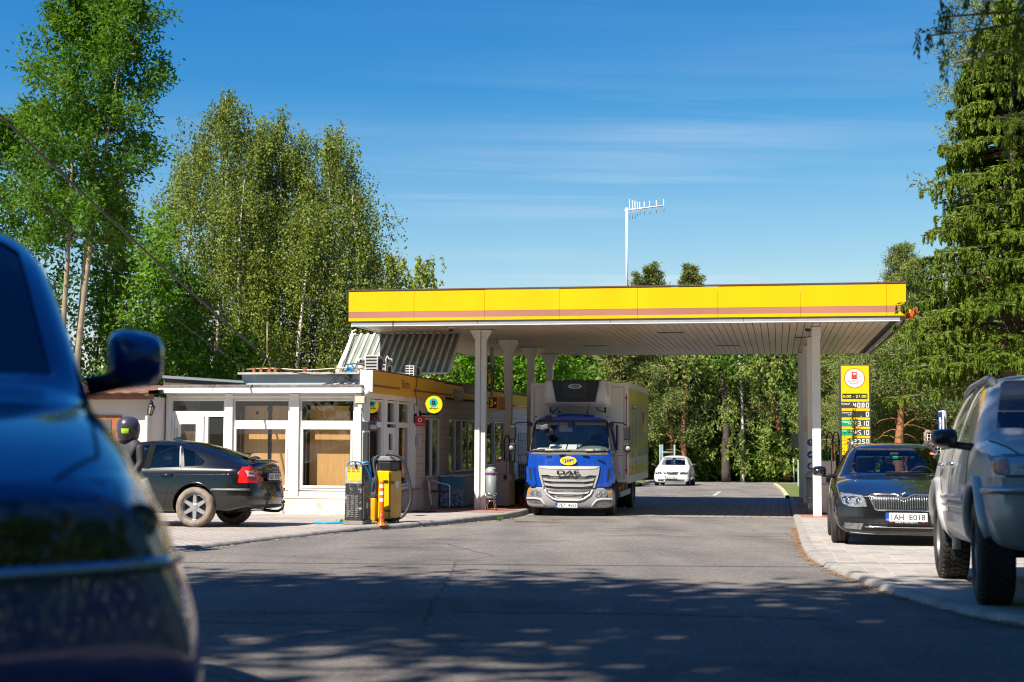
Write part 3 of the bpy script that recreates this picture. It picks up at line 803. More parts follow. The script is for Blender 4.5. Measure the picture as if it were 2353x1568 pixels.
# fascia
FW=.17
FZ0,FZ1=zr(902.5,28.1),zr(852,28.1)
mb=MB();seg=[0.02,1.3,3.35,6.2,9.3,12.5,15.7,L]
for k,(a,b)in enumerate(zip(seg,seg[1:])):mb.bx(-.05,FW,a+.003,b-.003,FZ0+(0 if k<3 else.09),FZ1-(0 if k<3 else.04))
mb.build('fascia',M('amber fascia',(.80,.37,.0),.4,var=.06,scale=.8,coat=.15),bld)
mb=MB();mb.bx(-.09,FW-.004,-.03,.018,FZ0+.01,FZ1+.005);mb.build('fascia_end',WHITE,bld)
mb=MB();BR=M('brown red stripe',(.28,.06,.025),.5)
zst=FZ0+.115
ta,tb=yb(906),yb(925.5)
mb.bx(FW-.01,FW+.0025,.03,ta-.15,zst,zst+.045);mb.bx(FW-.01,FW+.0025,tb+.25,yb(1024),zst,zst+.045)
mb.build('fascia_stripe',BR,bld)
mb=MB();mb.bx(FW-.01,FW+.0025,yb(1050),L-.3,zst+.02,zst+.05);mb.build('fascia_stripe',M('faded stripe',(.62,.33,.03),.5),bld)
text('Bistro',BR,bld,(FW,(ta+tb)/2,FZ0+.245),RIGHT,w=(tb-ta)*.95,h=.19,bold=.008)
# arrow / exit sign board on the fascia
ya,yc=yb(1028),yb(1047.5);zs0_,zs1_=FZ0+.03,FZ0+.30
mb=MB();mb.bx(FW,FW+.02,ya,yc,zs0_,zs1_);sg=mb.build('sign_board',M('grey sign',(.22,.20,.17),.5),bld)
mb=MB();w=(yc-ya)
for f in(.02,.34,.66):
 for q in((ya+w*f,ya+w*(f+.30),zs0_+.012,zs0_+.022),(ya+w*f,ya+w*(f+.30),zs1_-.022,zs1_-.012),(ya+w*f,ya+w*f+.03,zs0_+.012,zs1_-.012)):mb.bx(FW+.02,FW+.0225,*q)
mb.bx(FW+.02,FW+.0225,ya+w*.06,ya+w*.28,zs0_+.125,zs0_+.145);mb.prism([(ya+w*.04,zs0_+.135),(ya+w*.14,zs0_+.175),(ya+w*.14,zs0_+.095)],FW+.02,FW+.0225,axis='x')
mb.bx(FW+.02,FW+.0225,ya+w*.77,ya+w*.84,zs0_+.05,zs1_-.05)
mb.build('symbol',M('sign line',(.6,.57,.48),.5),sg)
text('6',_M['sign line'],sg,(FW+.02,ya+w*.5,zs0_+.135),RIGHT,w=w*.18,h=.15)
mb=MB();mb.bx(-.12,FW+.03,yb(985),L,FZ1-.02,FZ1+.02);mb.bx(-.12,FW+.03,0.3,yb(985),FZ1+.008,FZ1+.02)
mb.build('fascia_coping',M('brown coping',(.1,.05,.035),.6),bld)
mb=MB();mb.bx(-4,-.13,5.0,L,HT+.05,HT+.2);mb.build('rear_roof',_M['bitumen with moss'],bld)
mb=MB();mb.bx(X0,-.2,L-.1,L,0,2.6);mb.bx(X0,X0+.1,.2,L,-.2,2.5);mb.build('rear_wall',RENDER_W,bld)
# floodlight and small lamp at the corner
q=(xl(823),-.2,zr(922,28))
fl=site('floodlight','small square floodlight on the white corner of the bistro under the roof band','floodlight',BA-.02,BB-.14,BZ+zr(921,28))
mb=MB();mb.bx(-.12,.1,-.08,.0,-.075,.085);mb.build('housing',M('grey lamp housing',(.3,.28,.26),.5),fl,bevel=.012)
mb=MB();mb.bx(-.1,.08,-.09,-.081,-.055,.065);mb.build('lamp_glass',M('lamp face',(.62,.52,.36),.3),fl)
mb=MB();mb.bx(-.05,.03,-.07,.0,-.15,-.08);mb.tube([(0,-.02,-.15),(.02,-.02,-.25),(.05,.05,-.38)],.008,5);mb.build('sensor',WHITE,fl)
fl2=site('corner_lamp','small round white lamp under the white end of the fascia','lamp',BA+.06,BB-.06,BZ+FZ0-.02)
mb=MB();mb.lathe([(.001,-.05),(.05,-.04),(.065,0),(.06,.05),(.04,.07),(.001,.07)],16);mb.build('lamp_globe',M('white globe',(.7,.68,.62),.3),fl2)
mb=MB();mb.bx(-.02,.02,.04,.12,-.02,.03);mb.build('bracket',BLACK,fl2)
# pilot cable down the side
mb=MB();yy=yb(939)
mb.tube([(FW+.01,yy+.05*math.sin(i),FZ1+.1-i*.09)for i in range(9)]+[(.1,yy+.2,FZ0-.15),(.03,yy+.4,FZ0-.2),(.05,yy+.45,FZ0-.4)],.008,5)
mb.tube([(.05,yy+.45,FZ0-.36),(.05,yy+.45,FZ0-.58)],.035,8);mb.build('cable',BLACK,bld)
# ------------------------------------------------------------------ signs on the side of the shop
g=at(997.6,930,31.0)
al=thing('round_sign','round yellow sign with a teal letter disc on a black bracket beside the bistro window','sign',g,-TH)
mb=MB();disc(mb,(0,0),.19,.19,0,.03,n=48);mb.build('disc',M('sign yellow face',(.86,.58,.01),.3),al)
mb=MB();disc(mb,(0,0),.2,.2,.03,.035,n=48);mb.build('backing',BLACK,al)
mb=MB();disc(mb,(-.005,.045),.096,.096,-.0305,.004,n=32);mb.build('emblem',M('teal',(.0,.36,.36),.4),al)
text('a',BLACKL,al,(-.005,-.035,.045),FRONT,w=.085,h=.10,bold=.06)
text('allwyn',BLACKL,al,(0,-.031,-.085),FRONT,w=.2,h=.062,bold=.02)
mb=MB();mb.bx(-.33,.17,.0,.03,-.23,-.19);mb.bx(-.335,-.3,-.01,.04,-.27,-.13);mb.build('bracket',BLACK,al)
g=at(965,968.3,30.6)
vf=thing('square_sign','small square red sign with a white ring logo on the bistro corner post','sign',g,-TH)
VR=M('sign red',(.62,.01,.012),.35)
mb=MB();mb.bx(-.105,.105,0,.05,-.105,.105);mb.build('panel',VR,vf,bevel=.004)
mb=MB();disc(mb,(0,.028),.045,.045,-.0005,.003);e=mb.build('emblem',WHITEL,vf)
mb=MB();disc(mb,(.003,.024),.024,.024,-.004,.003);mb.prism([(-.012,.03),(.01,.045),(.028,.072),(.004,.058),(-.014,.045)],-.004,-.007);mb.build('emblem_centre',VR,e)
text('vodafone',WHITEL,vf,(0,-.001,-.055),FRONT,w=.15,h=.028)
g=at(968,1059-43,31.2)
mbx=thing('letter_box','small grey meter box on the bay frame by the bistro side window','box',at(960,1014,31.0),-TH)
mb=MB();mb.bx(-.05,.05,-.06,.06,-.12,.12);mb.build('body',M('pale box',(.5,.46,.44),.5),mbx,bevel=.01)
mb=MB();mb.bx(-.035,.035,-.066,-.061,-.09,.09);mb.build('lid',M('pale lid',(.42,.38,.36),.5),mbx)
# orange framed pump number sign with a 3, hung on the side wall near the pump
def number_sign(px,py,Y,s,lab,num):
 t=thing('pump_sign',lab,'sign',at(px,py,Y),-TH,None)
 mb=MB();mb.bx(-.11,.12,.0,.9,-.155,.155);mb.build('case',M('sign case orange',(.72,.24,.01),.4),t,bevel=.008)
 mb=MB();mb.bx(-.085,.10,-.006,-.001,-.125,.125);mb.build('panel',M('sign panel',(.02,.018,.012),.4),t)
 text(num,M('amber digits',(.8,.55,.05),.4),t,(-.03,-.008,0),FRONT,w=.075,h=.19,bold=.03)
 mb=MB();mb.bx(.04,.085,-.012,-.006,-.03,.02);mb.build('symbol',_M['amber digits'],t)
 return t
number_sign(1132,926,33.3,1,'orange-framed black sign reading 3 on the shaded wall behind the first left post','3')
g=at(1126,871,33.4)
ov=thing('oval_sign','tall dark green oval sign with a yellow emblem standing above the shaded fascia','sign',g,-TH)
mb=MB();disc(mb,(0,0),.115,.31,0,.06,n=40);mb.build('disc',M('dark green sign',(.03,.055,.02),.4),ov)
mb=MB()
for i in range(40):
 a,b=2*PI*i/40,2*PI*(i+1)/40
 mb.prism([(.072*math.cos(a),.22*math.sin(a)),(.072*math.cos(b),.22*math.sin(b)),(.062*math.cos(b),.2*math.sin(b)),(.062*math.cos(a),.2*math.sin(a))],-.064,-.0605)
mb.prism([(-.02,-.13),(.03,-.1),(.04,.0),(.01,.07),(.03,.12),(-.01,.15),(-.03,.1),(-.015,.02),(-.03,-.06)],-.064,-.0605)
mb.build('emblem',M('emblem yellow',(.5,.45,.03),.5),ov)
mb=MB();mb.cyl((.03,.06,-.55),(.03,.06,.75),.04,10);mb.build('pole',GREYT,ov)
# ------------------------------------------------------------------ roof equipment
def ac_unit(x0,x1,y0,y1,Y,lab,frac=.55,cols=1,rows=4):
 p0=at(x0,y1,Y);p1=at(x1,y0,Y);w=(p1 .x-p0 .x);h=p1 .z-p0 .z;fw=w*frac
 t=thing('air_conditioner',lab,'air conditioner',p0,-TH,'air conditioners on the bistro roof')
 dp=(w-fw)/math.sin(R(12)+TH-R(9))
 dp=min(dp,1.0)
 body=M('ac casing',(.55,.52,.47),.5,var=.08)
 mb=MB();mb.bx(0,fw,.02,dp,0,h);mb.build('casing',body,t,bevel=.01)
 mb=MB();mb.bx(.012,fw-.012,.012,.019,.012,h-.012);mb.build('coil',M('ac coil',(.05,.048,.045),.6),t)
 mb=MB()
 for i in range(rows+1):mb.bx(0,fw,-.005,.012,h*i/rows-(.012 if i else 0),h*i/rows+.004)
 for i in range(cols+1):mb.bx(fw*i/cols-.006,fw*i/cols+.006,-.007,.011,0,h)
 mb.build('grille',WHITE,t)
 mb=MB();mt=Matrix.Translation((fw+.001,dp*.5,h*.5))@Matrix.Rotation(R(90),4,'Y')
 mb.lathe([(.001,.01),(h*.3,.015),(h*.36,.03),(h*.4,.0)],24,0,mt);mb.build('fan_guard',M('ac fan',(.06,.055,.05),.5),t)
 return t
ac_unit(839.5,879,818,853,28.9,'tall white louvred air conditioner at the front corner of the bistro roof',.72,1,5)
ac_unit(879,900.5,838,858,30.3,'dark squat air conditioner with bent pipes just behind the white one on the roof',.3,1,2)
ac_unit(931,968,841,864,31.4,'grey air conditioner with a gridded front on the roof fascia edge',.55,2,4)
p=at(889,840,30.4)
mb=MB();mb.tube([p,p+Vector((-.02,0,.12)),p+Vector((.01,0,.2)),p+Vector((.04,0,.14)),p+Vector((.1,0,.13)),p+Vector((.12,0,.06))],.02,8)
tag(mb.build('vent_hose',M('pale lagging',(.5,.46,.38),.8)),'bent pale lagged pipes rising from the squat air conditioner','pipe')
p=at(829,862,29.6)
vp=thing('vent_pipe','short pale flue pipe with a slotted cap at the roof corner by the louvred unit','pipe',p,0)
mb=MB();mb.cyl((0,0,-.05),(0,0,.24),.055,14);mb.build('pipe',M('pale flue',(.6,.58,.53),.6),vp)
mb=MB();mb.cyl((0,0,.25),(0,0,.34),.07,14);mb.build('cap',M('flue cap',(.48,.46,.42),.6),vp)
mb=MB();mb.bx(-.02,.02,-.075,-.069,.26,.32);mb.build('slot',DARK,vp)
p=at(804,852,29.4)
mb=MB();r_=random.Random(3);vs=[];fs=[]
for i in range(9):
 for j in range(5):
  w=.05+.05*math.sin(i*.6);vs.append((p.x+(j-2)/2*w+.02*math.sin(i*1.3),p.y+.05*((j%2)-.5)+r_.uniform(-.02,.02),p.z+.12-i*.042))
for i in range(8):
 for j in range(4):fs.append((i*5+j,i*5+j+1,i*5+j+6,i*5+j+5))
mb.add(vs,fs)
bg=mb.build('plastic_bag',M('blue plastic',(.04,.25,.55),.3,var=.8,scale=12,dirt=(.6,.7,.8),dscale=14,dthr=.55));bg.modifiers.new('S','SOLIDIFY').thickness=.006
tag(bg,'crumpled blue plastic bag snagged on the roof cables','bag')
p=at(1088,905,34.5)
pn=thing('roof_bowl','grey planter tub on the roof edge just left of the first left post','tub',p,0)
mb=MB();mb.lathe([(.001,0),(.22,0),(.26,.2),(.24,.2),(.2,.04),(.001,.04)],20);mb.build('bowl',M('grey tub',(.3,.29,.27),.5),pn)
mb=MB();mb.tube([(-.2,0,.2),(-.2,.02,.45)],.008,5);mb.build('stake',GREYT,pn)
# cables: two overhead leads and loose loops on the roof
def cable(name,pts,r,lab,n=24,sag=.0):
 mb=MB();out=[]
 P=[Vector(p)for p in pts]
 for a,b in zip(P,P[1:]):
  for i in range(n):
   t=i/n;q=a.lerp(b,t);q.z-=sag*4*t*(1-t);out.append(q)
 out.append(P[-1]);mb.tube(out,r,6)
 return tag(mb.build(name,M('dark cable',(.07,.06,.055),.6)),lab,'cable')
e1=at(640,846,29.3)
cable('overhead_cable',[at(-160,110,22),e1],.022,'thick twisted overhead cable running down from the upper left to the bistro roof',sag=.1)
e2=at(570,853,29.3)
cable('overhead_cable',[at(-60,300,24),e2],.008,'thin overhead cable running just below the thick twisted one to the roof',sag=.25)
zc_=BZ+zr(857,29.6)
cable('roof_cable',[e1,at(700,859,29.4),at(760,860,29.4),at(790,855,29.4)],.012,'dark cable draped along the pale roof parapet',10,.02)
cable('street_cable',[(-26,10.9,9.2),(2,9.5,8.2),(30,9.0,9.4)],.034,'black bundled cable crossing high over the road before the forecourt',sag=.5)
mb=MB();r_=random.Random(5)
for k in range(7):
 a=at(765+k*6,855+r_.uniform(-3,6),29.35);
 mb.tube([a+Vector((r_.uniform(-.1,.1)*i,0,.0-.05*i+.1*math.sin(i*r_.uniform(.5,1.5))))for i in range(6)],.006,5)
mb.tube([at(796,838,29.4),at(815,836,29.5),at(838,840,29.3)],.015,6)
tag(mb.build('cable_tangle',BLACK),'tangle of thin black cables on the roof beside the blue bag','cables')
# ------------------------------------------------------------------ annex at the far left
an=site('annex_building','plain off-white annex with a terracotta roof edge at the left end of the bistro','building',BA+X0-.02,BB-.55,BZ)
mb=MB();mb.bx(-7,0,.0,6,-.25,2.35);mb.build('wall',M('annex render',(.60,.55,.52),.9,var=.08,scale=2,bump=.15,bscale=22,dirt=(.35,.3,.28),dscale=6,dthr=.74),an)
mb=MB();mb.bx(-.14,.0,-.06,-.002,-.2,2.3);mb.build('corner_strip',M('annex strip',(.56,.54,.53),.8,var=.08),an)
mb=MB();mb.prism([(-.55,2.36),(7,2.36),(7,3.2),(6.9,3.2),(-.55,2.44)],-7.2,.12,axis='x')if False else None
vs=[];fs=[];n=44
for i in range(n+1):
 x=-7.2+7.25*i/n;h=.03*(1+math.cos(i*2*PI/2))
 vs+=[(x,-.35,2.43+h*.6),(x,3.0,2.66+h*.6),(x,-.35,2.40),(x,3.0,2.6)]
for i in range(n):
 o=4*i
 fs+=[(o,o+4,o+5,o+1),(o+2,o+3,o+7,o+6),(o,o+2,o+6,o+4)]
mb=MB();mb.add(vs,fs,0,True);mb.build('roof',M('terracotta tiles',(.16,.075,.05),.75,var=.4,scale=5),an)
mb=MB();mb.bx(-7.2,.02,-.28,-.02,2.30,2.40);mb.build('eaves_board',M('brown eaves board',(.22,.09,.05),.7,var=.3),an)
mb=MB();mb.tube([(-.02,-.3,2.42),(-.03,-.1,2.3),(-.03,-.09,-.2)],.045,10);mb.build('downpipe',M('pale downpipe',(.5,.47,.43),.6,var=.15),an)
mb=MB();x=xl(284,-.55)-X0;mb.bx(x-.9,x,-.03,-.002,.1,1.98);df=mb.build('door_frame',M('brown timber',(.30,.10,.03),.6,var=.3,scale=8),an)
mb=MB();mb.bx(x-.84,x-.2,-.04,-.032,.15,1.9);mb.build('pane',M('dark pane',(.10,.10,.10),.2),df)
g=at(302,935,27.2)
ln=site('wall_lantern','black wrought wall lantern tilted on the annex wall below the mirror','lantern',AB(g)[0],BB-.56,g.z)
mb=MB();mb.tube([(-.12,0,.1),(-.12,0,-.12)],.012,6);mb.tube([(-.12,0,.1),(-.05,-.1,.16),(.02,-.16,.12)],.01,6);mb.tube([(-.12,-.01,-.02),(-.04,-.08,.13)],.01,6);mb.build('bracket',BLACK,ln)
mt=Matrix.Translation((.02,-.16,.1))@Matrix.Rotation(R(12),4,'Y')
mb=MB();mb.lathe([(.0,.02),(.02,.0),(.03,-.03),(.085,-.075),(.085,-.085)],6,0,mt)
for k in range(6):
 a=2*PI*k/6;mb.tube([mt@Vector((.075*math.cos(a),.075*math.sin(a),-.085)),mt@Vector((.05*math.cos(a),.05*math.sin(a),-.24))],.007,4)
mb.lathe([(.055,-.235),(.055,-.255),(.001,-.26)],6,0,mt);mb.build('lamp_frame',BLACK,ln)
mb=MB();mb.lathe([(.068,-.088),(.045,-.235)],6,0,mt);mb.build('lamp_glass',M('lantern glass',(.35,.31,.24),.2),ln)
# the station stands 11% further off than first measured: move and size it accordingly
KS=1.11
for o in list(C.objects):
 if o in _before or o.parent or o.name.startswith('street'):continue
 c=Vector((0,0,CAM_H));o.location=c+(o.location-c)*KS;o.scale=o.scale*KS
 # ------------------------------------------------------------------ vehicle kit (local axes: x to the image right, y backwards, z up; nose at y = 0)
def paintM(name,col,flake=0.,rough=.35,coat=1.,metal=0.,dust=None):
 m=M(name,col,rough,metal,var=.06,scale=3,coat=coat,spec=.5,dirt=dust,dscale=5 if dust else 3,dthr=.66)
 return m
def interp(tab,y):
 return float(np.interp(y,[t[0]for t in tab],[t[1]for t in tab]))
def car_cage(P):
 ys=P['ys'];vs=[];fs=[];n=20
 g=lambda k,y:interp(P[k],y)if not isinstance(P[k],(int,float))else P[k]
 for y in ys:
  zb,wb,wm,zm,wl,zl,wt,ze,zt=(g(k,y)for k in('zbot','wbot','wmax','zmax','wbelt','zbelt','wtop','zedge','ztop'))
  half=[(0,zb),(.6*wb,zb),(wb,zb),(wb+(wm-wb)*.8,zb+(zm-zb)*.4),(wm,zm),(wl+.004,zl-.035),(wl-.02,zl+.012),(wl-.02+(wt-wl)*.5+.012,zl+(ze-zl)*.52),(wt,ze),(.6*wt,zt-.35*(zt-ze)),(0,zt)]
  ring=half+[(-x,z)for x,z in half[-2:0:-1]]
  vs+=[[x,y,z]for x,z in ring]
 k=len(ys)
 for i in range(k-1):
  for j in range(n):fs.append((i*n+j,i*n+(j+1)%n,(i+1)*n+(j+1)%n,(i+1)*n+j))
 fr=[-1,-.6,0,.6,1]
 for e in(0,k-1):
  o=e*n;rows=[]
  for i in range(2,9):
   if i==2:row=[o+18,o+19,o+0,o+1,o+2]
   elif i==8:row=[o+12,o+11,o+10,o+9,o+8]
   else:
    x,_,z=vs[o+i];row=[o+20-i]
    for f in fr[1:4]:vs.append([x*f,ys[e],z]);row.append(len(vs)-1)
    row.append(o+i)
   rows.append(row)
  for a,b in zip(rows,rows[1:]):
   for c in range(4):fs.append((a[c],a[c+1],b[c+1],b[c]))
 W=P['W']/2
 y0,y1=ys[0],ys[-1];n0,n1=P.get('blend',(.9,.8))
 for v in vs:
  x,y,z=v
  w=max(0,1-(y-y0)/n0);w1=max(0,1-(y1-y)/n1)
  dy=w*(interp(P['nose'],z)+P['plan']*(abs(x)/W)**P.get('planp',2.6))
  dy-=w1*(interp(P['tail'],z)+P['rplan']*(abs(x)/W)**2.6)
  v[1]=y+dy
 bm=bmesh.new()
 bv=[bm.verts.new(v)for v in vs]
 for f in fs:bm.faces.new([bv[i]for i in f])
 bmesh.ops.recalc_face_normals(bm,faces=bm.faces)
 me=bpy.data.meshes.new('body');bm.to_mesh(me);bm.free()
 o=bpy.data.objects.new('body',me);C.objects.link(o)
 s=o.modifiers.new('S','SUBSURF');s.levels=s.render_levels=P.get('sub',2)
 dg=bpy.context.evaluated_depsgraph_get()
 me2=bpy.data.meshes.new_from_object(o.evaluated_get(dg))
 bpy.data.objects.remove(o)
 return me2
def bvh_of(me):
 return BVHTree.FromPolygons([v.co.copy()for v in me.vertices],[tuple(p.vertices)for p in me.polygons])
def boolean(me,cutters):
 o=bpy.data.objects.new('t',me);C.objects.link(o);ob=[]
 me.materials.clear();me.materials.append(DARK);me.materials.append(DARK)
 for c in cutters:
  c.materials.append(DARK);c.materials.append(DARK)
  c.polygons.foreach_set('material_index',[1]*len(c.polygons))
  q=bpy.data.objects.new('c',c);C.objects.link(q);ob.append(q)
  m=o.modifiers.new('B','BOOLEAN');m.object=q;m.operation='DIFFERENCE';m.solver='EXACT'
 dg=bpy.context.evaluated_depsgraph_get()
 r=bpy.data.meshes.new_from_object(o.evaluated_get(dg))
 for q in ob+[o]:bpy.data.objects.remove(q)
 r.materials.clear()
 r.polygons.foreach_set('use_smooth',[True]*len(r.polygons));r.set_sharp_from_angle(angle=R(38))
 return r
def patch(bvh,poly,view,off=.003,depth=.02,step=.06,mirror=False,ray0=None,hole=None):
 """outline drawn in one view and laid on the body: view 'front' (x, z), 'side' (y, z) on the -x side, 'sideR' on the +x side, 'rear' (x, z), 'top' (x, y)"""
 bm=bmesh.new()
 fcs=[bm.faces.new([bm.verts.new((u,v,0))for u,v in poly])]
 us=[p[0]for p in poly];vs=[p[1]for p in poly]
 def cut(no,lo,hi):
  k=int((hi-lo)/step)
  for i in range(1,k+1):
   c=lo+(hi-lo)*i/(k+1)
   co=(c,0,0)if no[0]else(0,c,0)
   bmesh.ops.bisect_plane(bm,geom=list(bm.verts)+list(bm.edges)+list(bm.faces),plane_co=co,plane_no=no)
 cut((1,0,0),min(us),max(us));cut((0,1,0),min(vs),max(vs))
 bmesh.ops.triangulate(bm,faces=[f for f in bm.faces if len(f.verts)>4])
 dirs={'front':Vector((0,1,0)),'rear':Vector((0,-1,0)),'side':Vector((1,0,0)),'sideR':Vector((-1,0,0)),'top':Vector((0,0,-1))}
 d=dirs[view];last=None;bad=[]
 for v in bm.verts:
  u,w=v.co.x,v.co.y
  o={'front':(u,-3,w),'rear':(u,12,w),'side':(-4,u,w),'sideR':(4,u,w),'top':(u,w,6)}[view]
  h,nn,_,_=bvh.ray_cast(Vector(o),d)
  if h is None:bad.append(v);v.tag=False;continue
  if nn.dot(d)>0:nn=-nn
  v.co=h+nn*off;v.tag=True
 if bad:bmesh.ops.delete(bm,geom=bad,context='VERTS')
 if depth:
  bnd=[e for e in bm.edges if e.is_boundary]
  r=bmesh.ops.extrude_edge_only(bm,edges=bnd)
  for q in r['geom']:
   if isinstance(q,bmesh.types.BMVert):q.co+=d*depth
 bmesh.ops.recalc_face_normals(bm,faces=bm.faces)
 c=sum((f.normal for f in bm.faces),Vector())
 if c.dot(d)>0:bmesh.ops.reverse_faces(bm,faces=bm.faces)
 me=bpy.data.meshes.new('patch');bm.to_mesh(me);bm.free()
 me.polygons.foreach_set('use_smooth',[True]*len(me.polygons));me.set_sharp_from_angle(angle=R(40))
 return me
def mirx(poly):return[(-u,v)for u,v in poly][::-1]
def ringpoly(bvh,poly,view,w,off,mat,parent,name,depth=.012,closed=True):
 """a narrow strip following an outline on the body"""
 d={'front':Vector((0,1,0)),'rear':Vector((0,-1,0)),'side':Vector((1,0,0)),'sideR':Vector((-1,0,0)),'top':Vector((0,0,-1))}[view]
 pts=[]
 P=list(poly)+([poly[0]]if closed else[])
 for(a,b),(c,e)in zip(P,P[1:]):
  k=max(1,int(math.hypot(c-a,e-b)/.06))
  for i in range(k):pts.append((a+(c-a)*i/k,b+(e-b)*i/k))
 if not closed:pts.append(P[-1])
 q=[]
 for u,v in pts:
  o={'front':(u,-3,v),'rear':(u,12,v),'side':(-4,u,v),'sideR':(4,u,v),'top':(u,v,6)}[view]
  h,nn,_,_=bvh.ray_cast(Vector(o),d)
  if h is None:continue
  if nn.dot(d)>0:nn=-nn
  q.append(h+nn*off)
 if closed:q.append(q[0])
 mb=MB();mb.tube(q,w/2,6,cap=not closed)
 return mb.build(name,mat,parent)
def cyl_mesh(y,z,r,x0,x1,n=40):
 mb=MB();mb.cyl((x0,y,z),(x1,y,z),r,n);return mb.mesh('c')
def prism_mesh(poly,view,a,b):
 mb=MB()
 if view=='front':mb.prism(poly,a,b)
 else:mb.prism(poly,a,b,axis='x')
 return mb.mesh('c')
_T={}
def tyreM(name,dirt=(.16,.12,.09),mix=.25):
 if name in _T:return _T[name]
 m=bpy.data.materials.new(name);N,L=nodes_of(m);b=N['Principled BSDF'];b.inputs['Roughness'].default_value=.75
 tc=N.new('ShaderNodeTexCoord');sx=N.new('ShaderNodeSeparateXYZ');L.new(tc.outputs['Object'],sx.inputs[0])
 n=N.new('ShaderNodeTexNoise');n.inputs['Scale'].default_value=9;n.inputs['Detail'].default_value=5;L.new(tc.outputs['Object'],n.inputs['Vector'])
 mx=N.new('ShaderNodeMix');mx.data_type='RGBA';mx.inputs[6].default_value=(.022,.021,.02,1);mx.inputs[7].default_value=(*dirt,1)
 mu=N.new('ShaderNodeMath');mu.operation='MULTIPLY';mu.inputs[1].default_value=mix;L.new(n.outputs[0],mu.inputs[0]);L.new(mu.outputs[0],mx.inputs[0])
 L.new(mx.outputs[2],b.inputs['Base Color'])
 _T[name]=m;return m
TYRE=tyreM('tyre rubber',(.12,.10,.08),.35);TYRE_D=tyreM('dusty tyre rubber',(.42,.33,.25),.95)
RIMM=M('alloy silver',(.52,.52,.54),.3,.8,var=.1,scale=9)
def wheel(parent,x,y,r,w,side,spokes=5,rim=RIMM,tyre=TYRE,hub=.62,twin=False,steer=0.,lugs=0,style='spoke',name='wheel'):
 """side -1: outer face towards -x"""
 mt=Matrix.Translation((x,y,r))@Matrix.Rotation(steer,4,'Z')@Matrix.Rotation(R(90)*side,4,'Y')
 rr=r*hub;h=w/2
 mb=MB();mb.lathe([(.001,-h*.2),(rr*.96,-h*.2),(rr*.96,h*.1),(.001,h*.1)],28,0,mt);
 wh=mb.build(name,M('brake drum black',(.03,.03,.03),.6),parent)  # dark brake drum backing behind the spokes
 mb=MB()
 prof=[(rr,-h*.8),(rr*1.04,-h),(r*.86,-h*1.02),(r*.955,-h*.93),(r*.993,-h*.76),(r,-h*.4),(r,h*.4),(r*.993,h*.76),(r*.955,h*.93),(r*.86,h*1.02),(rr*1.04,h),(rr,h*.8)]
 mb.lathe(prof,48,0,mt)
 if lugs:
  for k in range(lugs):
   a=2*PI*k/lugs
   for sgn,xo in((1,.62),(-1,-.62),(1,.17),(-1,-.17)):
    rot=Matrix.Rotation(a+(.5*2*PI/lugs if abs(xo)<.3 else 0),4,'Z')@Matrix.Translation((r+.002,0,h*xo))@Matrix.Rotation(R(28)*sgn,4,'X')
    mb.box((0,0,0),(.014,2*PI*r/lugs*.66,h*.4),0,None);
    # move the eight vertices just added
    for i in range(len(mb.v)-8,len(mb.v)):mb.v[i]=tuple(mt@rot@Vector(mb.v[i]))
 else:
 # circumferential grooves as raised ribs
  for c in(-.5,0,.5):mb.lathe([(r-.002,h*(c-.16)),(r+.006,h*(c-.14)),(r+.006,h*(c+.14)),(r-.002,h*(c+.16))],48,0,mt)
 mb.build('tyre',tyre,wh)
 mb=MB()
 mb.lathe([(rr*1.0,h*.82),(rr*.96,h*.86),(rr*.9,h*.6),(rr*.88,-h*.5)],36,0,mt)
 if style=='spoke':
  for k in range(spokes):
   rot=mt@Matrix.Rotation(2*PI*k/spokes,4,'Z')
   z=h*.62
   vs=[(rr*.1,-rr*.17,z),(rr*.95,-rr*.11,z+h*.05),(rr*.95,rr*.11,z+h*.05),(rr*.1,rr*.17,z),(rr*.1,-rr*.17,z-.05),(rr*.95,-rr*.13,z-.06),(rr*.95,rr*.13,z-.06),(rr*.1,rr*.17,z-.05)]
   mb.add(vs,[(0,1,2,3),(7,6,5,4),(0,4,5,1),(1,5,6,2),(2,6,7,3),(3,7,4,0)],0,False,rot)
  mb.lathe([(rr*.26,h*.5),(rr*.26,h*.68),(rr*.2,h*.74),(.001,h*.74)],24,0,mt)
 else:
  mb.lathe([(rr*.9,h*.3),(rr*.62,h*.1),(rr*.5,h*.55),(rr*.3,h*.62),(.001,h*.66)],28,0,mt)
  for k in range(8):
   a=2*PI*k/8;mb.tube([mt@Vector((rr*.56*math.cos(a),rr*.56*math.sin(a),h*.2)),mt@Vector((rr*.56*math.cos(a),rr*.56*math.sin(a),h*.5))],.016,6)
 mb.build('rim',rim,wh,auto=40)
 return wh
LAMPGL=glassM('lamp glass',(.93,.95,.96),1.5,1.0)
LAMPIN=M('lamp reflector',(.42,.43,.45),.2,.5,var=.7,scale=34)
CGLASS=glassM('car glass',(.50,.56,.56),1.55,2.0)
CGLASS_D=glassM('tinted car glass',(.10,.11,.12),1.55,2.2)
SEAT=M('dark seat fabric',(.06,.055,.055),.85,var=.2)
AMBER=M('amber lens',(.75,.22,.02),.2)
REDL=M('red lens',(.62,.012,.008),.12,coat=.6)
PLATEW=M('plate white',(.74,.75,.73),.4)
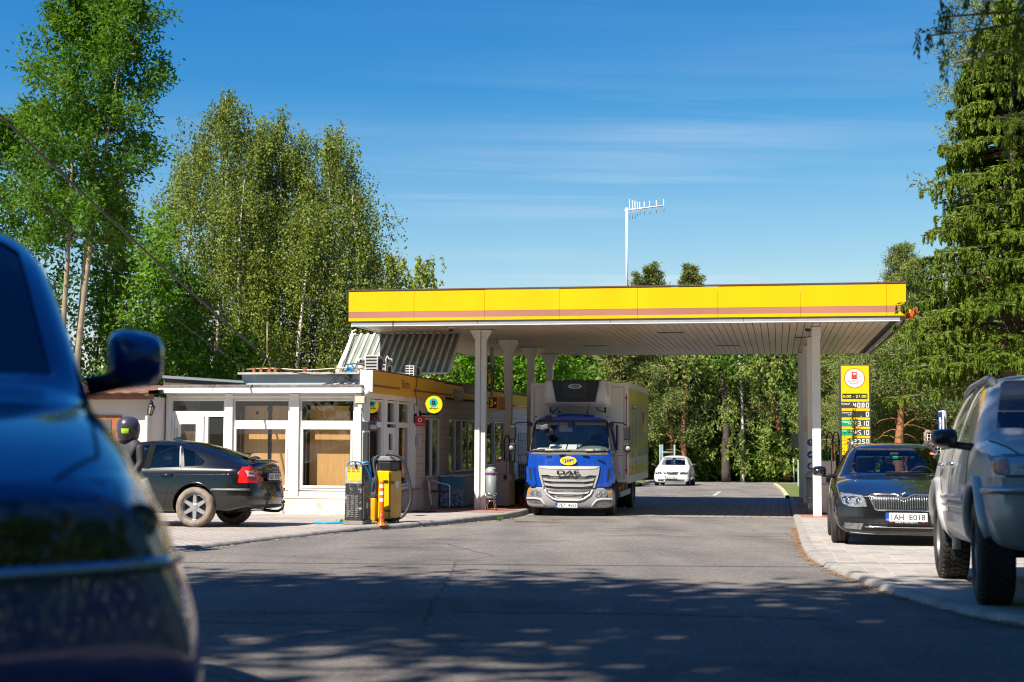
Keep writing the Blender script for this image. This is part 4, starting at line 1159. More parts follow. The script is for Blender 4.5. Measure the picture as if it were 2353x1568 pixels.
def plate(parent,c,txt,face=FRONT,w=.52,h=.11,frame=True,caption=None,tilt=0.0):
 mt=Matrix.Translation(c)@face@Matrix.Rotation(tilt,4,'X')
 mb=MB()
 def bx(x0,x1,y0,y1,z0,z1,m):m.bx(x0,x1,y0,y1,z0,z1)
 mb.bx(-w/2-.008,w/2+.008,-h/2-(.028 if caption is not None else.008),h/2+.008,-.012,0)
 mb.v=[tuple(mt@Vector(v))for v in mb.v]
 p=mb.build('number_plate',BLACK,parent)
 mb=MB();mb.bx(-w/2+.042,w/2,-h/2,h/2,.0005,.004);mb.v=[tuple(mt@Vector(v))for v in mb.v];mb.build('plate_face',PLATEW,p)
 mb=MB();mb.bx(-w/2,-w/2+.0415,-h/2,h/2,.0005,.004);mb.v=[tuple(mt@Vector(v))for v in mb.v];mb.build('country_band',BLUEP,p)
 a,b=txt.split(' ')
 for s,x0,x1 in((a,-w/2+.07,-.035),(b,.035,w/2-.025)):
  me=text_mesh(s,x1-x0,h*.68,.012,.0015);me.transform(mt@Matrix.Translation(((x0+x1)/2,0,.004)));link('lettering',me,BLACKL,p)
 me=text_mesh('CZ',.03,.018,.02,.0015);me.transform(mt@Matrix.Translation((-w/2+.021,-h*.3,.004)));link('lettering',me,WHITEL,p)
 if caption:
  me=text_mesh(caption,w*.55,.016,.02,.001);me.transform(mt@Matrix.Translation((0,-h/2-.013,.0)));link('caption',me,WHITEL,p)
 return p
def person_mesh(joints,edges,root,sub=2):
 me=bpy.data.meshes.new('person');me.from_pydata([j[:3]for j in joints],edges,[]);me.update()
 o=bpy.data.objects.new('person',me);C.objects.link(o)
 sk=o.modifiers.new('Skin','SKIN');
 for i,j in enumerate(joints):
  r=j[3];me.skin_vertices[0].data[i].radius=(r if not isinstance(r,tuple)else r[0],r if not isinstance(r,tuple)else r[1])
 me.skin_vertices[0].data[root].use_root=True
 s=o.modifiers.new('Sub','SUBSURF');s.levels=s.render_levels=sub
 dg=bpy.context.evaluated_depsgraph_get();r=bpy.data.meshes.new_from_object(o.evaluated_get(dg));bpy.data.objects.remove(o)
 r.polygons.foreach_set('use_smooth',[True]*len(r.polygons))
 return r
def build_car(t,P,paint,glass=CGLASS,interior=True):
 """body shell cut for wheel arches, cabin and windows; glass laid back into the openings"""
 me0=car_cage(P);bvh=bvh_of(me0)
 cut=[]
 for(yy,r)in P['wheels']:
  ar=r+P.get('arch',.055)
  for s in(-1,1):
   x0,x1=s*(P['W']/2+.3),s*(P['W']/2-P.get('well',.36));cut.append(cyl_mesh(yy,r+.01,ar,min(x0,x1),max(x0,x1)))
 if interior:
  cv=P['cavity']
  mb=MB();vs=[];fs=[]
  for y,za,zb,wa,wb in cv:vs+=[(-wa,y,za),(wa,y,za),(wb,y,zb),(-wb,y,zb)]
  k=len(cv)
  for i in range(k-1):
   for j in range(4):fs.append((4*i+j,4*i+(j+1)%4,4*i+4+(j+1)%4,4*i+4+j))
  fs+=[(3,2,1,0),(4*k-4,4*k-3,4*k-2,4*k-1)]
  mb.add(vs,fs);cut.append(mb.mesh('c'))
  cut.append(prism_mesh(P['ws'],'front',P['ws_y'][0],P['ws_y'][1]))
  for w in P['sidewin']:cut.append(prism_mesh(w,'side',-2,2))
  if P.get('rw'):cut.append(prism_mesh(P['rw'],'front',P['rw_y'][0],P['rw_y'][1]))
 body=boolean(me0,cut)
 b=link('body',body,[paint,P.get('inner',M('car interior',(.035,.034,.035),.85))],t)
 b.data.polygons.foreach_set
 # glass
 def grow(poly,k):
  cx=sum(p[0]for p in poly)/len(poly);cy=sum(p[1]for p in poly)/len(poly)
  return[(u+(k if u>cx else-k),v+(k if v>cy else-k))for u,v in poly]
 me=patch(bvh,P['ws'],'front',-.006,0,.07);link('windshield',me,P.get('wsglass',glass),t)
 for w in P['sidewin']:
  for v in('side','sideR'):
   me=patch(bvh,w,v,-.006,0,.08);link('side_window',me,glass,t)
 if P.get('rw'):me=patch(bvh,P['rw'],'rear',-.006,0,.08);link('rear_window',me,glass,t)
 return b,bvh
def headrest_seat(t,x,y,z0=.55,h=.62,w=.5,mat=None,head=True):
 mb=MB();rot=Matrix.Rotation(R(-14),4,'X')
 m=Matrix.Translation((x,y,z0))@rot
 mb.box((0,0,h/2),(w,.12,h),0,None);mb.v=[tuple(m@Vector(v))for v in mb.v]
 s=mb.build('seat',mat or SEAT,t,bevel=.05,seg=3)
 if head:
  mb=MB();mb.box((0,0,h+.12),(w*.55,.1,.19),0,None);mb.v=[tuple(m@Vector(v))for v in mb.v];mb.build('headrest',mat or SEAT,s,bevel=.04,seg=3)
 return s
def mirror(t,x,y,z,s,w,h,d,paint,mat=BLACK,stalk=.08):
 """door mirror; s = -1 for the -x side"""
 mb=MB();sec=[]
 vs=[];fs=[];n=14;k=6
 for i in range(k+1):
  f=i/k;yy=-d/2+d*f;sc=math.sqrt(max(0.02,1-(1-f)**2.2))if f<1 else 1
  for j in range(n):
   a=2*PI*j/n;ca,sa=math.cos(a),math.sin(a)
   q=(abs(ca)**.5)*(1 if ca>0 else-1);r=(abs(sa)**.6)*(1 if sa>0 else-1)
   vs.append((x+s*(stalk+w/2)+q*w/2*(sc**.6),y+yy,z+r*h/2*sc*(1-.12*s*q)))
 for i in range(k):
  for j in range(n):fs.append((i*n+j,i*n+(j+1)%n,(i+1)*n+(j+1)%n,(i+1)*n+j))
 fs.append(list(range(n))[::-1]);fs.append([k*n+j for j in range(n)])
 mb.add(vs,fs,0,True)
 m=mb.build('mirror',paint,t,auto=50)
 mb=MB();mb.tube([(x-s*.06,y+.03,z-h*.5),(x+s*(stalk*.5),y+.02,z-h*.42),(x+s*(stalk+w*.35),y+.0,z-h*.32)],[.03,.028,.03],8);mb.build('mirror_arm',mat,m)
 return m
SLOPE=math.atan(.0315)
# ------------------------------------------------------------------ black estate facing us
sp=thing('estate_car','shiny black estate car with silver roof rails and chrome ribbed grille on pale pavers','car',(0,0,0),R(-11.5),rx=-SLOPE)
q=at(2078,1100,18.55);sp.location=(q.x,q.y,gz(q.y+.96)+.046+.022)
PB=paintM('black car paint',(.008,.008,.010),rough=.18)
PS=dict(ys=[0,.05,.16,.35,.62,.95,1.25,1.42,1.6,1.8,2.0,2.2,2.5,2.9,3.3,3.7,4.1,4.4,4.62,4.78,4.84],W=1.82,ztop=[(0,.67),(.16,.72),(.35,.775),(.62,.835),(.95,.89),(1.25,.925),(1.42,.95),(1.6,1.06),(1.8,1.19),(2.0,1.305),(2.2,1.385),(2.5,1.425),(3.0,1.435),(3.6,1.42),(4.1,1.38),(4.4,1.33),(4.62,1.15),(4.78,.98),(4.84,.92)],zedge=[(0,.655),(.16,.70),(.35,.755),(.62,.815),(.95,.868),(1.25,.90),(1.42,.925),(1.6,1.03),(1.8,1.155),(2.0,1.265),(2.2,1.34),(2.5,1.38),(3.0,1.39),(3.6,1.375),(4.1,1.335),(4.4,1.28),(4.62,1.1),(4.78,.95),(4.84,.88)],zbelt=[(0,.62),(.16,.655),(.35,.705),(.62,.76),(.95,.81),(1.3,.85),(1.8,.885),(3,.91),(4.2,.93),(4.6,.91),(4.84,.84)],wbelt=[(0,.78),(.3,.83),(.9,.865),(2,.87),(3.5,.865),(4.5,.82),(4.84,.76)],wtop=[(0,.56),(.3,.66),(.9,.70),(1.3,.71),(1.5,.695),(2.1,.61),(2.6,.60),(3.6,.59),(4.3,.56),(4.84,.6)],wmax=[(0,.84),(.2,.89),(.6,.905),(4.2,.905),(4.84,.84)],zmax=[(0,.45),(.8,.6),(4.0,.62),(4.84,.55)],wbot=[(0,.78),(.4,.82),(4.4,.82),(4.84,.76)],zbot=[(0,.16),(.3,.17),(.8,.19),(4,.2),(4.84,.28)],nose=[(.1,.10),(.2,.02),(.3,-.01),(.45,0),(.6,.02),(.68,.06),(.75,.14),(1.0,.3)],plan=.27,tail=[(.2,.1),(.5,0),(.9,.05),(1.3,.15)],rplan=.15,wheels=[(.97,.325),(3.73,.325)],ws=[(-.63,.965),(.63,.965),(.60,1.05),(.53,1.30),(.48,1.325),(-.48,1.325),(-.53,1.30),(-.60,1.05)],ws_y=(1.3,2.6),sidewin=[[(1.80,.935),(2.28,1.255),(2.5,1.31),(2.74,1.32),(2.76,.945)],[(2.83,.945),(2.81,1.32),(3.5,1.295),(3.62,.955)],[(3.70,.96),(3.60,1.285),(4.05,1.25),(4.28,1.12),(4.32,.985)]],rw=[(-.5,1.0),(.5,1.0),(.44,1.25),(-.44,1.25)],rw_y=(4.1,6),cavity=[(1.22,.45,.80,.60,.60),(1.5,.40,.90,.70,.60),(2.2,.35,1.32,.74,.53),(2.6,.35,1.37,.74,.53),(3.6,.35,1.36,.74,.52),(4.2,.5,1.28,.72,.48),(4.5,.6,1.0,.66,.46)])
b,bv=build_car(sp,PS,PB)
def skoda_front(t,bv,k,grille,zemb,remb,slats,hl,hlrefl=True,dark=None):
 """chrome framed slatted grille, emblem and lamps on the nose"""
 me=patch(bv,grille,'front',.004,.02,.05);g=link('grille',me,M('grille black',(.006,.006,.007),.4),t)
 ringpoly(bv,grille,'front',.026*k,.008,CHROME,g,'grille_frame')
 us=[p[0]for p in grille];x0,x1=min(us),max(us)
 def span(x):
  zs=[]
  for(a,b_),(c,d)in zip(grille,grille[1:]+grille[:1]):
   if(a-x)*(c-x)<0:zs.append(b_+(d-b_)*(x-a)/(c-a))
  return(min(zs),max(zs))if len(zs)>=2 else None
 mb=MB()
 for i in range(slats):
  x=x0+(x1-x0)*(i+.5)/slats
  s=span(x)
  if not s:continue
  pts=[]
  for z in np.linspace(s[0]+.012,s[1]-.012,4):
   h,nn,_,_=bv.ray_cast(Vector((x,-3,z)),Vector((0,1,0)))
   if h:pts.append(h+nn*.012*(1 if nn.y<0 else-1))
  if len(pts)>1:mb.tube(pts,.0055*k,5)
 mb.build('grille_slats',M('grey chrome',(.45,.45,.46),.25,.9),g)
 h,nn,_,_=bv.ray_cast(Vector((0,-3,zemb)),Vector((0,1,0)))
 if nn.y>0:nn=-nn
 mt=Matrix.Translation(h+nn*.004)@nn.to_track_quat('Z','Y').to_matrix().to_4x4()
 mb=MB();mb.lathe([(remb,-.03),(remb,.006),(remb*.86,.012),(remb*.80,.004)],28,0,mt);em=mb.build('emblem',CHROME,t)
 mb=MB();mb.lathe([(remb*.82,.003),(.001,.003)],28,0,mt);mb.build('emblem_ground',M('emblem dark',(.1,.11,.11),.3),em)
 mb=MB();r=remb*.7
 P2=[(-.85,-.35),(.75,-.35),(.95,-.1),(.3,-.1),(.75,.15),(.2,.1),(.5,.45),(.0,.25),(.1,.7),(-.3,.3),(-.5,.75),(-.5,.1),(-.9,-.1)]
 mb.prism([(u*r,v*r)for u,v in P2],.004,.008,0,mt@Matrix.Rotation(0,4,'Z'),axis='z');mb.build('emblem_arrow',CHROME,em)
 for s in(-1,1):
  pl=hl if s<0 else mirx(hl)
  me=patch(bv,pl,'front',.004,.0,.04);
  h_=link('headlight',me,LAMPIN if hlrefl else M('smoked lamp',(.10,.10,.11),.15,.5),t)
  me=patch(bv,pl,'front',.012,.012,.05);link('lens',me,LAMPGL,h_)
  ringpoly(bv,pl,'front',.012,.004,BLACK,h_,'seal')
  cx=sum(p[0]for p in pl)/len(pl);cz=sum(p[1]for p in pl)/len(pl)
  w=max(p[0]for p in pl)-min(p[0]for p in pl)
  for dx,rr in((s*w*.16,.055*k),(-s*w*.2,.04*k)):
   h,nn,_,_=bv.ray_cast(Vector((cx+dx,-3,cz)),Vector((0,1,0)))
   m_=Matrix.Translation(h+Vector((0,-.007,0)))@Matrix.Rotation(R(90),4,'X')
   mb=MB();mb.lathe([(rr,-.02),(rr,.004),(rr*.85,.008),(rr*.8,-.0)],20,0,m_);mb.lathe([(rr*.55,.0),(rr*.3,.012),(.001,.015)],16,0,m_)
   mb.build('projector',CHROME,h_)
   mb=MB();mb.lathe([(rr*.8,.001),(rr*.56,.002)],20,0,m_);mb.build('bezel',BLACK,h_)
 return g
gr=[(-.445,.655),(-.43,.668),(-.12,.672),(-.07,.658),(-.03,.632),(.03,.632),(.07,.658),(.12,.672),(.43,.668),(.445,.655),(.36,.482),(.33,.470),(-.33,.470),(-.36,.482)]
hl=[(-.80,.685),(-.80,.62),(-.775,.545),(-.68,.505),(-.57,.505),(-.465,.512),(-.49,.60),(-.53,.66),(-.66,.678)]
skoda_front(sp,bv,1,gr,.685,.048,30,hl)
# lower intake, chrome strip, fog lamps, lip
lo=[(-.70,.315),(.70,.315),(.66,.20),(-.66,.20)]
me=patch(bv,lo,'front',.003,.02,.06);lg=link('lower_intake',me,_M['grille black'],sp)
ringpoly(bv,[(-.50,.255),(.50,.255)],'front',.02,.012,CHROME,lg,'chrome_strip',closed=False)
for z in(.29,.222):
 mb=MB()
 for i in range(14):
  x=-.46+i*.0708
  for dz0,dz1 in((0,.014),(.014,0)):
   pts=[]
   for xx,zz in((x+(0 if dz0==0 else.035),z+dz0),(x+(.035 if dz0==0 else.0708),z+dz1)):
    h,nn,_,_=bv.ray_cast(Vector((xx,-3,zz)),Vector((0,1,0)));pts.append(h+Vector((0,-.008,0)))
   mb.tube(pts,.004,4)
 mb.build('intake_mesh',M('mesh grey',(.08,.08,.08),.4),lg)
for s in(-1,1):
 f=[(-.755,.30),(-.765,.255),(-.75,.225),(-.55,.212),(-.515,.295)]
 f=f if s<0 else mirx(f)
 me=patch(bv,f,'front',.005,.015,.05);fo=link('fog_lamp',me,M('fog reflector',(.30,.30,.31),.25,.6,var=.5,scale=30),sp)
 me=patch(bv,f,'front',.012,.006,.05);link('lens',me,LAMPGL,fo)
ringpoly(bv,[(-.80,.185),(-.5,.165),(0,.158),(.5,.165),(.80,.185)],'front',.018,.004,M('scuffed lip',(.2,.2,.2),.4),sp,'bumper_lip',closed=False)
# hood shut lines and creases
SEAM=M('seam black',(.003,.003,.003),.8)
mb=None
for pl in([(-.80,.70),(-.62,.70),(-.45,.695)],[(.80,.70),(.62,.70),(.45,.695)]):pass
def topseam(t,bv,pl,w=.006,name='shut_line'):ringpoly(bv,pl,'top',w,.0005,SEAM,t,name,closed=False)
topseam(sp,bv,[(-.50,.22),(-.62,.34),(-.69,.7),(-.735,1.2)]);topseam(sp,bv,[(.50,.22),(.62,.34),(.69,.7),(.735,1.2)])
ringpoly(bv,[(-.55,.695),(0,.71),(.55,.695)],'front',.006,.0005,SEAM,sp,'shut_line',closed=False)
for v in('side','sideR'):
 ringpoly(bv,[(1.62,.88),(1.52,.6),(1.55,.3)],v,.006,.0005,SEAM,sp,'shut_line',closed=False)
 ringpoly(bv,[(2.78,.92),(2.8,.3)],v,.006,.0005,SEAM,sp,'shut_line',closed=False)
 ringpoly(bv,[(1.78,.925),(4.33,.965)],v,.014,.004,CHROME,sp,'window_trim',closed=False)
 me=patch(bv,[(2.74,.94),(2.72,1.33),(2.83,1.33),(2.85,.94)],v,.002,.004,.06);link('pillar_trim',me,BLACK,sp)
plate(sp,(.02,-.035,.385),'1AH E018',caption='ČESKÁ REPUBLIKA')
ppl=[o for o in sp.children if o.name.startswith('number_plate')][0]
for x in(-.20,.21):
 mb=MB();mb.bx(.02+x-.012,.02+x+.012,-.038,-.034,.315,.325);mb.build('flag_badge',RED,ppl)
for s in(-1,1):
 wheel(sp,s*.80,.97,.325,.225,s,5,rim=RIMM);wheel(sp,s*.80,3.73,.325,.225,s,5)
 m=mirror(sp,s*.88,1.72,.985,s,.2,.15,.17,PB)
 mb=MB();pts=[(s*.565,2.18,1.36),(s*.575,2.24,1.425),(s*.58,2.5,1.455),(s*.575,3.4,1.455),(s*.56,4.2,1.40),(s*.555,4.28,1.35)]
 mb.tube(pts,[.03,.024,.02,.02,.022,.03],8);mb.build('roof_rail',M('satin rail',(.55,.55,.55),.35,.9),sp)
for x,y in((-.37,2.55),(.37,2.55)):headrest_seat(sp,x,y,.42,.58,.5,M('grey seat',(.20,.17,.16),.85))
for x in(-.42,0,.42):headrest_seat(sp,x,3.5,.42,.5,.42,M('grey seat',(.20,.17,.16),.85))
mb=MB();mb.bx(-.72,.72,1.34,1.75,.6,.915);mb.build('dashboard',M('dash dark',(.05,.05,.052),.7),sp,bevel=.04)
mb=MB();mt=Matrix.Translation((.37,1.95,.90))@Matrix.Rotation(R(-65),4,'X')
mb.tube([mt@Vector((.18*math.cos(a),.18*math.sin(a),0))for a in np.linspace(0,2*PI,25)],.014,6,cap=False);mb.tube([mt@Vector((-.17,0,0)),mt@Vector((.17,0,0))],.015,5)
mb.build('steering_wheel',M('wheel grey',(.08,.08,.085),.35),sp)
mb=MB();mb.bx(-.06,.06,1.90,1.96,1.17,1.26);mb.bx(-.12,.12,1.93,1.96,1.15,1.2);mr=mb.build('rear_view_mirror',BLACK,sp,bevel=.01)
mb=MB();mb.bx(-.03,.045,1.84,1.86,1.17,1.205);mb.build('toll_tag',M('green tag',(.02,.5,.28),.4),mr)
me=patch(bv,[(.50,1.235),(.56,1.235),(.545,1.262),(.49,1.262)],'front',.002,.003,.05);link('sticker',me,M('orange sticker',(.8,.22,.03),.5),sp)
mb=MB()
for s in(-1,1):
 pts=[]
 for x,z in((s*.05-.1,.965),(s*.05+.45*1-.1,.975)):
  h,nn,_,_=bv.ray_cast(Vector((x,-3,z)),Vector((0,1,0)));pts.append(h+Vector((0,-.02,.01)))
 mb.tube(pts,.01,5)
mb.build('wiper',BLACK,sp)
# the driver, dimly seen
J=[(0,0,.0,.15),(0,.02,.2,.15),(0,.03,.42,(.17,.12)),(0,.02,.52,.06),(0,-.02,.62,.085),(0,-.02,.72,.09),(.0,-.02,.80,.06),(-.19,.0,.44,.06),(-.22,-.2,.28,.048),(-.13,-.42,.38,.04),(.19,0,.44,.06),(.22,-.2,.28,.048),(.12,-.42,.38,.04)]
E=[(0,1),(1,2),(2,3),(3,4),(4,5),(5,6),(2,7),(7,8),(8,9),(2,10),(10,11),(11,12)]
drv=thing('person','dark-haired driver in dark clothes dimly seen behind the wheel of the black estate','person',(0,0,0),R(-11.5),rx=-SLOPE)
bpy.context.view_layer.update()
drv.location=sp.matrix_world@Vector((.37,2.42,.38))
link('body',person_mesh(J,E,0),M('dark jacket',(.03,.03,.04),.8),drv)
mb=MB();mb.lathe([(.001,-.11),(.06,-.09),(.075,-.02),(.07,.05),(.04,.09),(.001,.1)],14,0,Matrix.Translation((0,-.035,.68)));mb.build('face',M('skin',(.45,.26,.19),.6),drv)
mb=MB()
for s in(-1,1):
 o=Vector((s*.125,-.43,.38))
 mb.tube([o,o+Vector((0,-.05,.03)),o+Vector((0,-.09,.03))],[.032,.04,.03],8)
 for k in range(4):mb.tube([o+Vector((s*(-.03+.02*k),-.08,.03)),o+Vector((s*(-.03+.02*k),-.13,.02-.004*k)),o+Vector((s*(-.03+.02*k),-.14,-.02))],.009,6)
 mb.tube([o+Vector((-s*.03,-.03,.03)),o+Vector((-s*.06,-.07,.04))],.011,6)
mb.build('hands',_M['skin'],drv)
# ------------------------------------------------------------------ silver off-roader at the right edge
jp=thing('off_roader','dusty silver off-roader with black mirrors and roof rails cut by the picture edge','car',(3.93,8.83,0),R(-11.3),rx=-SLOPE)
jp.location.z=gz(9.8)+.046+.022
PSV=paintM('silver paint',(.50,.475,.44),rough=.42,metal=.2,coat=.25)
PJ=dict(ys=[0,.04,.14,.3,.6,.95,1.25,1.42,1.6,1.8,1.98,2.2,2.6,3.0,3.5,3.9,4.25,4.45,4.56,4.61],W=1.84,ztop=[(0,.98),(.14,1.04),(.3,1.07),(.6,1.11),(.95,1.15),(1.25,1.18),(1.42,1.21),(1.6,1.36),(1.8,1.52),(1.98,1.64),(2.2,1.70),(2.6,1.725),(3.5,1.73),(4.25,1.69),(4.45,1.6),(4.56,1.3),(4.61,1.1)],zedge=[(0,.96),(.14,1.02),(.3,1.05),(.6,1.09),(.95,1.13),(1.25,1.155),(1.42,1.185),(1.6,1.32),(1.8,1.47),(1.98,1.585),(2.2,1.645),(2.6,1.67),(3.5,1.67),(4.25,1.63),(4.45,1.54),(4.56,1.25),(4.61,1.05)],zbelt=[(0,.93),(.14,.97),(.6,1.03),(1.3,1.075),(2,1.09),(3.5,1.11),(4.4,1.12),(4.61,1.0)],wbelt=[(0,.80),(.3,.84),(1,.86),(2,.865),(4,.85),(4.61,.80)],wtop=[(0,.68),(.3,.70),(1.3,.74),(1.5,.73),(2.0,.645),(2.4,.63),(3.8,.62),(4.4,.6),(4.61,.62)],wmax=[(0,.85),(.2,.90),(.6,.915),(4.3,.915),(4.61,.86)],zmax=[(0,.7),(.8,.78),(4.61,.75)],wbot=[(0,.80),(.4,.84),(4.4,.84),(4.61,.8)],zbot=[(0,.42),(.25,.40),(.6,.37),(1.5,.34),(4,.36),(4.61,.46)],nose=[(.4,.10),(.5,.0),(.7,-.02),(.82,-.01),(.86,.05),(1.0,.06),(1.05,.12),(1.3,.25)],plan=.20,planp=3.2,tail=[(.4,.05),(.8,0),(1.2,.03),(1.6,.1)],rplan=.1,blend=(.7,.5),wheels=[(.95,.365),(3.64,.365)],arch=.10,well=.40,ws=[(-.68,1.235),(.68,1.235),(.665,1.30),(.57,1.60),(.53,1.625),(-.53,1.625),(-.57,1.60),(-.665,1.30)],ws_y=(1.3,2.4),sidewin=[[(1.78,1.14),(2.12,1.53),(2.26,1.60),(2.70,1.625),(2.72,1.14)],[(2.82,1.14),(2.80,1.625),(3.52,1.615),(3.62,1.36),(3.62,1.15)],[(3.72,1.16),(3.70,1.58),(4.22,1.55),(4.34,1.2)]],rw=[(-.5,1.15),(.5,1.15),(.46,1.5),(-.46,1.5)],rw_y=(4.0,6),cavity=[(1.22,.6,1.08,.64,.64),(1.5,.55,1.20,.74,.66),(2.1,.5,1.60,.78,.56),(2.6,.5,1.66,.78,.56),(3.6,.5,1.66,.78,.55),(4.2,.5,1.58,.76,.53),(4.4,.7,1.2,.7,.5)])
b,bv=build_car(jp,PJ,PSV)
b.modifiers.clear()
TRIMG=M('grey bumper plastic',(.26,.27,.29),.45,.2,var=.08)
# bumper skin, trim strip, lamps
bp_=[(-.86,.86),(.86,.86),(.88,.66),(.82,.47),(.6,.42),(-.6,.42),(-.82,.47),(-.88,.66)]
me=patch(bv,bp_,'front',.03,.06,.07);bmp=link('bumper',me,M('bumper silver',(.30,.295,.285),.4,.2,coat=.3),jp)
ringpoly(bv,[(-.88,.775),(-.5,.775),(.5,.775),(.88,.775)],'front',.05,.045,M('rub strip',(.40,.42,.45),.3,.6),bmp,'rub_strip',closed=False)
hlj=[(-.84,1.0),(-.84,.90),(-.79,.875),(-.40,.875),(-.40,.995),(-.6,1.01)]
for s in(-1,1):
 p=hlj if s<0 else mirx(hlj)
 me=patch(bv,p,'front',.001,.0,.05);h_=link('headlight',me,M('pale reflector',(.62,.65,.68),.35,.15,var=.4,scale=22),jp)
 me=patch(bv,p,'front',.014,.014,.06);link('lens',me,LAMPGL,h_)
 ringpoly(bv,p,'front',.02,.006,M('lamp surround',(.05,.055,.06),.4),h_,'surround')
 am=[(-.835,.985),(-.835,.90),(-.785,.885),(-.775,.985)]
 me=patch(bv,am if s<0 else mirx(am),'front',.008,.004,.05);link('indicator',me,M('dim amber',(.45,.12,.05),.25),h_)
 h,nn,_,_=bv.ray_cast(Vector((s*.60,-3,.575)),Vector((0,1,0)))
 mt=Matrix.Translation(h+Vector((0,-.03,0)))@Matrix.Rotation(R(90),4,'X')
 mb=MB();mb.lathe([(.095,-.06),(.095,.006),(.075,.012),(.072,-.01)],24,0,mt);fo=mb.build('fog_lamp',M('fog rim',(.12,.12,.13),.4),jp)
 mb=MB();mb.lathe([(.073,.0),(.05,.014),(.001,.02)],20,0,mt);mb.build('lens',M('fog glass',(.35,.36,.34),.12,.4),fo)
gj=[(-.36,1.0),(.36,1.0),(.34,.88),(-.34,.88)]
me=patch(bv,gj,'front',.004,.02,.06);g=link('grille',me,_M['grille black'],jp)
mb=MB()
for i in range(8):
 x=-.32+i*.0914
 h,nn,_,_=bv.ray_cast(Vector((x,-3,.94)),Vector((0,1,0)));mb.box((x,h.y-.012,.94),(.03,.03,.125))
mb.build('grille_bars',PSV,g,bevel=.008)
for s,v in((-1,'side'),(1,'sideR')):
# wheel-arch flares, lower cladding, rub strips
 for yy in(.95,3.64):
  pts=[]
  for a in np.linspace(-12,192,18):
   y=yy+.475*math.cos(R(a));z=.375+.475*math.sin(R(a))
   h,nn,_,_=bv.ray_cast(Vector((s*4,y,min(max(z,.38),1.0))),Vector((-s,0,0)))
   if h:pts.append(Vector((h.x+s*.012,y,z)))
  mb=MB();mb.tube(pts,.038,8);mb.build('arch_flare',PSV,jp)
 for z,w in((.72,.05),(.66,.035)):
  ringpoly(bv,[(1.5,z),(3.1,z)],v,w,.012,PSV,jp,'side_strip',closed=False)
 me=patch(bv,[(1.48,.60),(3.12,.60),(3.12,.40),(1.48,.40)],v,.018,.03,.08);link('sill_cladding',me,PSV,jp)
 for y0,pl in((0,[(1.68,1.08),(1.55,.9),(1.5,.42)]),(0,[(2.76,1.12),(2.77,.42)]),(0,[(3.66,1.12),(3.62,.95),(3.25,.75),(3.2,.42)])):
  ringpoly(bv,pl,v,.008,.0008,SEAM,jp,'shut_line',closed=False)
 for y in(2.55,3.40):
  h,nn,_,_=bv.ray_cast(Vector((s*4,y,.985)),Vector((-s,0,0)))
  mb=MB();mb.tube([(h.x,y-.1,.985),(h.x+s*.035,y-.08,.985),(h.x+s*.035,y+.08,.985),(h.x,y+.1,.985)],.016,8);mb.build('door_handle',CHROME,jp)
 me=patch(bv,[(2.71,1.13),(2.69,1.64),(2.81,1.64),(2.83,1.13)],v,.002,.004,.08);link('pillar_trim',me,PSV,jp)
 ringpoly(bv,[(1.76,1.125),(4.36,1.145)],v,.02,.004,M('window rubber',(.02,.02,.02),.5),jp,'window_trim',closed=False)
 wheel(jp,s*.795,.95,.37,.245,s,5,hub=.58,lugs=44,rim=M('dirty alloy',(.38,.37,.36),.4,.7,var=.3,scale=8),steer=R(-3))
 wheel(jp,s*.795,3.64,.37,.245,s,5,hub=.58,lugs=44,rim=_M['dirty alloy'])
 mirror(jp,s*.89,1.60,1.165,s,.19,.14,.15,M('black mirror shell',(.015,.015,.016),.35),stalk=.05)
 mb=MB();mb.tube([(s*.600,2.14,1.57),(s*.600,2.20,1.61),(s*.600,2.32,1.645),(s*.605,2.6,1.672),(s*.6,3.6,1.672),(s*.585,4.15,1.64),(s*.58,4.22,1.60)],[.03,.036,.034,.028,.028,.03,.03],8);mb.build('roof_rail',M('rail grey',(.14,.14,.15),.45),jp)
 mb=MB();mb.bx(s*.80-.03,s*.80+.03,1.42,1.45,.18,.55);mb.build('mud_flap',BLACK,jp)
topseam(jp,bv,[(-.62,.12),(-.70,.3),(-.745,.8),(-.765,1.25)],.012);topseam(jp,bv,[(.62,.12),(.70,.3),(.745,.8),(.765,1.25)],.012)
ringpoly(bv,[(-.84,1.018),(-.4,1.012),(.4,1.012),(.84,1.018)],'front',.01,.0005,SEAM,jp,'shut_line',closed=False)
mb=MB()
for pl in([(-.52,1.245),(-.1,1.29)],[(0.1,1.245),(.5,1.28)]):
 pts=[]
 for x,z in pl:
  h,nn,_,_=bv.ray_cast(Vector((x,-3,z)),Vector((0,1,0)));pts.append(h+Vector((0,-.03,.015)))
 mb.tube(pts,.014,6)
mb.build('wiper',BLACK,jp)
for x,y in((-.38,2.6),(.38,2.6),(-.4,3.5),(.4,3.5)):headrest_seat(jp,x,y,.6,.62,.52)
mb=MB();mb.bx(-.74,.74,1.35,1.72,.8,1.18);mb.build('dashboard',_M['dash dark'],jp,bevel=.04)
mb=MB();mb.bx(-.35,.35,.9,1.05,.30,.42);mb.cyl((-.72,.95,.37),(.72,.95,.37),.05,8);mb.build('front_axle',M('chassis black',(.02,.02,.02),.7),jp)
plate(jp,(0,-.07,.62),'3S4 0618')
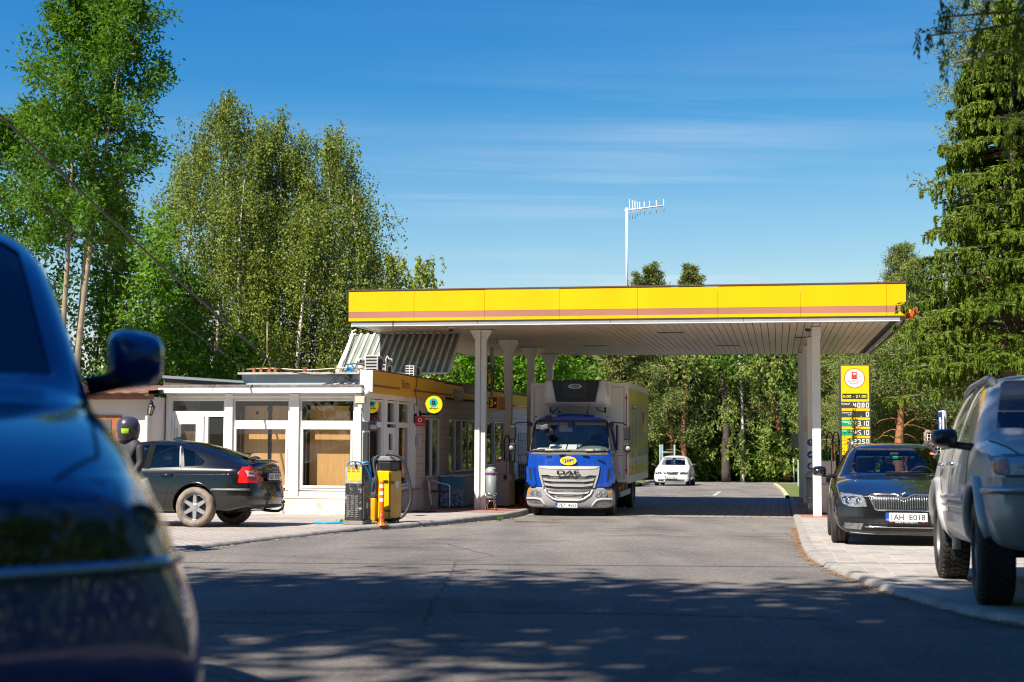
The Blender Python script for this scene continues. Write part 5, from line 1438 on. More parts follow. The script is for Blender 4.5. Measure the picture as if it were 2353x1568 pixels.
# ------------------------------------------------------------------ blue SUV, out of focus in the left foreground
bs=thing('suv','glossy blue SUV close in front at the left edge, its mirror towards the bistro','car',(-1.29,2.14,0),R(23),rx=-SLOPE)
bs.location.z=gz(2.9)+.035
PBL=paintM('deep blue paint',(.004,.038,.22),rough=.2,metal=.0)
PU=dict(ys=[0,.04,.15,.33,.6,.95,1.2,1.36,1.55,1.75,1.95,2.15,2.5,3.0,3.5,3.9,4.2,4.33,4.38],W=1.84,ztop=[(0,.86),(.15,.93),(.33,.98),(.6,1.02),(.95,1.055),(1.2,1.08),(1.36,1.11),(1.55,1.275),(1.75,1.44),(1.95,1.59),(2.15,1.68),(2.5,1.735),(3.0,1.745),(3.5,1.71),(3.9,1.63),(4.2,1.36),(4.38,1.0)],zedge=[(0,.845),(.15,.91),(.33,.955),(.6,1.0),(.95,1.035),(1.2,1.06),(1.36,1.085),(1.55,1.245),(1.75,1.41),(1.95,1.56),(2.15,1.645),(2.5,1.69),(3.0,1.69),(3.5,1.65),(3.9,1.57),(4.2,1.3),(4.38,.95)],zbelt=[(0,.80),(.15,.85),(.6,.93),(1.3,.985),(2.5,1.02),(3.8,1.04),(4.38,.9)],wbelt=[(0,.75),(.3,.79),(1,.82),(1.5,.85),(3.5,.88),(4.38,.78)],wtop=[(0,.60),(.3,.70),(1.2,.76),(1.5,.765),(2.1,.715),(2.5,.70),(3.6,.66),(4.38,.6)],wmax=[(0,.87),(.2,.935),(.6,.95),(4.0,.92),(4.38,.85)],zmax=[(0,.56),(.8,.66),(4.38,.65)],wbot=[(0,.86),(.4,.92),(1.5,.86),(4.38,.8)],zbot=[(0,.22),(.4,.22),(4.38,.3)],nose=[(.15,.1),(.3,0),(.6,0),(.8,.03),(.88,.08),(1.0,.18),(1.2,.3)],plan=.30,tail=[(.3,.05),(1,0),(1.4,.1)],rplan=.12,wheels=[(.92,.345),(3.55,.345)],ws=[(-.70,1.135),(.70,1.135),(.69,1.2),(.645,1.54),(.60,1.575),(-.60,1.575),(-.645,1.54),(-.69,1.2)],ws_y=(1.25,2.5),sidewin=[[(1.78,1.06),(2.2,1.50),(2.4,1.57),(2.62,1.59),(2.64,1.06)],[(2.72,1.06),(2.70,1.59),(3.4,1.55),(3.6,1.2),(3.6,1.08)]],cavity=[(1.2,.5,.98,.62,.62),(1.5,.45,1.06,.72,.64),(2.2,.45,1.6,.76,.62),(2.6,.45,1.66,.76,.62),(3.5,.45,1.62,.74,.58),(4.0,.6,1.3,.7,.5)])
b,bv=build_car(bs,PU,PBL)
hlb=[(-.86,.865),(-.87,.79),(-.84,.715),(-.46,.70),(-.43,.74),(-.44,.845),(-.6,.86)]
for s in(-1,1):
 p=hlb if s<0 else mirx(hlb)
 me=patch(bv,p,'front',.001,0,.05);h_=link('headlight',me,M('dark lamp inside',(.02,.024,.028),.10,.5,var=.8,scale=14),bs)
 me=patch(bv,p,'front',.012,.012,.06);link('lens',me,LAMPGL,h_)
 for dx,rr in((.1,.05),(-.06,.045)):
  h,nn,_,_=bv.ray_cast(Vector((s*(.66+dx),-3,.78)),Vector((0,1,0)))
  mt=Matrix.Translation(h)@Matrix.Rotation(R(90),4,'X');mb=MB();mb.lathe([(rr*.7,-.02),(rr*.7,.004),(rr*.6,.006),(rr*.4,-.01),(.001,.003)],20,0,mt);mb.build('projector',M('dim projector',(.16,.18,.2),.12,.8),h_)
 ringpoly(bv,[(u,v-0)for u,v in((s*.42,.695),(s*.86,.70))],'front',.03,.004,M('blue chrome',(.35,.42,.5),.15,.9),h_,'chrome_blade',closed=False)
 mirror(bs,s*.885,1.72,1.21,s,.16,.17,.15,PBL,stalk=.0)
 wheel(bs,s*.80,.92,.345,.22,s,5);wheel(bs,s*.80,3.55,.345,.22,s,5)
g=[(-.42,.85),(-.1,.865),(.1,.865),(.42,.85),(.38,.66),(-.38,.66)]
me=patch(bv,g,'front',.004,.02,.06);gg=link('grille',me,_M['grille black'],bs);ringpoly(bv,g,'front',.03,.008,CHROME,gg,'grille_frame')
me=patch(bv,[(-.72,.5),(.72,.5),(.62,.28),(-.62,.28)],'front',.003,.02,.06);link('lower_intake',me,_M['grille black'],bs)
topseam(bs,bv,[(-.60,.2),(-.70,.4),(-.75,1.15)],.008);topseam(bs,bv,[(.60,.2),(.70,.4),(.75,1.15)],.008)
for x,y in((-.38,2.5),(.38,2.5)):headrest_seat(bs,x,y,.55,.6,.5)
mb=MB();mb.bx(-.72,.72,1.33,1.7,.7,1.06);mb.build('dashboard',_M['dash dark'],bs,bevel=.04)
plate(bs,(0,-.04,.58),'4S2 7106')
mb=MB();pts=[]
for x,z in((.45,1.13),(-.1,1.15)):
 h,nn,_,_=bv.ray_cast(Vector((x,-3,z)),Vector((0,1,0)));pts.append(h+Vector((0,-.025,.01)))
mb.tube(pts,.013,6);mb.build('wiper',BLACK,bs)
# ------------------------------------------------------------------ black liftback seen from behind, left
oc=thing('liftback_car','dusty black liftback with tow bar and red tail lamps parked beside the bistro','car',(-8.755,25.75,0),R(-102))
oc.scale=(1.045,)*3
oc.location.z=gz(25.75)+.068
oc.rotation_euler=(R(.38),R(-1.76),R(-102))
PBD=paintM('dusty black paint',(.006,.006,.007),rough=.2,coat=.7,dust=(.022,.021,.02))
PO=dict(ys=[0,.05,.16,.35,.6,.95,1.2,1.36,1.55,1.75,1.95,2.15,2.5,2.9,3.2,3.5,3.75,4.0,4.2,4.36,4.47,4.54,4.57],W=1.77,ztop=[(0,.68),(.16,.75),(.35,.80),(.6,.85),(.95,.90),(1.2,.93),(1.36,.96),(1.55,1.08),(1.75,1.2),(1.95,1.31),(2.15,1.385),(2.5,1.43),(2.9,1.432),(3.2,1.405),(3.5,1.345),(3.75,1.27),(4.0,1.18),(4.2,1.105),(4.36,1.07),(4.47,1.072),(4.54,1.045),(4.57,1.0)],zedge=[(0,.665),(.16,.73),(.35,.78),(.6,.83),(.95,.88),(1.2,.905),(1.36,.93),(1.55,1.045),(1.75,1.16),(1.95,1.265),(2.15,1.335),(2.5,1.375),(2.9,1.375),(3.2,1.345),(3.5,1.28),(3.75,1.205),(4.0,1.115),(4.2,1.045),(4.36,1.01),(4.47,1.01),(4.54,.99),(4.57,.95)],zbelt=[(0,.62),(.35,.72),(.95,.82),(1.5,.87),(3,.91),(3.8,.93),(4.3,.935),(4.57,.88)],wbelt=[(0,.76),(.3,.82),(1,.845),(3.4,.845),(4.2,.82),(4.45,.79),(4.57,.74)],wtop=[(0,.56),(.3,.66),(1.2,.70),(1.5,.68),(2.1,.60),(2.5,.58),(3.2,.57),(3.7,.575),(4.1,.62),(4.4,.66),(4.57,.62)],wmax=[(0,.82),(.2,.87),(.6,.885),(4.2,.88),(4.45,.86),(4.57,.82)],zmax=[(0,.45),(.8,.6),(4.57,.55)],wbot=[(0,.76),(.4,.8),(4.2,.79),(4.57,.72)],zbot=[(0,.18),(.4,.19),(4.0,.22),(4.3,.26),(4.57,.30)],nose=[(.1,.1),(.3,0),(.6,.02),(.7,.1),(1,.3)],plan=.25,tail=[(.25,.10),(.35,.02),(.45,-.02),(.62,-.02),(.66,.06),(.9,.09),(1.05,.07),(1.2,.1)],rplan=.20,blend=(.9,.55),wheels=[(.93,.318),(3.51,.318)],ws=[(-.62,.97),(.62,.97),(.52,1.30),(-.52,1.30)],ws_y=(1.25,2.6),sidewin=[[(1.74,.93),(2.22,1.25),(2.45,1.315),(2.60,1.325),(2.62,.94)],[(2.70,.945),(2.68,1.325),(3.0,1.315),(3.13,1.29),(3.24,.965)],[(3.30,.97),(3.19,1.275),(3.40,1.215),(3.62,1.06),(3.60,.99)]],rw=[(-.52,1.09),(.52,1.09),(.46,1.36),(-.46,1.36)],rw_y=(2.9,6),cavity=[(1.2,.45,.82,.6,.6),(1.5,.4,.92,.68,.58),(2.2,.35,1.32,.72,.51),(2.6,.35,1.365,.72,.51),(3.0,.35,1.36,.72,.5),(3.5,.5,1.25,.70,.48),(4.0,.6,1.08,.66,.5)])
PO['wsglass']=CGLASS
b,bv=build_car(oc,PO,PBD,CGLASS_D)
for s,v in((-1,'side'),(1,'sideR')):
 tl=[(-.80,.86),(-.765,.915),(-.71,.965),(-.61,.975),(-.57,.83),(-.55,.71),(-.80,.71)]
 wr=[(4.25,.71),(4.25,.84),(4.275,.90),(4.34,.925),(4.56,.925),(4.57,.71)]
 me=patch(bv,wr,v,.006,.01,.05);t0=link('tail_lamp',me,REDL,oc)
 p=tl if s<0 else mirx(tl)
 me=patch(bv,[(u,w)for u,w in p],'rear',.006,.012,.04);link('rear_lens',me,REDL,t0)
 cl=[(-.735,.905),(-.60,.905),(-.60,.875),(-.70,.875),(-.70,.845),(-.58,.845),(-.575,.812),(-.735,.812)]
 me=patch(bv,cl if s<0 else mirx(cl),'rear',.014,.006,.05);link('clear_lens',me,M('clear lens',(.62,.55,.52),.2),t0)
 clw=[(4.40,.812),(4.40,.905),(4.50,.905),(4.50,.812)]
 for yy in(.93,3.51):
  pts=[]
  for a in np.linspace(0,180,15):
   y=yy+.385*math.cos(R(a));z=.33+.385*math.sin(R(a))
   h,nn,_,_=bv.ray_cast(Vector((s*4,y,max(z,.3))),Vector((-s,0,0)))
   if h:pts.append(Vector((h.x-s*.004,y,z)))
  mb=MB();mb.tube(pts,.014,6);mb.build('arch_lip',PBD,oc)
 ringpoly(bv,[(3.80,.60),(4.1,.60),(4.42,.60)],v,.045,.006,M('bumper strip',(.11,.11,.115),.4),oc,'bumper_strip',closed=False)
 for pl in([(2.66,.93),(2.66,.3)],[(1.58,.88),(1.5,.6),(1.52,.3)],[(3.27,.95),(3.2,.8),(3.05,.6),(2.98,.3)],[(3.55,.665),(3.9,.66),(4.5,.66)]):
  ringpoly(bv,pl,v,.007,.0008,SEAM,oc,'shut_line',closed=False)
 ringpoly(bv,[(1.2,.80),(2.5,.825),(4.15,.85)],v,.008,.001,PBD,oc,'body_crease',closed=False)
 me=patch(bv,[(2.60,.935),(2.58,1.34),(2.69,1.34),(2.71,.935)],v,.002,.004,.06);link('pillar_trim',me,M('matt black',(.01,.01,.01),.9,spec=.1),oc)
 ringpoly(bv,[(3.23,.965),(3.13,1.30)],v,.026,.003,M('grey trim light',(.4,.39,.37),.5),oc,'window_divider',closed=False)
 h,nn,_,_=bv.ray_cast(Vector((s*4,3.02,.835)),Vector((-s,0,0)))
 for y in(3.02,2.0):
  mb=MB();mb.tube([(h.x,y-.1,.83),(h.x+s*.04,y-.08,.835),(h.x+s*.04,y+.08,.84),(h.x,y+.1,.84)],.015,8);mb.build('door_handle',PBD,oc)
 mirror(oc,s*.85,1.70,.97,s,.19,.14,.16,PBD)
 wheel(oc,s*.765,.93,.318,.21,s,6,rim=RIMM,tyre=TYRE_D,hub=.68);wheel(oc,s*.765,3.51,.318,.21,s,6,rim=RIMM,tyre=TYRE_D,hub=.68)
 # boot details
rp=[(-.32,.885),(.32,.885),(.34,.73),(-.34,.73)]
me=patch(bv,rp,'rear',-.0,.0,.06);link('plate_recess',me,M('recess black',(.01,.01,.01),.5),oc)
plate(oc,(0,4.535,.815),'6SU 8795',face=BACK,tilt=R(4))
ringpoly(bv,[(-.55,.71),(.55,.71)],'rear',.012,.001,SEAM,oc,'shut_line',closed=False)
ringpoly(bv,[(-.57,.90),(-.3,.915),(.3,.915),(.57,.90)],'rear',.014,.004,M('boot trim',(.05,.05,.05),.3),oc,'boot_trim',closed=False)
mb=MB();vs=[]
for x in np.linspace(-.60,.60,13):
 e=(abs(x)/.6)**2
 vs.append((x,4.43-.07*e,1.078-.025*e))
mb.tube(vs,.02,8);mb.build('spoiler',PBD,oc)
mb=MB();mb.lathe([(.001,.05),(.03,.045),(.07,.0)],12,0,Matrix.Translation((0,4.2,1.105))@Matrix.Scale(1.6,4,(0,1,0)));mb.bx(-.12,.12,4.02,4.1,1.19,1.205);mb.build('wiper_cap',BLACK,oc)
mb=MB();mb.prism([(2.70,1.43),(2.92,1.43),(2.84,1.475),(2.80,1.478)],-.03,.03,axis='x');mb.tube([(0,2.84,1.47),(0,2.96,1.60)],.005,5);mb.build('roof_antenna',BLACK,oc)
mb=MB()
for x in(.44,.37):mb.cyl((x,4.25,.285),(x,4.50,.285),.034,14)
mb.build('exhaust_tips',M('exhaust chrome',(.6,.58,.55),.2,1.),oc)
mb=MB();mb.tube([(0,4.3,.27),(0,4.5,.25),(0,4.62,.25),(0,4.69,.29),(0,4.705,.37)],.025,8);mb.lathe([(.001,-.035),(.03,-.015),(.036,0),(.03,.02),(.001,.035)],12,0,Matrix.Translation((0,4.705,.40)));mb.build('tow_bar',BLACK,oc)
me=patch(bv,[(-.72,.36),(.72,.36),(.66,.27),(-.66,.27)],'rear',.004,.02,.07);link('bumper_valance',me,M('valance',(.03,.028,.026),.6),oc)
for x,y in((-.36,2.45),(.36,2.45)):headrest_seat(oc,x,y,.42,.58,.5)
mb=MB();mb.bx(-.6,.6,3.2,3.32,.5,.95);mb.build('rear_bench',SEAT,oc,bevel=.04)
# ------------------------------------------------------------------ white hatch far off
rp_=at(1541,1050,67.0)
wh=thing('white_car','small white hatchback facing us in the sun beyond the canopy','car',(rp_.x,rp_.y,gz(67.8)+.0),R(-12),rx=-R(1))
PWH=paintM('white car paint',(.80,.80,.78),rough=.3)
PR=dict(PS);PR.update(W=1.71,wheels=[(.86,.31),(3.46,.31)])
sc=lambda tab,kx,kz:[(u*kx,v*kz)for u,v in tab]
KY=4.3/4.84
for k in('ztop','zedge','zbelt','zmax','zbot'):PR[k]=sc(PS[k],KY,1.02)
for k in('wbelt','wtop','wmax','wbot'):PR[k]=sc(PS[k],KY,.94)
PR['ys']=[y*KY for y in PS['ys']]
PR['ws']=[(u*.94,(v-.0)*1.02)for u,v in PS['ws']];PR['ws_y']=(1.15,2.3)
PR['sidewin']=[[(y*KY,z*1.02)for y,z in w]for w in PS['sidewin'][:2]];PR['rw_y']=(3.65,6)
PR['cavity']=[(y*KY,a,b_*1.02,c*.94,d*.94)for y,a,b_,c,d in PS['cavity']]
b,bv=build_car(wh,PR,PWH,CGLASS)
gr2=[(-.36,.655),(-.1,.665),(-.06,.645),(.06,.645),(.1,.665),(.36,.655),(.30,.545),(-.30,.545)]
hl2=[(-.75,.665),(-.74,.57),(-.42,.555),(-.44,.65)]
skoda_front(wh,bv,.9,gr2,.70,.04,22,hl2,False)
me=patch(bv,[(-.64,.32),(.64,.32),(.60,.23),(-.60,.23)],'front',.003,.02,.06);li=link('lower_intake',me,_M['grille black'],wh)
ringpoly(bv,[(-.42,.275),(.42,.275)],'front',.014,.01,CHROME,li,'chrome_strip',closed=False)
for s in(-1,1):
 me=patch(bv,[(s*.62,.31),(s*.44,.31),(s*.44,.25),(s*.60,.25)][::s],'front',.01,.01,.06);link('fog_lamp',me,_M['fog reflector'],wh)
 wheel(wh,s*.74,.86,.31,.2,s,6);wheel(wh,s*.74,3.46,.31,.2,s,6)
 mirror(wh,s*.82,1.5,1.0,s,.19,.14,.15,BLACK)
for x in(-.36,.36):headrest_seat(wh,x,2.3,.42,.58,.5)
mb=MB();mb.bx(-.66,.66,1.2,1.5,.6,.92);mb.build('dashboard',_M['dash dark'],wh,bevel=.04)
mb=MB();mb.bx(-.5,-.08,1.72,1.75,1.24,1.29);mb.bx(.08,.5,1.72,1.75,1.24,1.29);mb.build('sun_visor',M('visor',(.6,.6,.58),.6),wh)
plate(wh,(0,-.04,.42),'6L4 9480')
# ------------------------------------------------------------------ refrigerated truck under the canopy
q=at(1306,1100,35.25)
tr=thing('refrigerated_truck','blue cab delivery truck with a white refrigerated box stopped under the canopy','truck',(q.x,q.y,gz(37.2)+.006),-TH);tr.scale=(1.022,)*3
PTB=paintM('truck blue',(.004,.058,.38),rough=.25,dust=(.02,.075,.34))
GREYB=M('bumper grey',(.30,.30,.31),.45,.2,var=.06)
SILV=M('grille silver',(.60,.59,.58),.35,.5)
BOXW=M('box white panels',(.78,.75,.71),.45,var=.06,scale=1.5,streak=(4,4,.5),dirt=(.45,.42,.38),dscale=2.5,dthr=.68)
PT=dict(ys=[0,.06,.2,.5,.9,1.35,1.62,1.7],W=2.1,ztop=[(0,2.44),(.2,2.50),(.5,2.545),(.9,2.56),(1.7,2.54)],zedge=[(0,2.40),(.5,2.46),(1.7,2.46)],zbelt=1.50,wbelt=[(0,1.03),(1.7,1.03)],wtop=[(0,.90),(1.7,.91)],wmax=1.055,zmax=1.05,wbot=1.03,zbot=.72,nose=[(.7,.0),(1.5,.02),(1.6,.05),(2.33,.33),(2.42,.40),(2.56,.55)],plan=.22,planp=3.4,tail=[(0,0),(3,0)],rplan=.02,blend=(.8,.3),wheels=[(1.0,.40)],arch=.07,well=.4,ws=[(-.955,1.60),(.955,1.60),(.975,1.68),(.895,2.28),(.85,2.33),(-.85,2.33),(-.895,2.28),(-.975,1.68)],ws_y=(-1.5,1.0),sidewin=[[(.42,1.62),(.55,2.26),(1.25,2.28),(1.25,1.55),(.6,1.52)]],cavity=[(.34,1.15,2.30,.90,.80),(.6,1.0,2.40,.96,.83),(1.5,1.0,2.40,.96,.83)],inner=M('cab lining',(.30,.27,.23),.8))
TG=glassM('truck windshield',(.66,.70,.70),1.5,1.6)
b,bv=build_car(tr,PT,PTB,TG)
wsr=[(u*1.0,v)for u,v in PT['ws']]
ringpoly(bv,wsr,'front',.05,.002,BLACK,tr,'windshield_seal')
# bumper
PBm=dict(ys=[0,.06,.2,.45,.8],W=2.14,ztop=.735,zedge=.725,zbelt=.66,wbelt=1.05,wtop=1.0,wmax=1.07,zmax=.45,wbot=1.0,zbot=.235,nose=[(.2,.06),(.3,0),(.45,-.01),(.7,.03),(.8,.06)],plan=.24,planp=3.2,tail=[(0,0),(2,0)],rplan=0,blend=(.6,.1))
mz=car_cage(PBm);bb=bvh_of(mz);mz.polygons.foreach_set('use_smooth',[True]*len(mz.polygons));bm_=link('bumper',mz,GREYB,tr);bm_.location=(0,-.02,0)
for v in mz.vertices:pass
OFF=Vector((0,-.02,0))
def bpatch(poly,off,depth,name,mat,par,view='front',bvh=None,step=.05):
 me=patch(bvh or bb,poly,view,off,depth,step)
 if(bvh or bb)is bb:me.transform(Matrix.Translation(OFF))
 return link(name,me,mat,par)
 # grille in the blue panel
gt=[(-.735,1.235),(.735,1.235),(.625,.745),(-.625,.745)]
me=patch(bv,gt,'front',.004,.02,.06);gr_=link('grille',me,M('grille dark grey',(.05,.05,.052),.5),tr)
hd=[(-.745,1.245),(.745,1.245),(.715,1.02),(.5,1.03),(.42,1.0),(-.42,1.0),(-.5,1.03),(-.715,1.02)]
me=patch(bv,hd,'front',.03,.035,.06);hb=link('grille_header',me,SILV,gr_)
me=patch(bv,[(-.74,1.245),(.74,1.245),(.66,1.195),(.5,1.175),(-.5,1.175),(-.66,1.195)],'front',.042,.014,.06);link('header_lip',me,M('bright lip',(.74,.73,.72),.3,.3),gr_)
for s in(-1,1):
 p=[(s*.715,1.015),(s*.665,1.015),(s*.585,.742),(s*.63,.742)]
 me=patch(bv,p if s<0 else p[::-1],'front',.03,.03,.05);link('grille_side',me,SILV,gr_)
def slat(bvh,z0,z1,w,off,par,move=None,kink=.17):
 p=[(-w,z1+.035),(-w+.03,z0+.01),(-w+kink+.08,z0-.012),(w-kink-.08,z0-.012),(w-.03,z0+.01),(w,z1+.035),(w-kink,z1),(-w+kink,z1)]
 me=patch(bvh,p,'front',off,.04,.05)
 if move:me.transform(Matrix.Translation(move))
 return link('grille_slat',me,SILV,par)
def mesh_row(bvh,z,w,par,move=None,n=16):
 mb=MB()
 for r in(0,1):
  for i in range(n):
   x=-w+2*w*(i+.5*r)/n
   if abs(x)>w:continue
   h,nn,_,_=bvh.ray_cast(Vector((x,-3,z+r*.026)),Vector((0,1,0)))
   q=h+(move or Vector())+Vector((0,-.012,0));d=w/n*.8
   mb.tube([q+Vector((-d,0,0)),q+Vector((-d*.4,0,.012)),q+Vector((d*.4,0,.012)),q+Vector((d,0,0)),q+Vector((d*.4,0,-.012)),q+Vector((-d*.4,0,-.012)),q+Vector((-d,0,0))],.0035,4)
 mb.build('grille_mesh',M('mesh pale grey',(.30,.30,.29),.4,.3),par)  # wire mesh in one even pale grey
slat(bv,.885,.925,.625,.04,gr_);slat(bv,.77,.81,.60,.04,gr_)
mesh_row(bv,.955,.42,gr_);mesh_row(bv,.835,.40,gr_)
# lower grille inside the bumper with its U-shaped frame
lo=[(-.60,.73),(.60,.73),(.52,.56),(.36,.445),(.25,.425),(-.25,.425),(-.36,.445),(-.52,.56)]
lg=bpatch(lo,.006,.02,'lower_grille',_M['grille dark grey'],tr)
def uring(poly,w,off,name,mat,par):
 o=ringpoly(bb,poly,'front',w,off,mat,par,name,closed=False)
 o.data.transform(Matrix.Translation(OFF));return o
uring([(-.61,.735),(-.53,.565),(-.38,.46),(-.26,.425),(.26,.425),(.38,.46),(.53,.565),(.61,.735)],.055,.01,'grille_surround',SILV,lg)
slat(bb,.575,.61,.50,.035,lg,OFF,.14);slat(bb,.46,.49,.33,.03,lg,OFF,.08)
mesh_row(bb,.635,.40,lg,OFF,14);mesh_row(bb,.52,.36,lg,OFF,12)
bpatch([(-.12,.68),(.12,.68),(.12,.52),(-.12,.52)],.02,.02,'radar_cover',M('radar grey',(.12,.12,.125),.5),lg)
for s in(-1,1):
 p=[(s*1.03,.66),(s*1.02,.50),(s*.68,.495),(s*.635,.525),(s*.70,.63),(s*.78,.665)]
 p=p if s<0 else p[::-1]
 h_=bpatch(p,.004,.0,'headlight',LAMPIN,tr);bpatch(p,.016,.014,'lens',LAMPGL,h_)
 a=[(s*1.025,.655),(s*1.02,.585),(s*.93,.59),(s*.94,.655)]
 bpatch(a if s<0 else a[::-1],.009,.004,'indicator',AMBER,h_)
 for x in(.74,.87):
  h,nn,_,_=bb.ray_cast(Vector((s*x,-3,.575)),Vector((0,1,0)));mt=Matrix.Translation(h+OFF+Vector((0,-.006,0)))@Matrix.Rotation(R(90),4,'X')
  mb=MB();mb.lathe([(.056,-.02),(.058,.006),(.05,.006),(.035,-.012),(.001,.004)],20,0,mt);mb.build('reflector_bowl',CHROME,h_)
 f=[(s*1.03,.405),(s*.98,.345),(s*.70,.325),(s*.66,.35),(s*.76,.40),(s*.9,.415)]
 f=f if s<0 else f[::-1]
 fo=bpatch(f,.004,.0,'fog_lamp',_M['fog reflector'],tr);bpatch(f,.012,.012,'lens',LAMPGL,fo)
 uring([(s*1.05,.45),(s*.80,.455),(s*.68,.43),(s*.60,.34),(s*.56,.27)],.05,.012,'bumper_moulding',M('bumper moulding',(.42,.42,.42),.45),tr)
 # corner air deflectors
 p=[(s*1.045,1.27),(s*.86,1.225),(s*.80,.80),(s*.86,.755),(s*1.04,.75)]
 me=patch(bv,p if s<0 else p[::-1],'front',.035,.04,.05);df=link('air_deflector',me,PTB,tr)
 p=[(s*.985,1.20),(s*.92,1.18),(s*.91,.86),(s*.95,.92)]
 me=patch(bv,p if s<0 else p[::-1],'front',.038,.002,.05);link('deflector_slot',me,DARK,df)
 ringpoly(bv,[(s*.845,1.53),(s*.845,1.25),(s*.76,.75)],'front',.008,.001,SEAM,tr,'shut_line',closed=False)
text('DAF',BLACKL,tr,(0,-.052,1.095),FRONT,w=.54,h=.10,bold=.035,extrude=.012,name='badge')
text('210',BLACKL,tr,(.24,-.055,.905),FRONT,w=.13,h=.028,extrude=.004,name='badge')
mb=MB();disc(mb,(0,1.375),.20,.105,-.018,.006,n=40);e=mb.build('emblem',M('emblem sun yellow',(.86,.66,.01),.4),tr)
text('JIP',M('emblem blue',(.01,.05,.36),.4),e,(.01,-.0245,1.372),FRONT,w=.25,h=.115,bold=.035)
mb=MB()
for x,z in((-.13,1.40),(-.10,1.415),(-.115,1.375)):disc(mb,(x,z),.013,.013,-.0245,.003,n=10)
mb.build('berry',RED,e)
mb=MB();mb.prism([(.10,1.325),(.14,1.33),(.155,1.355),(.12,1.35)],-.0245,-.0275);mb.build('leaf',M('leaf green',(.03,.3,.05),.5),e)
plate(tr,(-.03,-.075,.31),'7E7 4555',caption='')
# wipers and cowl
mb=MB()
cp=[(-.93,1.585),(.93,1.585),(.93,1.52),(-.93,1.52)]
me=patch(bv,cp,'front',.01,.02,.07);cw=link('cowl',me,M('cowl grey',(.09,.085,.08),.6),tr)
for x0,x1 in((-.50,.05),(.42,.95),(-.5,-.85)):
 pts=[]
 for f in np.linspace(0,1,6):
  x=x0+(x1-x0)*f;h,nn,_,_=bv.ray_cast(Vector((min(x,.9),-3,1.60+.02*f)),Vector((0,1,0)));pts.append(h+Vector((0,-.035,0)))
 mb.tube(pts,.011,5)
mb.build('wiper',BLACK,cw)
mb=MB()
for x in(-.52,-.17,.40,.72):mb.box((x,-.0,1.55),(.15,.03,.025))
mb.build('wiper_arm',M('wiper arm',(.30,.29,.27),.4,.5),cw)
# black bracket, kerb mirror and front mirror on the left of the screen
mb=MB();mb.prism([(-.60,2.47),(-.42,2.47),(-.46,2.30),(-.47,2.2),(-.57,2.2),(-.57,2.3)],.10,.16);kb_=mb.build('mirror_bracket',BLACK,tr)
mb=MB();mb.box((-.58,-.04,2.185),(.20,.14,.12),0,Matrix.Rotation(R(-14),3,'Y'));mb.build('front_mirror',M('mirror back',(.11,.10,.095),.4),kb_,bevel=.03,seg=3)
mb=MB();mb.lathe([(.001,.02),(.09,.01),(.115,-.02),(.1,-.06),(.001,-.08)],20,0,Matrix.Translation((-.47,-.02,2.08))@Matrix.Rotation(R(90),4,'X')@Matrix.Diagonal((1,.75,1,1)));mb.build('kerb_mirror',BLACK,kb_)
# side mirrors on tubular arms
for s in(-1,1):
 mb=MB();o=.0
 mb.tube([(s*.95,.35,2.28),(s*1.02,.25,2.31),(s*(1.30),.17,2.29),(s*1.42,.15,2.2),(s*1.44,.15,1.9),(s*1.44,.15,1.60),(s*1.40,.16,1.53),(s*1.25,.2,1.52),(s*1.0,.3,1.54)],.016,8)
 mb.box((s*1.0,.32,2.25),(.12,.1,.09));mb.box((s*1.04,.32,1.53),(.1,.1,.1));a_=mb.build('mirror_arm',BLACK,tr,bevel=.004)
 for z0,z1,w in((1.88,2.22,.16),(1.59,1.80,.17)):
  mb=MB();mb.box((s*1.40,.17,(z0+z1)/2),(w,.1,z1-z0));mb.build('mirror_head',BLACK,a_,bevel=.03,seg=3)
 mb=MB();mb.lathe([(.001,.02),(.04,.015),(.055,0)],12,0,Matrix.Translation((s*1.43,.12,1.68))@Matrix.Rotation(R(90),4,'X'));mb.build('mirror_knob',M('knob grey',(.3,.3,.3),.4),a_)
 # side wind deflector behind the door
 mb=MB();mb.prism([(.95,2.36),(1.06,2.25),(1.08,1.75),(1.0,1.6),(.95,1.7)],1.55,1.6)if False else None
 mb=MB();mb.bx(s*.99,s*1.035,1.45,1.68,1.62,2.26);mb.build('side_deflector',M('deflector navy',(.01,.012,.03),.3),tr,bevel=.02)
 # roof aerials, marker lamps
for x,h in((-.31,.10),(.38,.28)):
 mb=MB();mb.lathe([(.05,0),(.03,.02),(.012,.05),(.004,h)],10,0,Matrix.Translation((x,.62,2.53))@Matrix.Rotation(R(8 if x>0 else 0),4,'Y'));mb.build('aerial',BLACK,tr)
for s in(-1,1):
 mb=MB();mb.box((s*.88,.52,2.44),(.06,.05,.05));mb.build('marker_lamp',M('marker lamp',(.25,.22,.2),.3),tr,bevel=.015)
 # cab interior
CREAM=M('cream dash',(.50,.42,.30),.7)
mb=MB();mb.prism([(.10,1.655),(.75,1.60),(.75,1.2),(.14,1.2)],-.60,.60,axis='x');mb.prism([(.26,1.655),(.75,1.60),(.75,1.2),(.30,1.2)],-.93,-.602,axis='x');mb.prism([(.26,1.655),(.75,1.60),(.75,1.2),(.30,1.2)],.602,.93,axis='x');ds=mb.build('dashboard',CREAM,tr,bevel=.03)
mb=MB();mb.lathe([(.36,0),(.34,.05),(.25,.09),(.12,.115),(.001,.12)],24,0,Matrix.Translation((.55,.42,1.62))@Matrix.Diagonal((1.15,.8,1,1)));mb.build('instrument_hood',M('hood grey green',(.16,.18,.16),.5),ds)
mb=MB();mt=Matrix.Translation((.55,.70,1.76))@Matrix.Rotation(R(-30),4,'X');mb.tube([mt@Vector((.22*math.cos(a),.2*math.sin(a),0))for a in np.linspace(0,2*PI,25)],.016,6,cap=False);mb.tube([mt@Vector((-.2,0,0)),mt@Vector((.2,0,0))],.02,5);mb.build('steering_wheel',BLACK,tr)
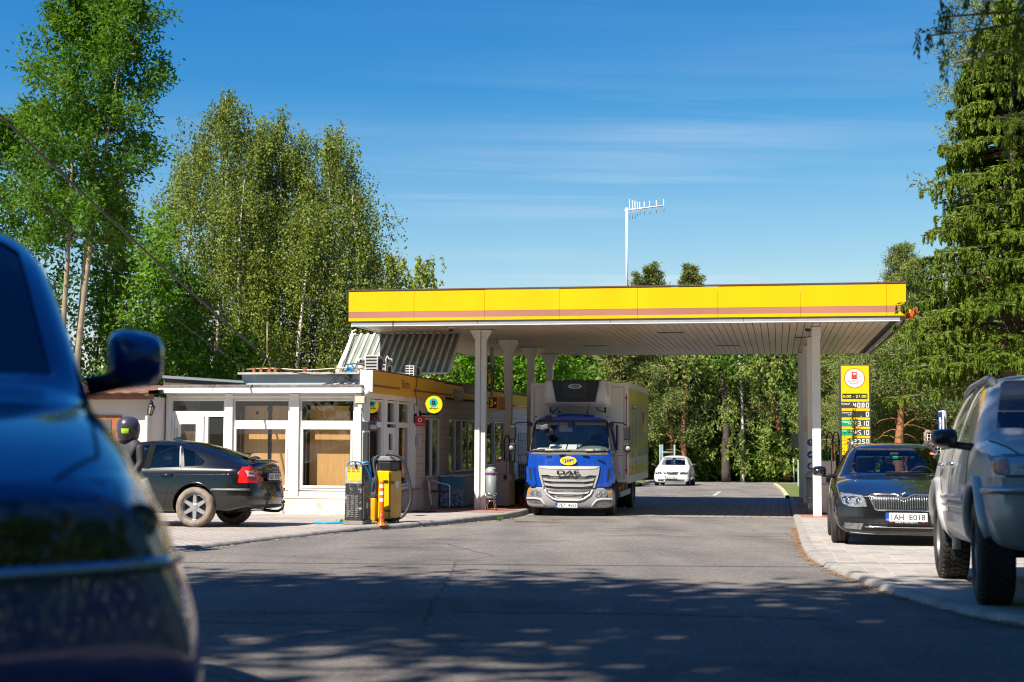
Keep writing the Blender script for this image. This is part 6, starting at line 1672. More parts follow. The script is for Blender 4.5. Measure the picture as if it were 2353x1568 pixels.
PAPER=M('white paper',(.80,.80,.78),.7)
pap=[]
for(x0,x1,z,tilt,lab)in((-.80,-.55,1.665,4,'small white sheet of paper lying at the left end of the truck dashboard'),(-.52,-.10,1.70,24,'large white folder with a grey tab propped behind the truck windshield'),(-.07,.16,1.70,24,'white pad leaning behind the truck windshield beside the black meter')):
 pp_=thing('paper_sheet',lab,'paper',(0,0,0),-TH,'papers on the truck dashboard')
 pp_.location=tr.location;pp_.scale=(1.022,)*3
 mb=MB();rot=Matrix.Rotation(R(tilt),4,'X');m=Matrix.Translation(((x0+x1)/2,.32,z))@rot
 mb.box((0,0,0),(x1-x0,.30,.012),0);mb.v=[tuple(m@Vector(v))for v in mb.v];mb.build('sheet',PAPER,pp_)
 if 'folder' in lab:
  mb=MB();mb.box((.0,.06,.009),(.2,.06,.004),0);mb.v=[tuple(m@Vector(v))for v in mb.v];mb.build('folder_tab',M('tab grey',(.16,.18,.2),.5),pp_)
mb=MB();mb.box((.23,.30,1.73),(.12,.06,.10));tb=mb.build('meter_box',M('meter blue grey',(.06,.09,.12),.5),ds,bevel=.01)
mb=MB();mb.box((.22,.267,1.735),(.05,.006,.04));mb.build('meter_screen',M('meter face',(.6,.65,.66),.3),tb)
mb=MB();mb.box((-.02,.42,2.25),(.12,.05,.17));mb.build('sensor_unit',M('sensor blue',(.02,.05,.12),.4),tr,bevel=.015)
mb=MB();mb.bx(-.30,.02,.50,.52,2.08,2.30);mb.bx(-.85,-.33,.48,.50,2.24,2.31);mb.bx(.1,.85,.48,.5,2.24,2.31);mb.build('sun_visor',M('visor grey',(.30,.30,.30),.7),tr)
mb=MB();mb.bx(-.86,-.74,.36,.365,2.14,2.25);mb.build('sticker',M('pale sticker',(.5,.62,.62),.5),tr)
for x in(-.5,.5):headrest_seat(tr,x,1.2,1.1,.72,.5,M('truck seat',(.05,.05,.055),.9))
# chassis, wheels, fenders
CH=M('chassis dark',(.035,.033,.03),.7,var=.4,scale=8)
mb=MB();mb.bx(-.45,-.33,.4,7.1,.55,.78);mb.bx(.33,.45,.4,7.1,.55,.78)
for y in np.arange(2.2,7.1,.8):mb.bx(-.33,.33,y,y+.08,.58,.74)
mb.bx(-.95,.95,1.85,1.95,.68,.79);mb.build('chassis_frame',CH,tr)
mb=MB();mb.cyl((-.8,5.3,.40),(.8,5.3,.40),.08,10);mb.lathe([(.001,-.15),(.15,-.1),(.17,0),(.15,.1),(.001,.15)],16,0,Matrix.Translation((0,5.3,.4))@Matrix.Rotation(R(90),4,'X'));mb.build('rear_axle',CH,tr)
TR_RIM=M('truck rim',(.50,.48,.45),.45,.3,var=.2,scale=6)
for s in(-1,1):
 wheel(tr,s*.90,1.0,.40,.23,s,style='dish',rim=TR_RIM,hub=.60)
 wheel(tr,s*.93,5.3,.40,.23,s,style='dish',rim=TR_RIM,hub=.60);wheel(tr,s*.68,5.3,.40,.22,s,style='dish',rim=TR_RIM,hub=.60)
 mb=MB();pts=[(s*.98,1.0+.50*math.cos(R(a)),.42+.50*math.sin(R(a)))for a in np.linspace(-5,150,14)]
 vs=[];fs=[]
 for p in pts:vs+=[(p[0]-s*.2,p[1],p[2]),(p[0]+s*.075,p[1],p[2])]
 for i in range(len(pts)-1):fs.append((2*i,2*i+1,2*i+3,2*i+2))
 mb.add(vs,fs);o=mb.build('mudguard',CH,tr);o.modifiers.new('S','SOLIDIFY').thickness=.02
 mb=MB();mb.bx(s*.97,s*1.03,2.3,4.6,.42,.56);
 for y in(2.4,3.4,4.4):mb.bx(s*.6,s*.97,y,y+.06,.52,.80)
 mb.build('side_guard',M('guard aluminium',(.5,.49,.47),.45,.4),tr)
 mb=MB();mb.bx(s*.82,s*1.03,5.95,6.0,.22,.80);mb.build('mud_flap',BLACK,tr)
mb=MB();mb.bx(.55,.98,2.2,2.9,.40,.76);mb.build('battery_box',CH,tr,bevel=.02)
mb=MB();mb.lathe([(.001,-.03),(.05,-.03),(.06,0),(.05,.03),(.001,.03)],12,0,Matrix.Translation((1.0,2.05,.66))@Matrix.Rotation(R(90),4,'X'));mb.build('side_marker',AMBER,tr)
# cargo box
BX0,BX1,BY0,BY1,BZ0,BZ1=-1.26,1.26,1.86,7.3,.81,3.33
mb=MB();mb.bx(BX0,BX1,BY0,BY1,BZ0,BZ1);box=mb.build('cargo_box',BOXW,tr,bevel=.02)
mb=MB()
for q in((BX0+.01,BX0+.09,BZ0,BZ1),(BX1-.09,BX1-.01,BZ0,BZ1),(BX0+.092,BX1-.092,BZ1-.09,BZ1-.005),(BX0+.092,BX1-.092,BZ0,BZ0+.09)):mb.bx(q[0],q[1],BY0-.012,BY0+.05,q[2],q[3])
mb.build('edge_frame',BOXW,box,bevel=.01)
ringy=[(BX0+.11,BZ0+.11),(BX0+.11,BZ1-.11),(BX1-.11,BZ1-.11),(BX1-.11,BZ0+.11)]
mb=MB()
for a,c in zip(ringy,ringy[1:]+ringy[:1]):mb.tube([(a[0],BY0-.003,a[1]),(c[0],BY0-.003,c[1])],.005,4)
mb.build('panel_joint',M('joint grey',(.15,.14,.13),.8),box)
AR=M('arrow red',(.45,.01,.015),.5)
mb=MB();x=BX1-.05;y=BY0-.013
mb.bx(x-.011,x+.011,y-.003,y,BZ0+.33,BZ1-.42);mb.prism([(x-.03,BZ1-.42),(x+.03,BZ1-.42),(x,BZ1-.26)],y-.003,y);mb.prism([(x-.03,BZ0+.33),(x,BZ0+.17),(x+.03,BZ0+.33)],y-.003,y);mb.build('height_arrow',AR,box)
mb=MB();mb.bx(BX1-.27,BX1-.18,BY0-.003,BY0-.0005,BZ0+.14,BZ0+.29);st=mb.build('label_sticker',PAPER,box)
mb=MB()
for k in range(5):mb.bx(BX1-.26,BX1-.19-.01*(k%3),BY0-.005,BY0-.0032,BZ0+.155+.025*k,BZ0+.167+.025*k)
mb.build('print',BLACKL,st)
# right side livery
SX=BX1+.003
GY=M('livery grey',(.20,.21,.22),.35,var=.15,scale=1.2,coat=.3);LY=M('shaded livery yellow',(.42,.31,.03),.4,coat=.3)  # yellow darkened: the shade on this side is put into the colour
mb=MB();mb.bx(BX1-.01,SX,BY0+.08,BY1-.06,BZ0+.62,BZ1-.50);lv=mb.build('livery',GY,box)
mb=MB();mb.bx(BX1-.01,SX,BY0+.08,BY1-.06,BZ1-.498,BZ1-.13);mb.bx(BX1-.01,SX,BY0+.08,BY1-.06,BZ0+.16,BZ0+.40);mb.prism([(BY0+.08,BZ0+.62),(BY1-.06,BZ0+.95),(BY1-.06,BZ0+1.15),(BY0+.08,BZ0+.75)],SX+.0005,SX+.002,axis='x');mb.build('livery_band',LY,lv)
mb=MB();mb.bx(BX1-.01,SX,BY0+.08,BY1-.06,BZ0+.402,BZ0+.618);mb.build('livery_lower',M('livery pale',(.42,.40,.34),.4),lv)
mb=MB();disc(mb,(5.9,2.45),.62,.42,SX+.001,.004,axis='x',n=36);lo_=mb.build('side_emblem',LY,lv)
text('JIP',M('livery blue',(.05,.08,.22),.5),lo_,(SX+.0055,5.9,2.45),RIGHT,w=.7,h=.42,bold=.03)
mb=MB()
for yy in(2.75,3.75):mb.bx(BX1-.01,SX+.004,yy,yy+.02,BZ0+.16,2.70)
mb.bx(BX1-.01,SX+.004,2.77,3.75,2.68,2.70);sdo=mb.build('side_door',SEAM,box)
mb=MB();mb.bx(SX,SX+.03,2.70,3.8,2.74,2.78);mb.build('rain_rail',STEEL,sdo);mb=MB();mb.bx(SX,SX+.05,3.55,3.62,1.35,1.62);mb.build('handle',STEEL,sdo)
mb=MB();mb.bx(BX1-.03,BX1+.012,BY0,BY1,BZ0-.03,BZ0+.14);mb.bx(BX1-.03,BX1+.012,BY0,BY1,BZ1-.12,BZ1+.012);mb.bx(BX1-.03,BX1+.012,BY1-.05,BY1+.01,BZ0,BZ1);mb.build('side_rail',M('box rail',(.62,.59,.55),.4),box)
# cooling unit over the cab
RF=M('cooler shell',(.78,.75,.71),.4,var=.04)
def loft(secs,name,mat,par,bev=.03):
 """secs: list of (z, x half, y0, y1)"""
 mb=MB();vs=[];fs=[]
 for z,xh,y0,y1 in secs:vs+=[(-xh,y1,z),(-xh,y0+.10,z),(-xh+.10,y0,z),(xh-.10,y0,z),(xh,y0+.10,z),(xh,y1,z)]
 for i in range(len(secs)-1):
  for j in range(6):fs.append((6*i+j,6*i+(j+1)%6,6*i+6+(j+1)%6,6*i+6+j))
 fs+=[tuple(range(6)),tuple(range(6*(len(secs)-1),6*len(secs)))[::-1]]
 mb.add(vs,fs,0,False);return mb.build(name,mat,par,bevel=bev,seg=3)
cu=loft([(2.70,.80,1.50,1.855),(2.80,.84,1.32,1.855),(3.0,.84,1.25,1.855),(3.365,.82,1.34,1.855)],'cooling_unit',RF,tr)
mb=MB();mb.prism([(-.60,3.37),(.60,3.37),(.50,2.86),(.47,2.83),(-.47,2.83),(-.50,2.86)],1.20,1.4);cgp=mb.build('cooler_front',M('cooler black',(.012,.012,.013),.4),cu,bevel=.012)
mb=MB();mb.prism([(-.33,3.32),(.33,3.32),(.27,2.93),(-.27,2.93)],1.185,1.2);mb.build('cooler_panel',M('cooler panel',(.03,.03,.031),.5),cgp,bevel=.01)
mb=MB()
for z in(3.06,3.1,3.14,3.02):mb.bx(-.25,.25,1.18,1.186,z,z+.01)
mb.build('louvre',BLACK,cgp)
mb=MB();disc(mb,(-.01,3.215),.165,.058,1.184,.005,n=32);ce=mb.build('emblem',M('emblem silver',(.62,.62,.62),.3,.4),cu)
mb=MB();disc(mb,(-.01,3.215),.12,.045,1.179,.003,n=32);mb.build('emblem_field',M('emblem navy',(.01,.04,.28),.4),ce)
text('Carrier',WHITEL,ce,(-.01,1.1755,3.215),FRONT,w=.18,h=.045,shear=.3)
mb=MB();mb.bx(-.52,.52,1.24,1.3,2.815,2.828);mb.build('cooler_lip',M('cooler lip',(.5,.49,.47),.4),cu)
mb=MB();mb.bx(.74,.83,1.305,1.345,2.95,3.27);mb.bx(.765,.82,1.30,1.34,3.29,3.33);mb.build('service_hatch',M('hatch ivory',(.56,.53,.46),.5),cu,bevel=.006)
mb=MB()
for s in(-1,1):
 mb.bx(s*.70-.02,s*.70+.02,1.6,1.66,2.56,2.70);mb.tube([(s*.70,1.6,2.58),(s*.6,1.55,2.60),(s*.52,1.52,2.64),(s*.48,1.5,2.71)],.012,6)
mb.build('bracket',BLACK,cu)
mb=MB();mb.tube([(-.68,1.84,2.6),(-.68,1.84,1.9)],.015,6);mb.build('drain_hose',BLACK,cu)
# ------------------------------------------------------------------ forecourt objects
def gpt(px,py,lift=PL):
 p=on_ground(px,py,lift);return p
KGREEN=M('weed green',(.07,.13,.02),.8)
# battered air and water machine
p=gpt(811,1206);am=thing('air_pump_station','battered black and yellow tyre air station with peeling paint beside the yellow vacuum','air pump',(p.x,p.y,p.z),-TH-R(2))
s_=p.y/3268;w=42*s_;h=134*s_;dp=.52
PEEL=M('peeling black paint',(.025,.025,.027),.5,dirt=(.33,.33,.34),dscale=9,dthr=.545)
mb=MB();mb.bx(-w/2-.02,w/2+.02,-.01,dp,0,.07);mb.build('base',CONC,am,bevel=.01)
mb=MB();mb.box((0,dp/2,.07+(h-.07)/2),(w,dp,h-.07),0,None,(.93,1));b_=mb.build('cabinet',PEEL,am,bevel=.015)
mb=MB();mb.bx(-w*.48,w*.48,-.004,.004,h*.70,h*.985);mb.build('front_panel',M('scuffed silver',(.42,.43,.46),.5,.2,var=.3,scale=12,dirt=(.6,.38,.03),dscale=9,dthr=.62),b_)
mb=MB();mb.bx(-w*.33,w*.46,-.009,-.005,h*.745,h*.965);mb.build('yellow_panel',M('scuffed yellow',(.74,.50,.03),.5,var=.1,dirt=(.45,.45,.46),dscale=8,dthr=.66),b_)
mb=MB()
for c in range(3):
 for r_ in range(3):
  x=-w*.34+c*w*.26;z=h*.90+r_*.032
  mb.prism([(x,z),(x+w*.17,z),(x+w*.17,z+.008),(x,z+.014)],-.016,-.008)
 for r_ in range(11):
  x=-w*.38+c*w*.25;z=h*.14+r_*.036
  mb.box((x+w*.08,-.002,z),(w*.17,.02,.014),0,Matrix.Rotation(R(25),3,'X'))
mb.build('louvre',M('worn louvre',(.30,.30,.31),.4,.4,var=.4,scale=20),b_)
mb=MB();mb.bx(w*.465,w*.50,.06,.13,.1,h*.66);mb.build('side_strip',M('bare metal',(.36,.36,.37),.4,.5,var=.3,scale=10),b_)
mb=MB();mt=Matrix.Translation((w*.49,dp*.55,h*.72))@Matrix.Rotation(R(90),4,'Y')
mb.lathe([(.085,.0),(.088,.02),(.07,.024),(.066,.01)],24,0,mt);mb.lathe([(.045,.01),(.045,.018),(.001,.02)],16,0,mt);g_=mb.build('pressure_gauge',M('gauge grey',(.25,.25,.25),.4,.4),b_)
mb=MB();mb.prism([(dp*.45,h*.36),(dp*.65,h*.36),(dp*.65,h*.30),(dp*.55,h*.25),(dp*.45,h*.30)],w*.49,w*.5+.006,axis='x');mb.build('badge',M('badge white',(.55,.55,.53),.5),b_)
mb=MB();mb.bx(-w*.44,w*.46,.01,dp-.02,h,h+.018);mb.build('top_tray',M('rusty tray',(.28,.2,.13),.7,var=.4,scale=10),b_)
BH=M('blue hose',(.0,.26,.62),.3)
bh=MB();pts=[(-.14,.1,h+.03),(-.05,.05,h+.075),(.06,.05,h+.07),(.14,.12,h+.0),(w*.5+.05,.2,h*.88),(w*.5+.08,.25,h*.7),(w*.5+.06,.3,h*.55)]
def spl(P,n=8):
 P=[Vector(q)for q in P];out=[]
 for i in range(len(P)-1):
  a,b,c,d=P[max(i-1,0)],P[i],P[i+1],P[min(i+2,len(P)-1)]
  for k in range(n):
   t=k/n;out.append(.5*((2*b)+(c-a)*t+(2*a-5*b+4*c-d)*t*t+(3*b-a-3*c+d)*t**3))
 out.append(P[-1]);return out
bh.tube(spl(pts),.014,8);bh.tube(spl([(.05,.3,h+.03),(.15,.33,h+.06),(w*.5+.02,.38,h*.95),(w*.5+.05,.4,h*.7)]),.014,8)
bh.tube(spl([(-w*.5-.02,.3,h*.45),(-w*.5-.05,.25,h*.25),(-w*.5-.04,.2,.04),(-w*.5-.12,.1,.02),(-w*.5-.35,.0,.016),(-w*.5-.6,.05,.016),(-w*.5-.3,.12,.016),(-.2,.2,.03)]),.014,8)
bh.build('hose',BH,am)
mb=MB();mb.tube([(.02,.05,h+.03),(.03,.0,h+.06),(.06,-.02,h-.04)],.02,6);mb.build('hose_grip',BLACK,am)
# yellow vacuum
p=gpt(893,1202);vc=thing('vacuum_station','yellow coin vacuum with a dented side and long black hoses behind the orange bollard','vacuum cleaner',(p.x,p.y+.05,p.z),-TH-R(14))
VY=M('vacuum yellow',(.86,.48,.0),.32,var=.06,coat=.3,bump=.12,bscale=5);VYD=M('vacuum side',(.66,.33,.01),.35,var=.15,scale=3,coat=.3,bump=.5,bscale=4)
h=118*p.y/3268;wv=.30
mb=MB();mb.bx(-wv,0,0,.46,.07,h);vb=mb.build('cabinet',VY,vc,bevel=.015)
mb=MB();mb.bx(.0015,.012,.03,.44,.09,h-.01);mb.build('side_panel',VYD,vb,bevel=.004)
mb=MB();mb.bx(-.004,.004,-.006,.004,.08,h-.005);mb.build('door_seam',SEAM,vb)
mb=MB();mb.bx(-wv+.02,-.02,.03,.42,0,.07);mb.build('base',DARK,vb)
mb=MB();mb.bx(-wv+.06,.0,.04,.40,h+.002,h+.18);hd_=mb.build('motor_head',BLACK,vc,bevel=.03,seg=3)
mb=MB();mb.prism([(-wv+.02,h+.19),(.02,h+.19),(-.03,h+.27),(-wv+.08,h+.27)],.02,.42);mb.build('lid',M('weathered grey lid',(.22,.22,.22),.45,var=.2),hd_,bevel=.012)
mb=MB();mb.bx(-.12,-.02,-.02,-.006,h*.78,h*.82);mb.bx(-.08,.04,-.025,-.006,h*.215,h*.24);mb.bx(.015,.05,.03,.09,h*.75,h*.80);mb.build('latch',BLACK,vb)
mb=MB();mb.prism([(.2,h*.80),(.34,h*.80),(.34,h*.70),(.27,h*.63),(.2,h*.70)],.013,.018,axis='x');mb.build('badge',M('badge silver',(.5,.5,.5),.3,.5),vb)
mb=MB();mb.bx(-wv-.16,-wv+.05,-.08,.25,.02,h*.48);bn=mb.build('debris_bin',VYD,vc,bevel=.03,seg=3)
mb=MB();mb.bx(-wv-.165,-wv+.055,-.085,.255,h*.482,h*.585);mb.build('bin_lid',M('bin rim dark',(.05,.05,.07),.5),bn,bevel=.02)
hs_=MB()
hs_.tube(spl([(-.18,.2,h+.24),(-.10,.1,h+.30),(.05,.08,h+.30),(.18,.15,h+.22),(.26,.2,h*.98),(.33,.22,h*.65),(.34,.2,h*.4),(.26,.12,h*.16),(.12,.05,h*.06),(.02,.1,.06)],10),.028,10)
hs_.tube(spl([(-wv-.16,.25,h+.1),(-wv-.17,.2,h+.2),(-wv-.1,.15,h+.24),(-wv-.02,.08,h+.16),(-wv+.02,.0,h*.95),(-wv-.0,-.06,h*.75),(-wv-.03,-.05,h*.55)],10),.03,10)
hs_.tube(spl([(-.22,.1,h+.23),(-.28,.05,h+.27),(-.33,.0,h+.18),(-.31,-.02,h+.02),(-.26,-.03,h*.85),(-.27,-.04,h*.62)],10),.026,10)
hs_.build('hose',M('ribbed hose',(.03,.03,.032),.5,bump=.5,bscale=80),vc)
# vacuum sign post
p=gpt(837,1190);vs_=thing('sign_post','dark post with a boxed white lettered sign rising behind the air station','sign',(p.x,p.y+.1,p.z),-TH)
zt_=at(837,968,p.y).z-p.z;k=p.y/3268
DP=M('post anthracite',(.035,.037,.042),.45)
mb=MB();mb.bx(-6*k,6*k,-.02,.10,0,zt_-26*k);mb.build('pole',DP,vs_,bevel=.008)
mb=MB();mb.bx(-7*k,9*k,-.06,.55,zt_-22*k,zt_);sb_=mb.build('sign_box',DP,vs_,bevel=.01)
text('VYSAVAČ',WHITEL,sb_,(9*k+.001,.26,zt_-11*k),RIGHT,w=.52,h=14*k,bold=.02)
# flexible bollard
p=gpt(876.5,1208);fb=thing('flexible_bollard','orange flexible bollard with three white reflective bands in front of the vacuum','bollard',(p.x,p.y,p.z),0)
h=101*p.y/3268;r0=5.6*p.y/3268
ORG=M('bollard orange',(.80,.13,.01),.35,var=.06)
mb=MB();prof=[(.001,0),(r0*2.3,0),(r0*2.25,.012),(r0*1.5,.04),(r0*1.25,.055)]
for i in range(9):z=.06+i*h*.027;prof+=[(r0*(1.22-.02*i),z),(r0*(1.22-.02*i),z+h*.013),(r0*(1.05-.012*i),z+h*.016),(r0*(1.05-.012*i),z+h*.024)]
prof+=[(r0*.96,h*.36),(r0*.94,h*.985),(r0*.85,h),(.001,h)]
mb.lathe(prof,24);mb.build('post',ORG,fb)
for a,b in((.54,.62),(.69,.77),(.845,.925)):
 mb=MB();mb.lathe([(r0*.98,h*a),(r0*.98,h*b)],24);mb.build('band',M('reflective white',(.80,.80,.80),.4),fb)
 # cafe chair
p=gpt(1010,1171);ch=thing('cafe_chair','metal tube cafe chair with a dark seat standing against the bistro wall','chair',(p.x,p.y+.2,p.z),-TH+R(12))
k=.90
AL=M('polished tube',(.62,.61,.60),.22,1.)
mb=MB()
for y in(-.22,.22):
 mb.tube(spl([(-.20,y,.02),(-.26,y,.45),(-.30,y,.80*k)],4),.013,8)
 mb.tube(spl([(.24,y,.0),(.25,y,.45),(.22,y,.60),(.0,y,.66),(-.26,y,.74)],5),.013,8)
mb.tube(spl([(-.30,-.22,.79*k),(-.32,0,.82*k),(-.30,.22,.79*k)],4),.013,8)
mb.tube([(.24,-.22,.42),(.24,.22,.42)],.012,6);mb.tube([(-.25,-.22,.42),(-.25,.22,.42)],.012,6)
mb.build('frame',AL,ch)
mb=MB();mb.box((0,0,.44),(.46,.42,.03));mb.build('seat',M('dark slats',(.05,.03,.025),.5),ch,bevel=.01)
mb=MB();mb.box((.0,-.0,.462),(.44,.40,.012));mb.build('seat_pad',M('red pad',(.25,.03,.025),.6),ch,bevel=.005)
mb=MB()
for z in(.52,.60,.68):mb.box((-.28-(z-.5)*.12,0,z),(.015,.42,.05))
mb.build('backrest',_M['dark slats'],ch,bevel=.004)
# chest freezer
p=gpt(1037,1167);cf=thing('chest_freezer','ice chest freezer with blue printed sides against the bistro wall behind the chair','freezer',(p.x,p.y,p.z),-TH)
k=p.y/3268;w=53*k;h=74*k;dp=1.45
def iceM():
 m=bpy.data.materials.new('ice print');N,L=nodes_of(m);b=N['Principled BSDF'];b.inputs['Roughness'].default_value=.35
 tc=N.new('ShaderNodeTexCoord');v=N.new('ShaderNodeTexVoronoi');v.inputs['Scale'].default_value=14;L.new(tc.outputs['Object'],v.inputs['Vector'])
 r=N.new('ShaderNodeValToRGB');e=r.color_ramp.elements;e[0].color=(.45,.55,.66,1);e[1].color=(.05,.13,.28,1);e[0].position=.1;e[1].position=.75;L.new(v.outputs[0],r.inputs[0])
 sx=N.new('ShaderNodeSeparateXYZ');L.new(tc.outputs['Object'],sx.inputs[0])
 mr=N.new('ShaderNodeMapRange');mr.inputs[1].default_value=.42;mr.inputs[2].default_value=.6;L.new(sx.outputs[2],mr.inputs[0])
 mx=N.new('ShaderNodeMix');mx.data_type='RGBA';mx.inputs[7].default_value=(.06,.26,.48,1);L.new(mr.outputs[0],mx.inputs[0]);L.new(r.outputs[0],mx.inputs[6]);L.new(mx.outputs[2],b.inputs['Base Color'])
 return m
mb=MB();mb.bx(-w/2,w/2,0,dp,.03,h-.05);mb.build('cabinet',iceM(),cf,bevel=.02)
mb=MB();mb.bx(-w/2-.015,w/2+.015,-.015,dp+.01,h-.048,h);ld=mb.build('lid',M('freezer white',(.66,.66,.66),.4),cf,bevel=.012)
mb=MB();mb.bx(-.1,.1,-.03,-.016,h-.04,h-.02);mb.build('handle',GREYT,ld)
mb=MB();mb.bx(-w/2+.03,w/2-.03,.03,dp-.03,0,.03);mb.build('feet',BLACK,cf)
p=gpt(975,1177);mb=MB();mb.bx(-.26,.26,-.16,.16,.0,.015);o=mb.build('door_mat',M('black mat',(.02,.02,.02),.9,bump=.6,bscale=60),None);o.location=(p.x,p.y,p.z+.003);o.rotation_euler=(0,0,-TH);tag(o,'black rubber door mat on the brick paving in front of the bay','mat')
# litter bin on a wire stand
def bin_on_stand(px,py,lab,grp):
 p=gpt(px,py,PL if px<1500 else.052);t=thing('litter_bin',lab,'bin',(p.x,p.y,p.z),-TH,grp);k=p.y/3268
 z0,z1=.30,.30+58*k;r=13.5*k
 GB=M('bin grey green',(.17,.20,.19),.5,var=.1);GL=M('bin lid grey',(.24,.27,.26),.45)
 mb=MB();mb.lathe([(.001,z0),(r*.78,z0),(r*.85,z0+.03),(r*.97,z1),(r*.9,z1),(.001,z1-.02)],20);mb.build('bucket',GB,t)
 mb=MB();mb.lathe([(r*1.04,z1+.005),(r*1.08,z1+.03),(r*1.0,z1+.06),(r*.85,z1+.11),(r*.45,z1+.15),(.001,z1+.155)],20);l=mb.build('lid',GL,t)
 mb=MB();mb.lathe([(r*1.0,z1-.035),(r*1.03,z1-.02),(r*1.0,z1-.002)],20);mb.build('bag_rim',M('purple bag',(.16,.03,.22),.4),t)
 mb=MB();mb.box((r*.75,-r*.3,z1+.075),(r*.7,r*.9,.06));mb.build('flap',DARK,l)
 mb=MB();rr=r*1.08
 mb.tube([(rr*math.cos(a),rr*math.sin(a),z0+.13)for a in np.linspace(0,2*PI,21)],.009,6,cap=False)
 for a in(45,135,225,315):
  c,s=math.cos(R(a)),math.sin(R(a));mb.tube([(rr*c,rr*s,z0+.13),(r*.75*c,r*.75*s,z0-.06),(r*1.25*c,r*1.25*s,0)],.008,6)
 mb.tube([(r*.75*math.cos(a),r*.75*math.sin(a),z0-.05)for a in np.linspace(0,2*PI,17)],.008,6,cap=False)
 mb.build('stand',AL,t);return t
bin_on_stand(1128,1175,'grey domed litter bin on a wire stand in front of the left fuel pump','litter bins on the pump islands')
bin_on_stand(1866,1182,'grey litter bin with a purple bag half hidden behind the front right post','litter bins on the pump islands')
# fuel pumps
PUMPB=M('pump beige',(.56,.48,.44),.5,var=.05);PUMPO=M('pump orange stripe',(.80,.36,.01),.45)
def fuel_pump(p,lab,w=.38,d=.80,s=1.0):
 t=thing('fuel_pump',lab,'fuel pump',(p.x,p.y,p.z),-TH,'fuel pumps on the islands')
 mb=MB();mb.bx(-w*.5,w*.5,0,d,.04,.70*s);mb.build('cabinet',PUMPB,t,bevel=.012)
 mb=MB();mb.bx(-w*.46,w*.46,.03,d-.03,0,.04);mb.build('plinth',DARK,t)
 mb=MB();mb.bx(w*.5+.001,w*.5+.012,.04,.30,.06,.68*s);mb.build('side_stripe',PUMPO,t)
 mb=MB();mb.bx(w*.5+.001,w*.5+.012,.32,d-.04,.06,.68*s);mb.build('side_panel',M('pump yellow dim',(.62,.44,.05),.5),t)
 mb=MB();mb.bx(-w*.33,w*.62,.05,d-.05,.702*s,.90*s);kb_=mb.build('display',PUMPB,t,bevel=.01)
 mb=MB();mb.bx(w*.05,w*.3,.042,.049,.74*s,.86*s);mb.build('pictogram',BLACKL,kb_)
 mb=MB();mb.bx(-w*.56,w*.48,.0,d,.905*s,1.245*s);hd_=mb.build('head',PUMPB,t,bevel=.015)
 mb=MB();mb.bx(w*.28,w*.31,-.004,d+.004,.905*s,1.245*s);mb.build('seam',SEAM,hd_)
 for x,y in((w*.12,.1),(w*.42,.25)):
  mb=MB();mb.tube(spl([(x,y,1.24*s),(x-.02,y,1.6*s),(x-.0,y,1.84*s),(x+.06,y-.01,1.92*s),(x+.12,y-.02,1.84*s),(x+.13,y-.02,1.55*s),(x+.135,y-.02,1.2*s)],6),.017,8);hz=mb.build('hose',BLACK,t)
  mb=MB();mb.cyl((x+.13,y-.02,1.60*s),(x+.13,y-.02,1.74*s),.028,10);mb.build('nozzle_joint',BLACK,hz)
 mb=MB();mb.box((-w*.3,.02,1.26*s),(.05,.1,.06));mb.build('nozzle',RED,t,bevel=.01)
 return t
p=gpt(1154,1166);fuel_pump(p,'beige fuel pump with black looped hoses beside the blue truck cab')
p=S(-7.25,42.4);p.z=gz(p.y)+PL(p.y);fuel_pump(p,'beige fuel pump hidden further back behind the blue truck cab')
p=S(1.15,36.8);p.z=gz(p.y)+.052;fuel_pump(p,'beige fuel pump behind the front right post and the black estate',w=.55,s=1.08)
# dark bin and cone near the left pumps
p=at(1193,1140,40.5);p.z=gz(40.5)+.135
db=thing('waste_bin','black round waste bin in the shade between the left pump and the truck','bin',(p.x,p.y,p.z),0)
mb=MB();mb.lathe([(.001,0),(.13,0),(.15,.2),(.165,.62),(.001,.62)],20);mb.build('drum',M('black bin',(.02,.02,.023),.45),db)
mb=MB();mb.lathe([(.19,.62),(.195,.66),(.17,.70),(.001,.72)],20);mb.build('lid',M('bin lid black',(.03,.03,.034),.4),db)
p=at(1196,1150,39.5);p.z=gz(39.5)+.135
cn=thing('traffic_cone','small red cone on the shaded brick island beside the truck','cone',(p.x,p.y,p.z),0)
mb=MB();mb.lathe([(.001,.005),(.07,.03),(.012,.26),(.001,.26)],16);mb.build('cone',M('cone red',(.60,.03,.015),.5),cn)
mb=MB();mb.bx(-.1,.1,-.1,.1,0,.03);mb.build('base',M('cone base',(.5,.03,.015),.5),cn,bevel=.01)
# yellow van and white mesh cages behind
p=at(1198,1100,52.0)
yv=thing('yellow_van','bright yellow box van parked far behind the shop beyond the truck cab','van',(p.x,p.y,gz(52)),-TH)
mb=MB();mb.bx(-.35,.62,.3,4.6,1.05,2.92);mb.build('cargo_box',M('van yellow',(.86,.50,.0),.4),yv,bevel=.03)
mb=MB();mb.prism([(-.6,1.2),(.3,1.2),(.3,2.35),(0,2.45),(-.35,1.7)],-.34,.6,axis='x');mb.build('cab',M('van white',(.7,.7,.68),.4),yv,bevel=.04)
mb=MB();mb.prism([(-.40,1.72),(-.04,2.36),(-.035,2.36),(-.05,2.38),(-.42,1.72)],-.28,.54,axis='x');mb.build('windshield',CGLASS_D,yv)
mb=MB();mb.bx(-.33,.6,-.6,4.4,.35,1.04);mb.build('skirt',M('van grey',(.3,.28,.26),.6),yv,bevel=.02)
for y in(.1,3.5):wheel(yv,.5,y,.33,.2,1,5)
for y in(.1,3.5):wheel(yv,-.25,y,.33,.2,-1,5)
CG=M('white wire',(.62,.61,.60),.5)
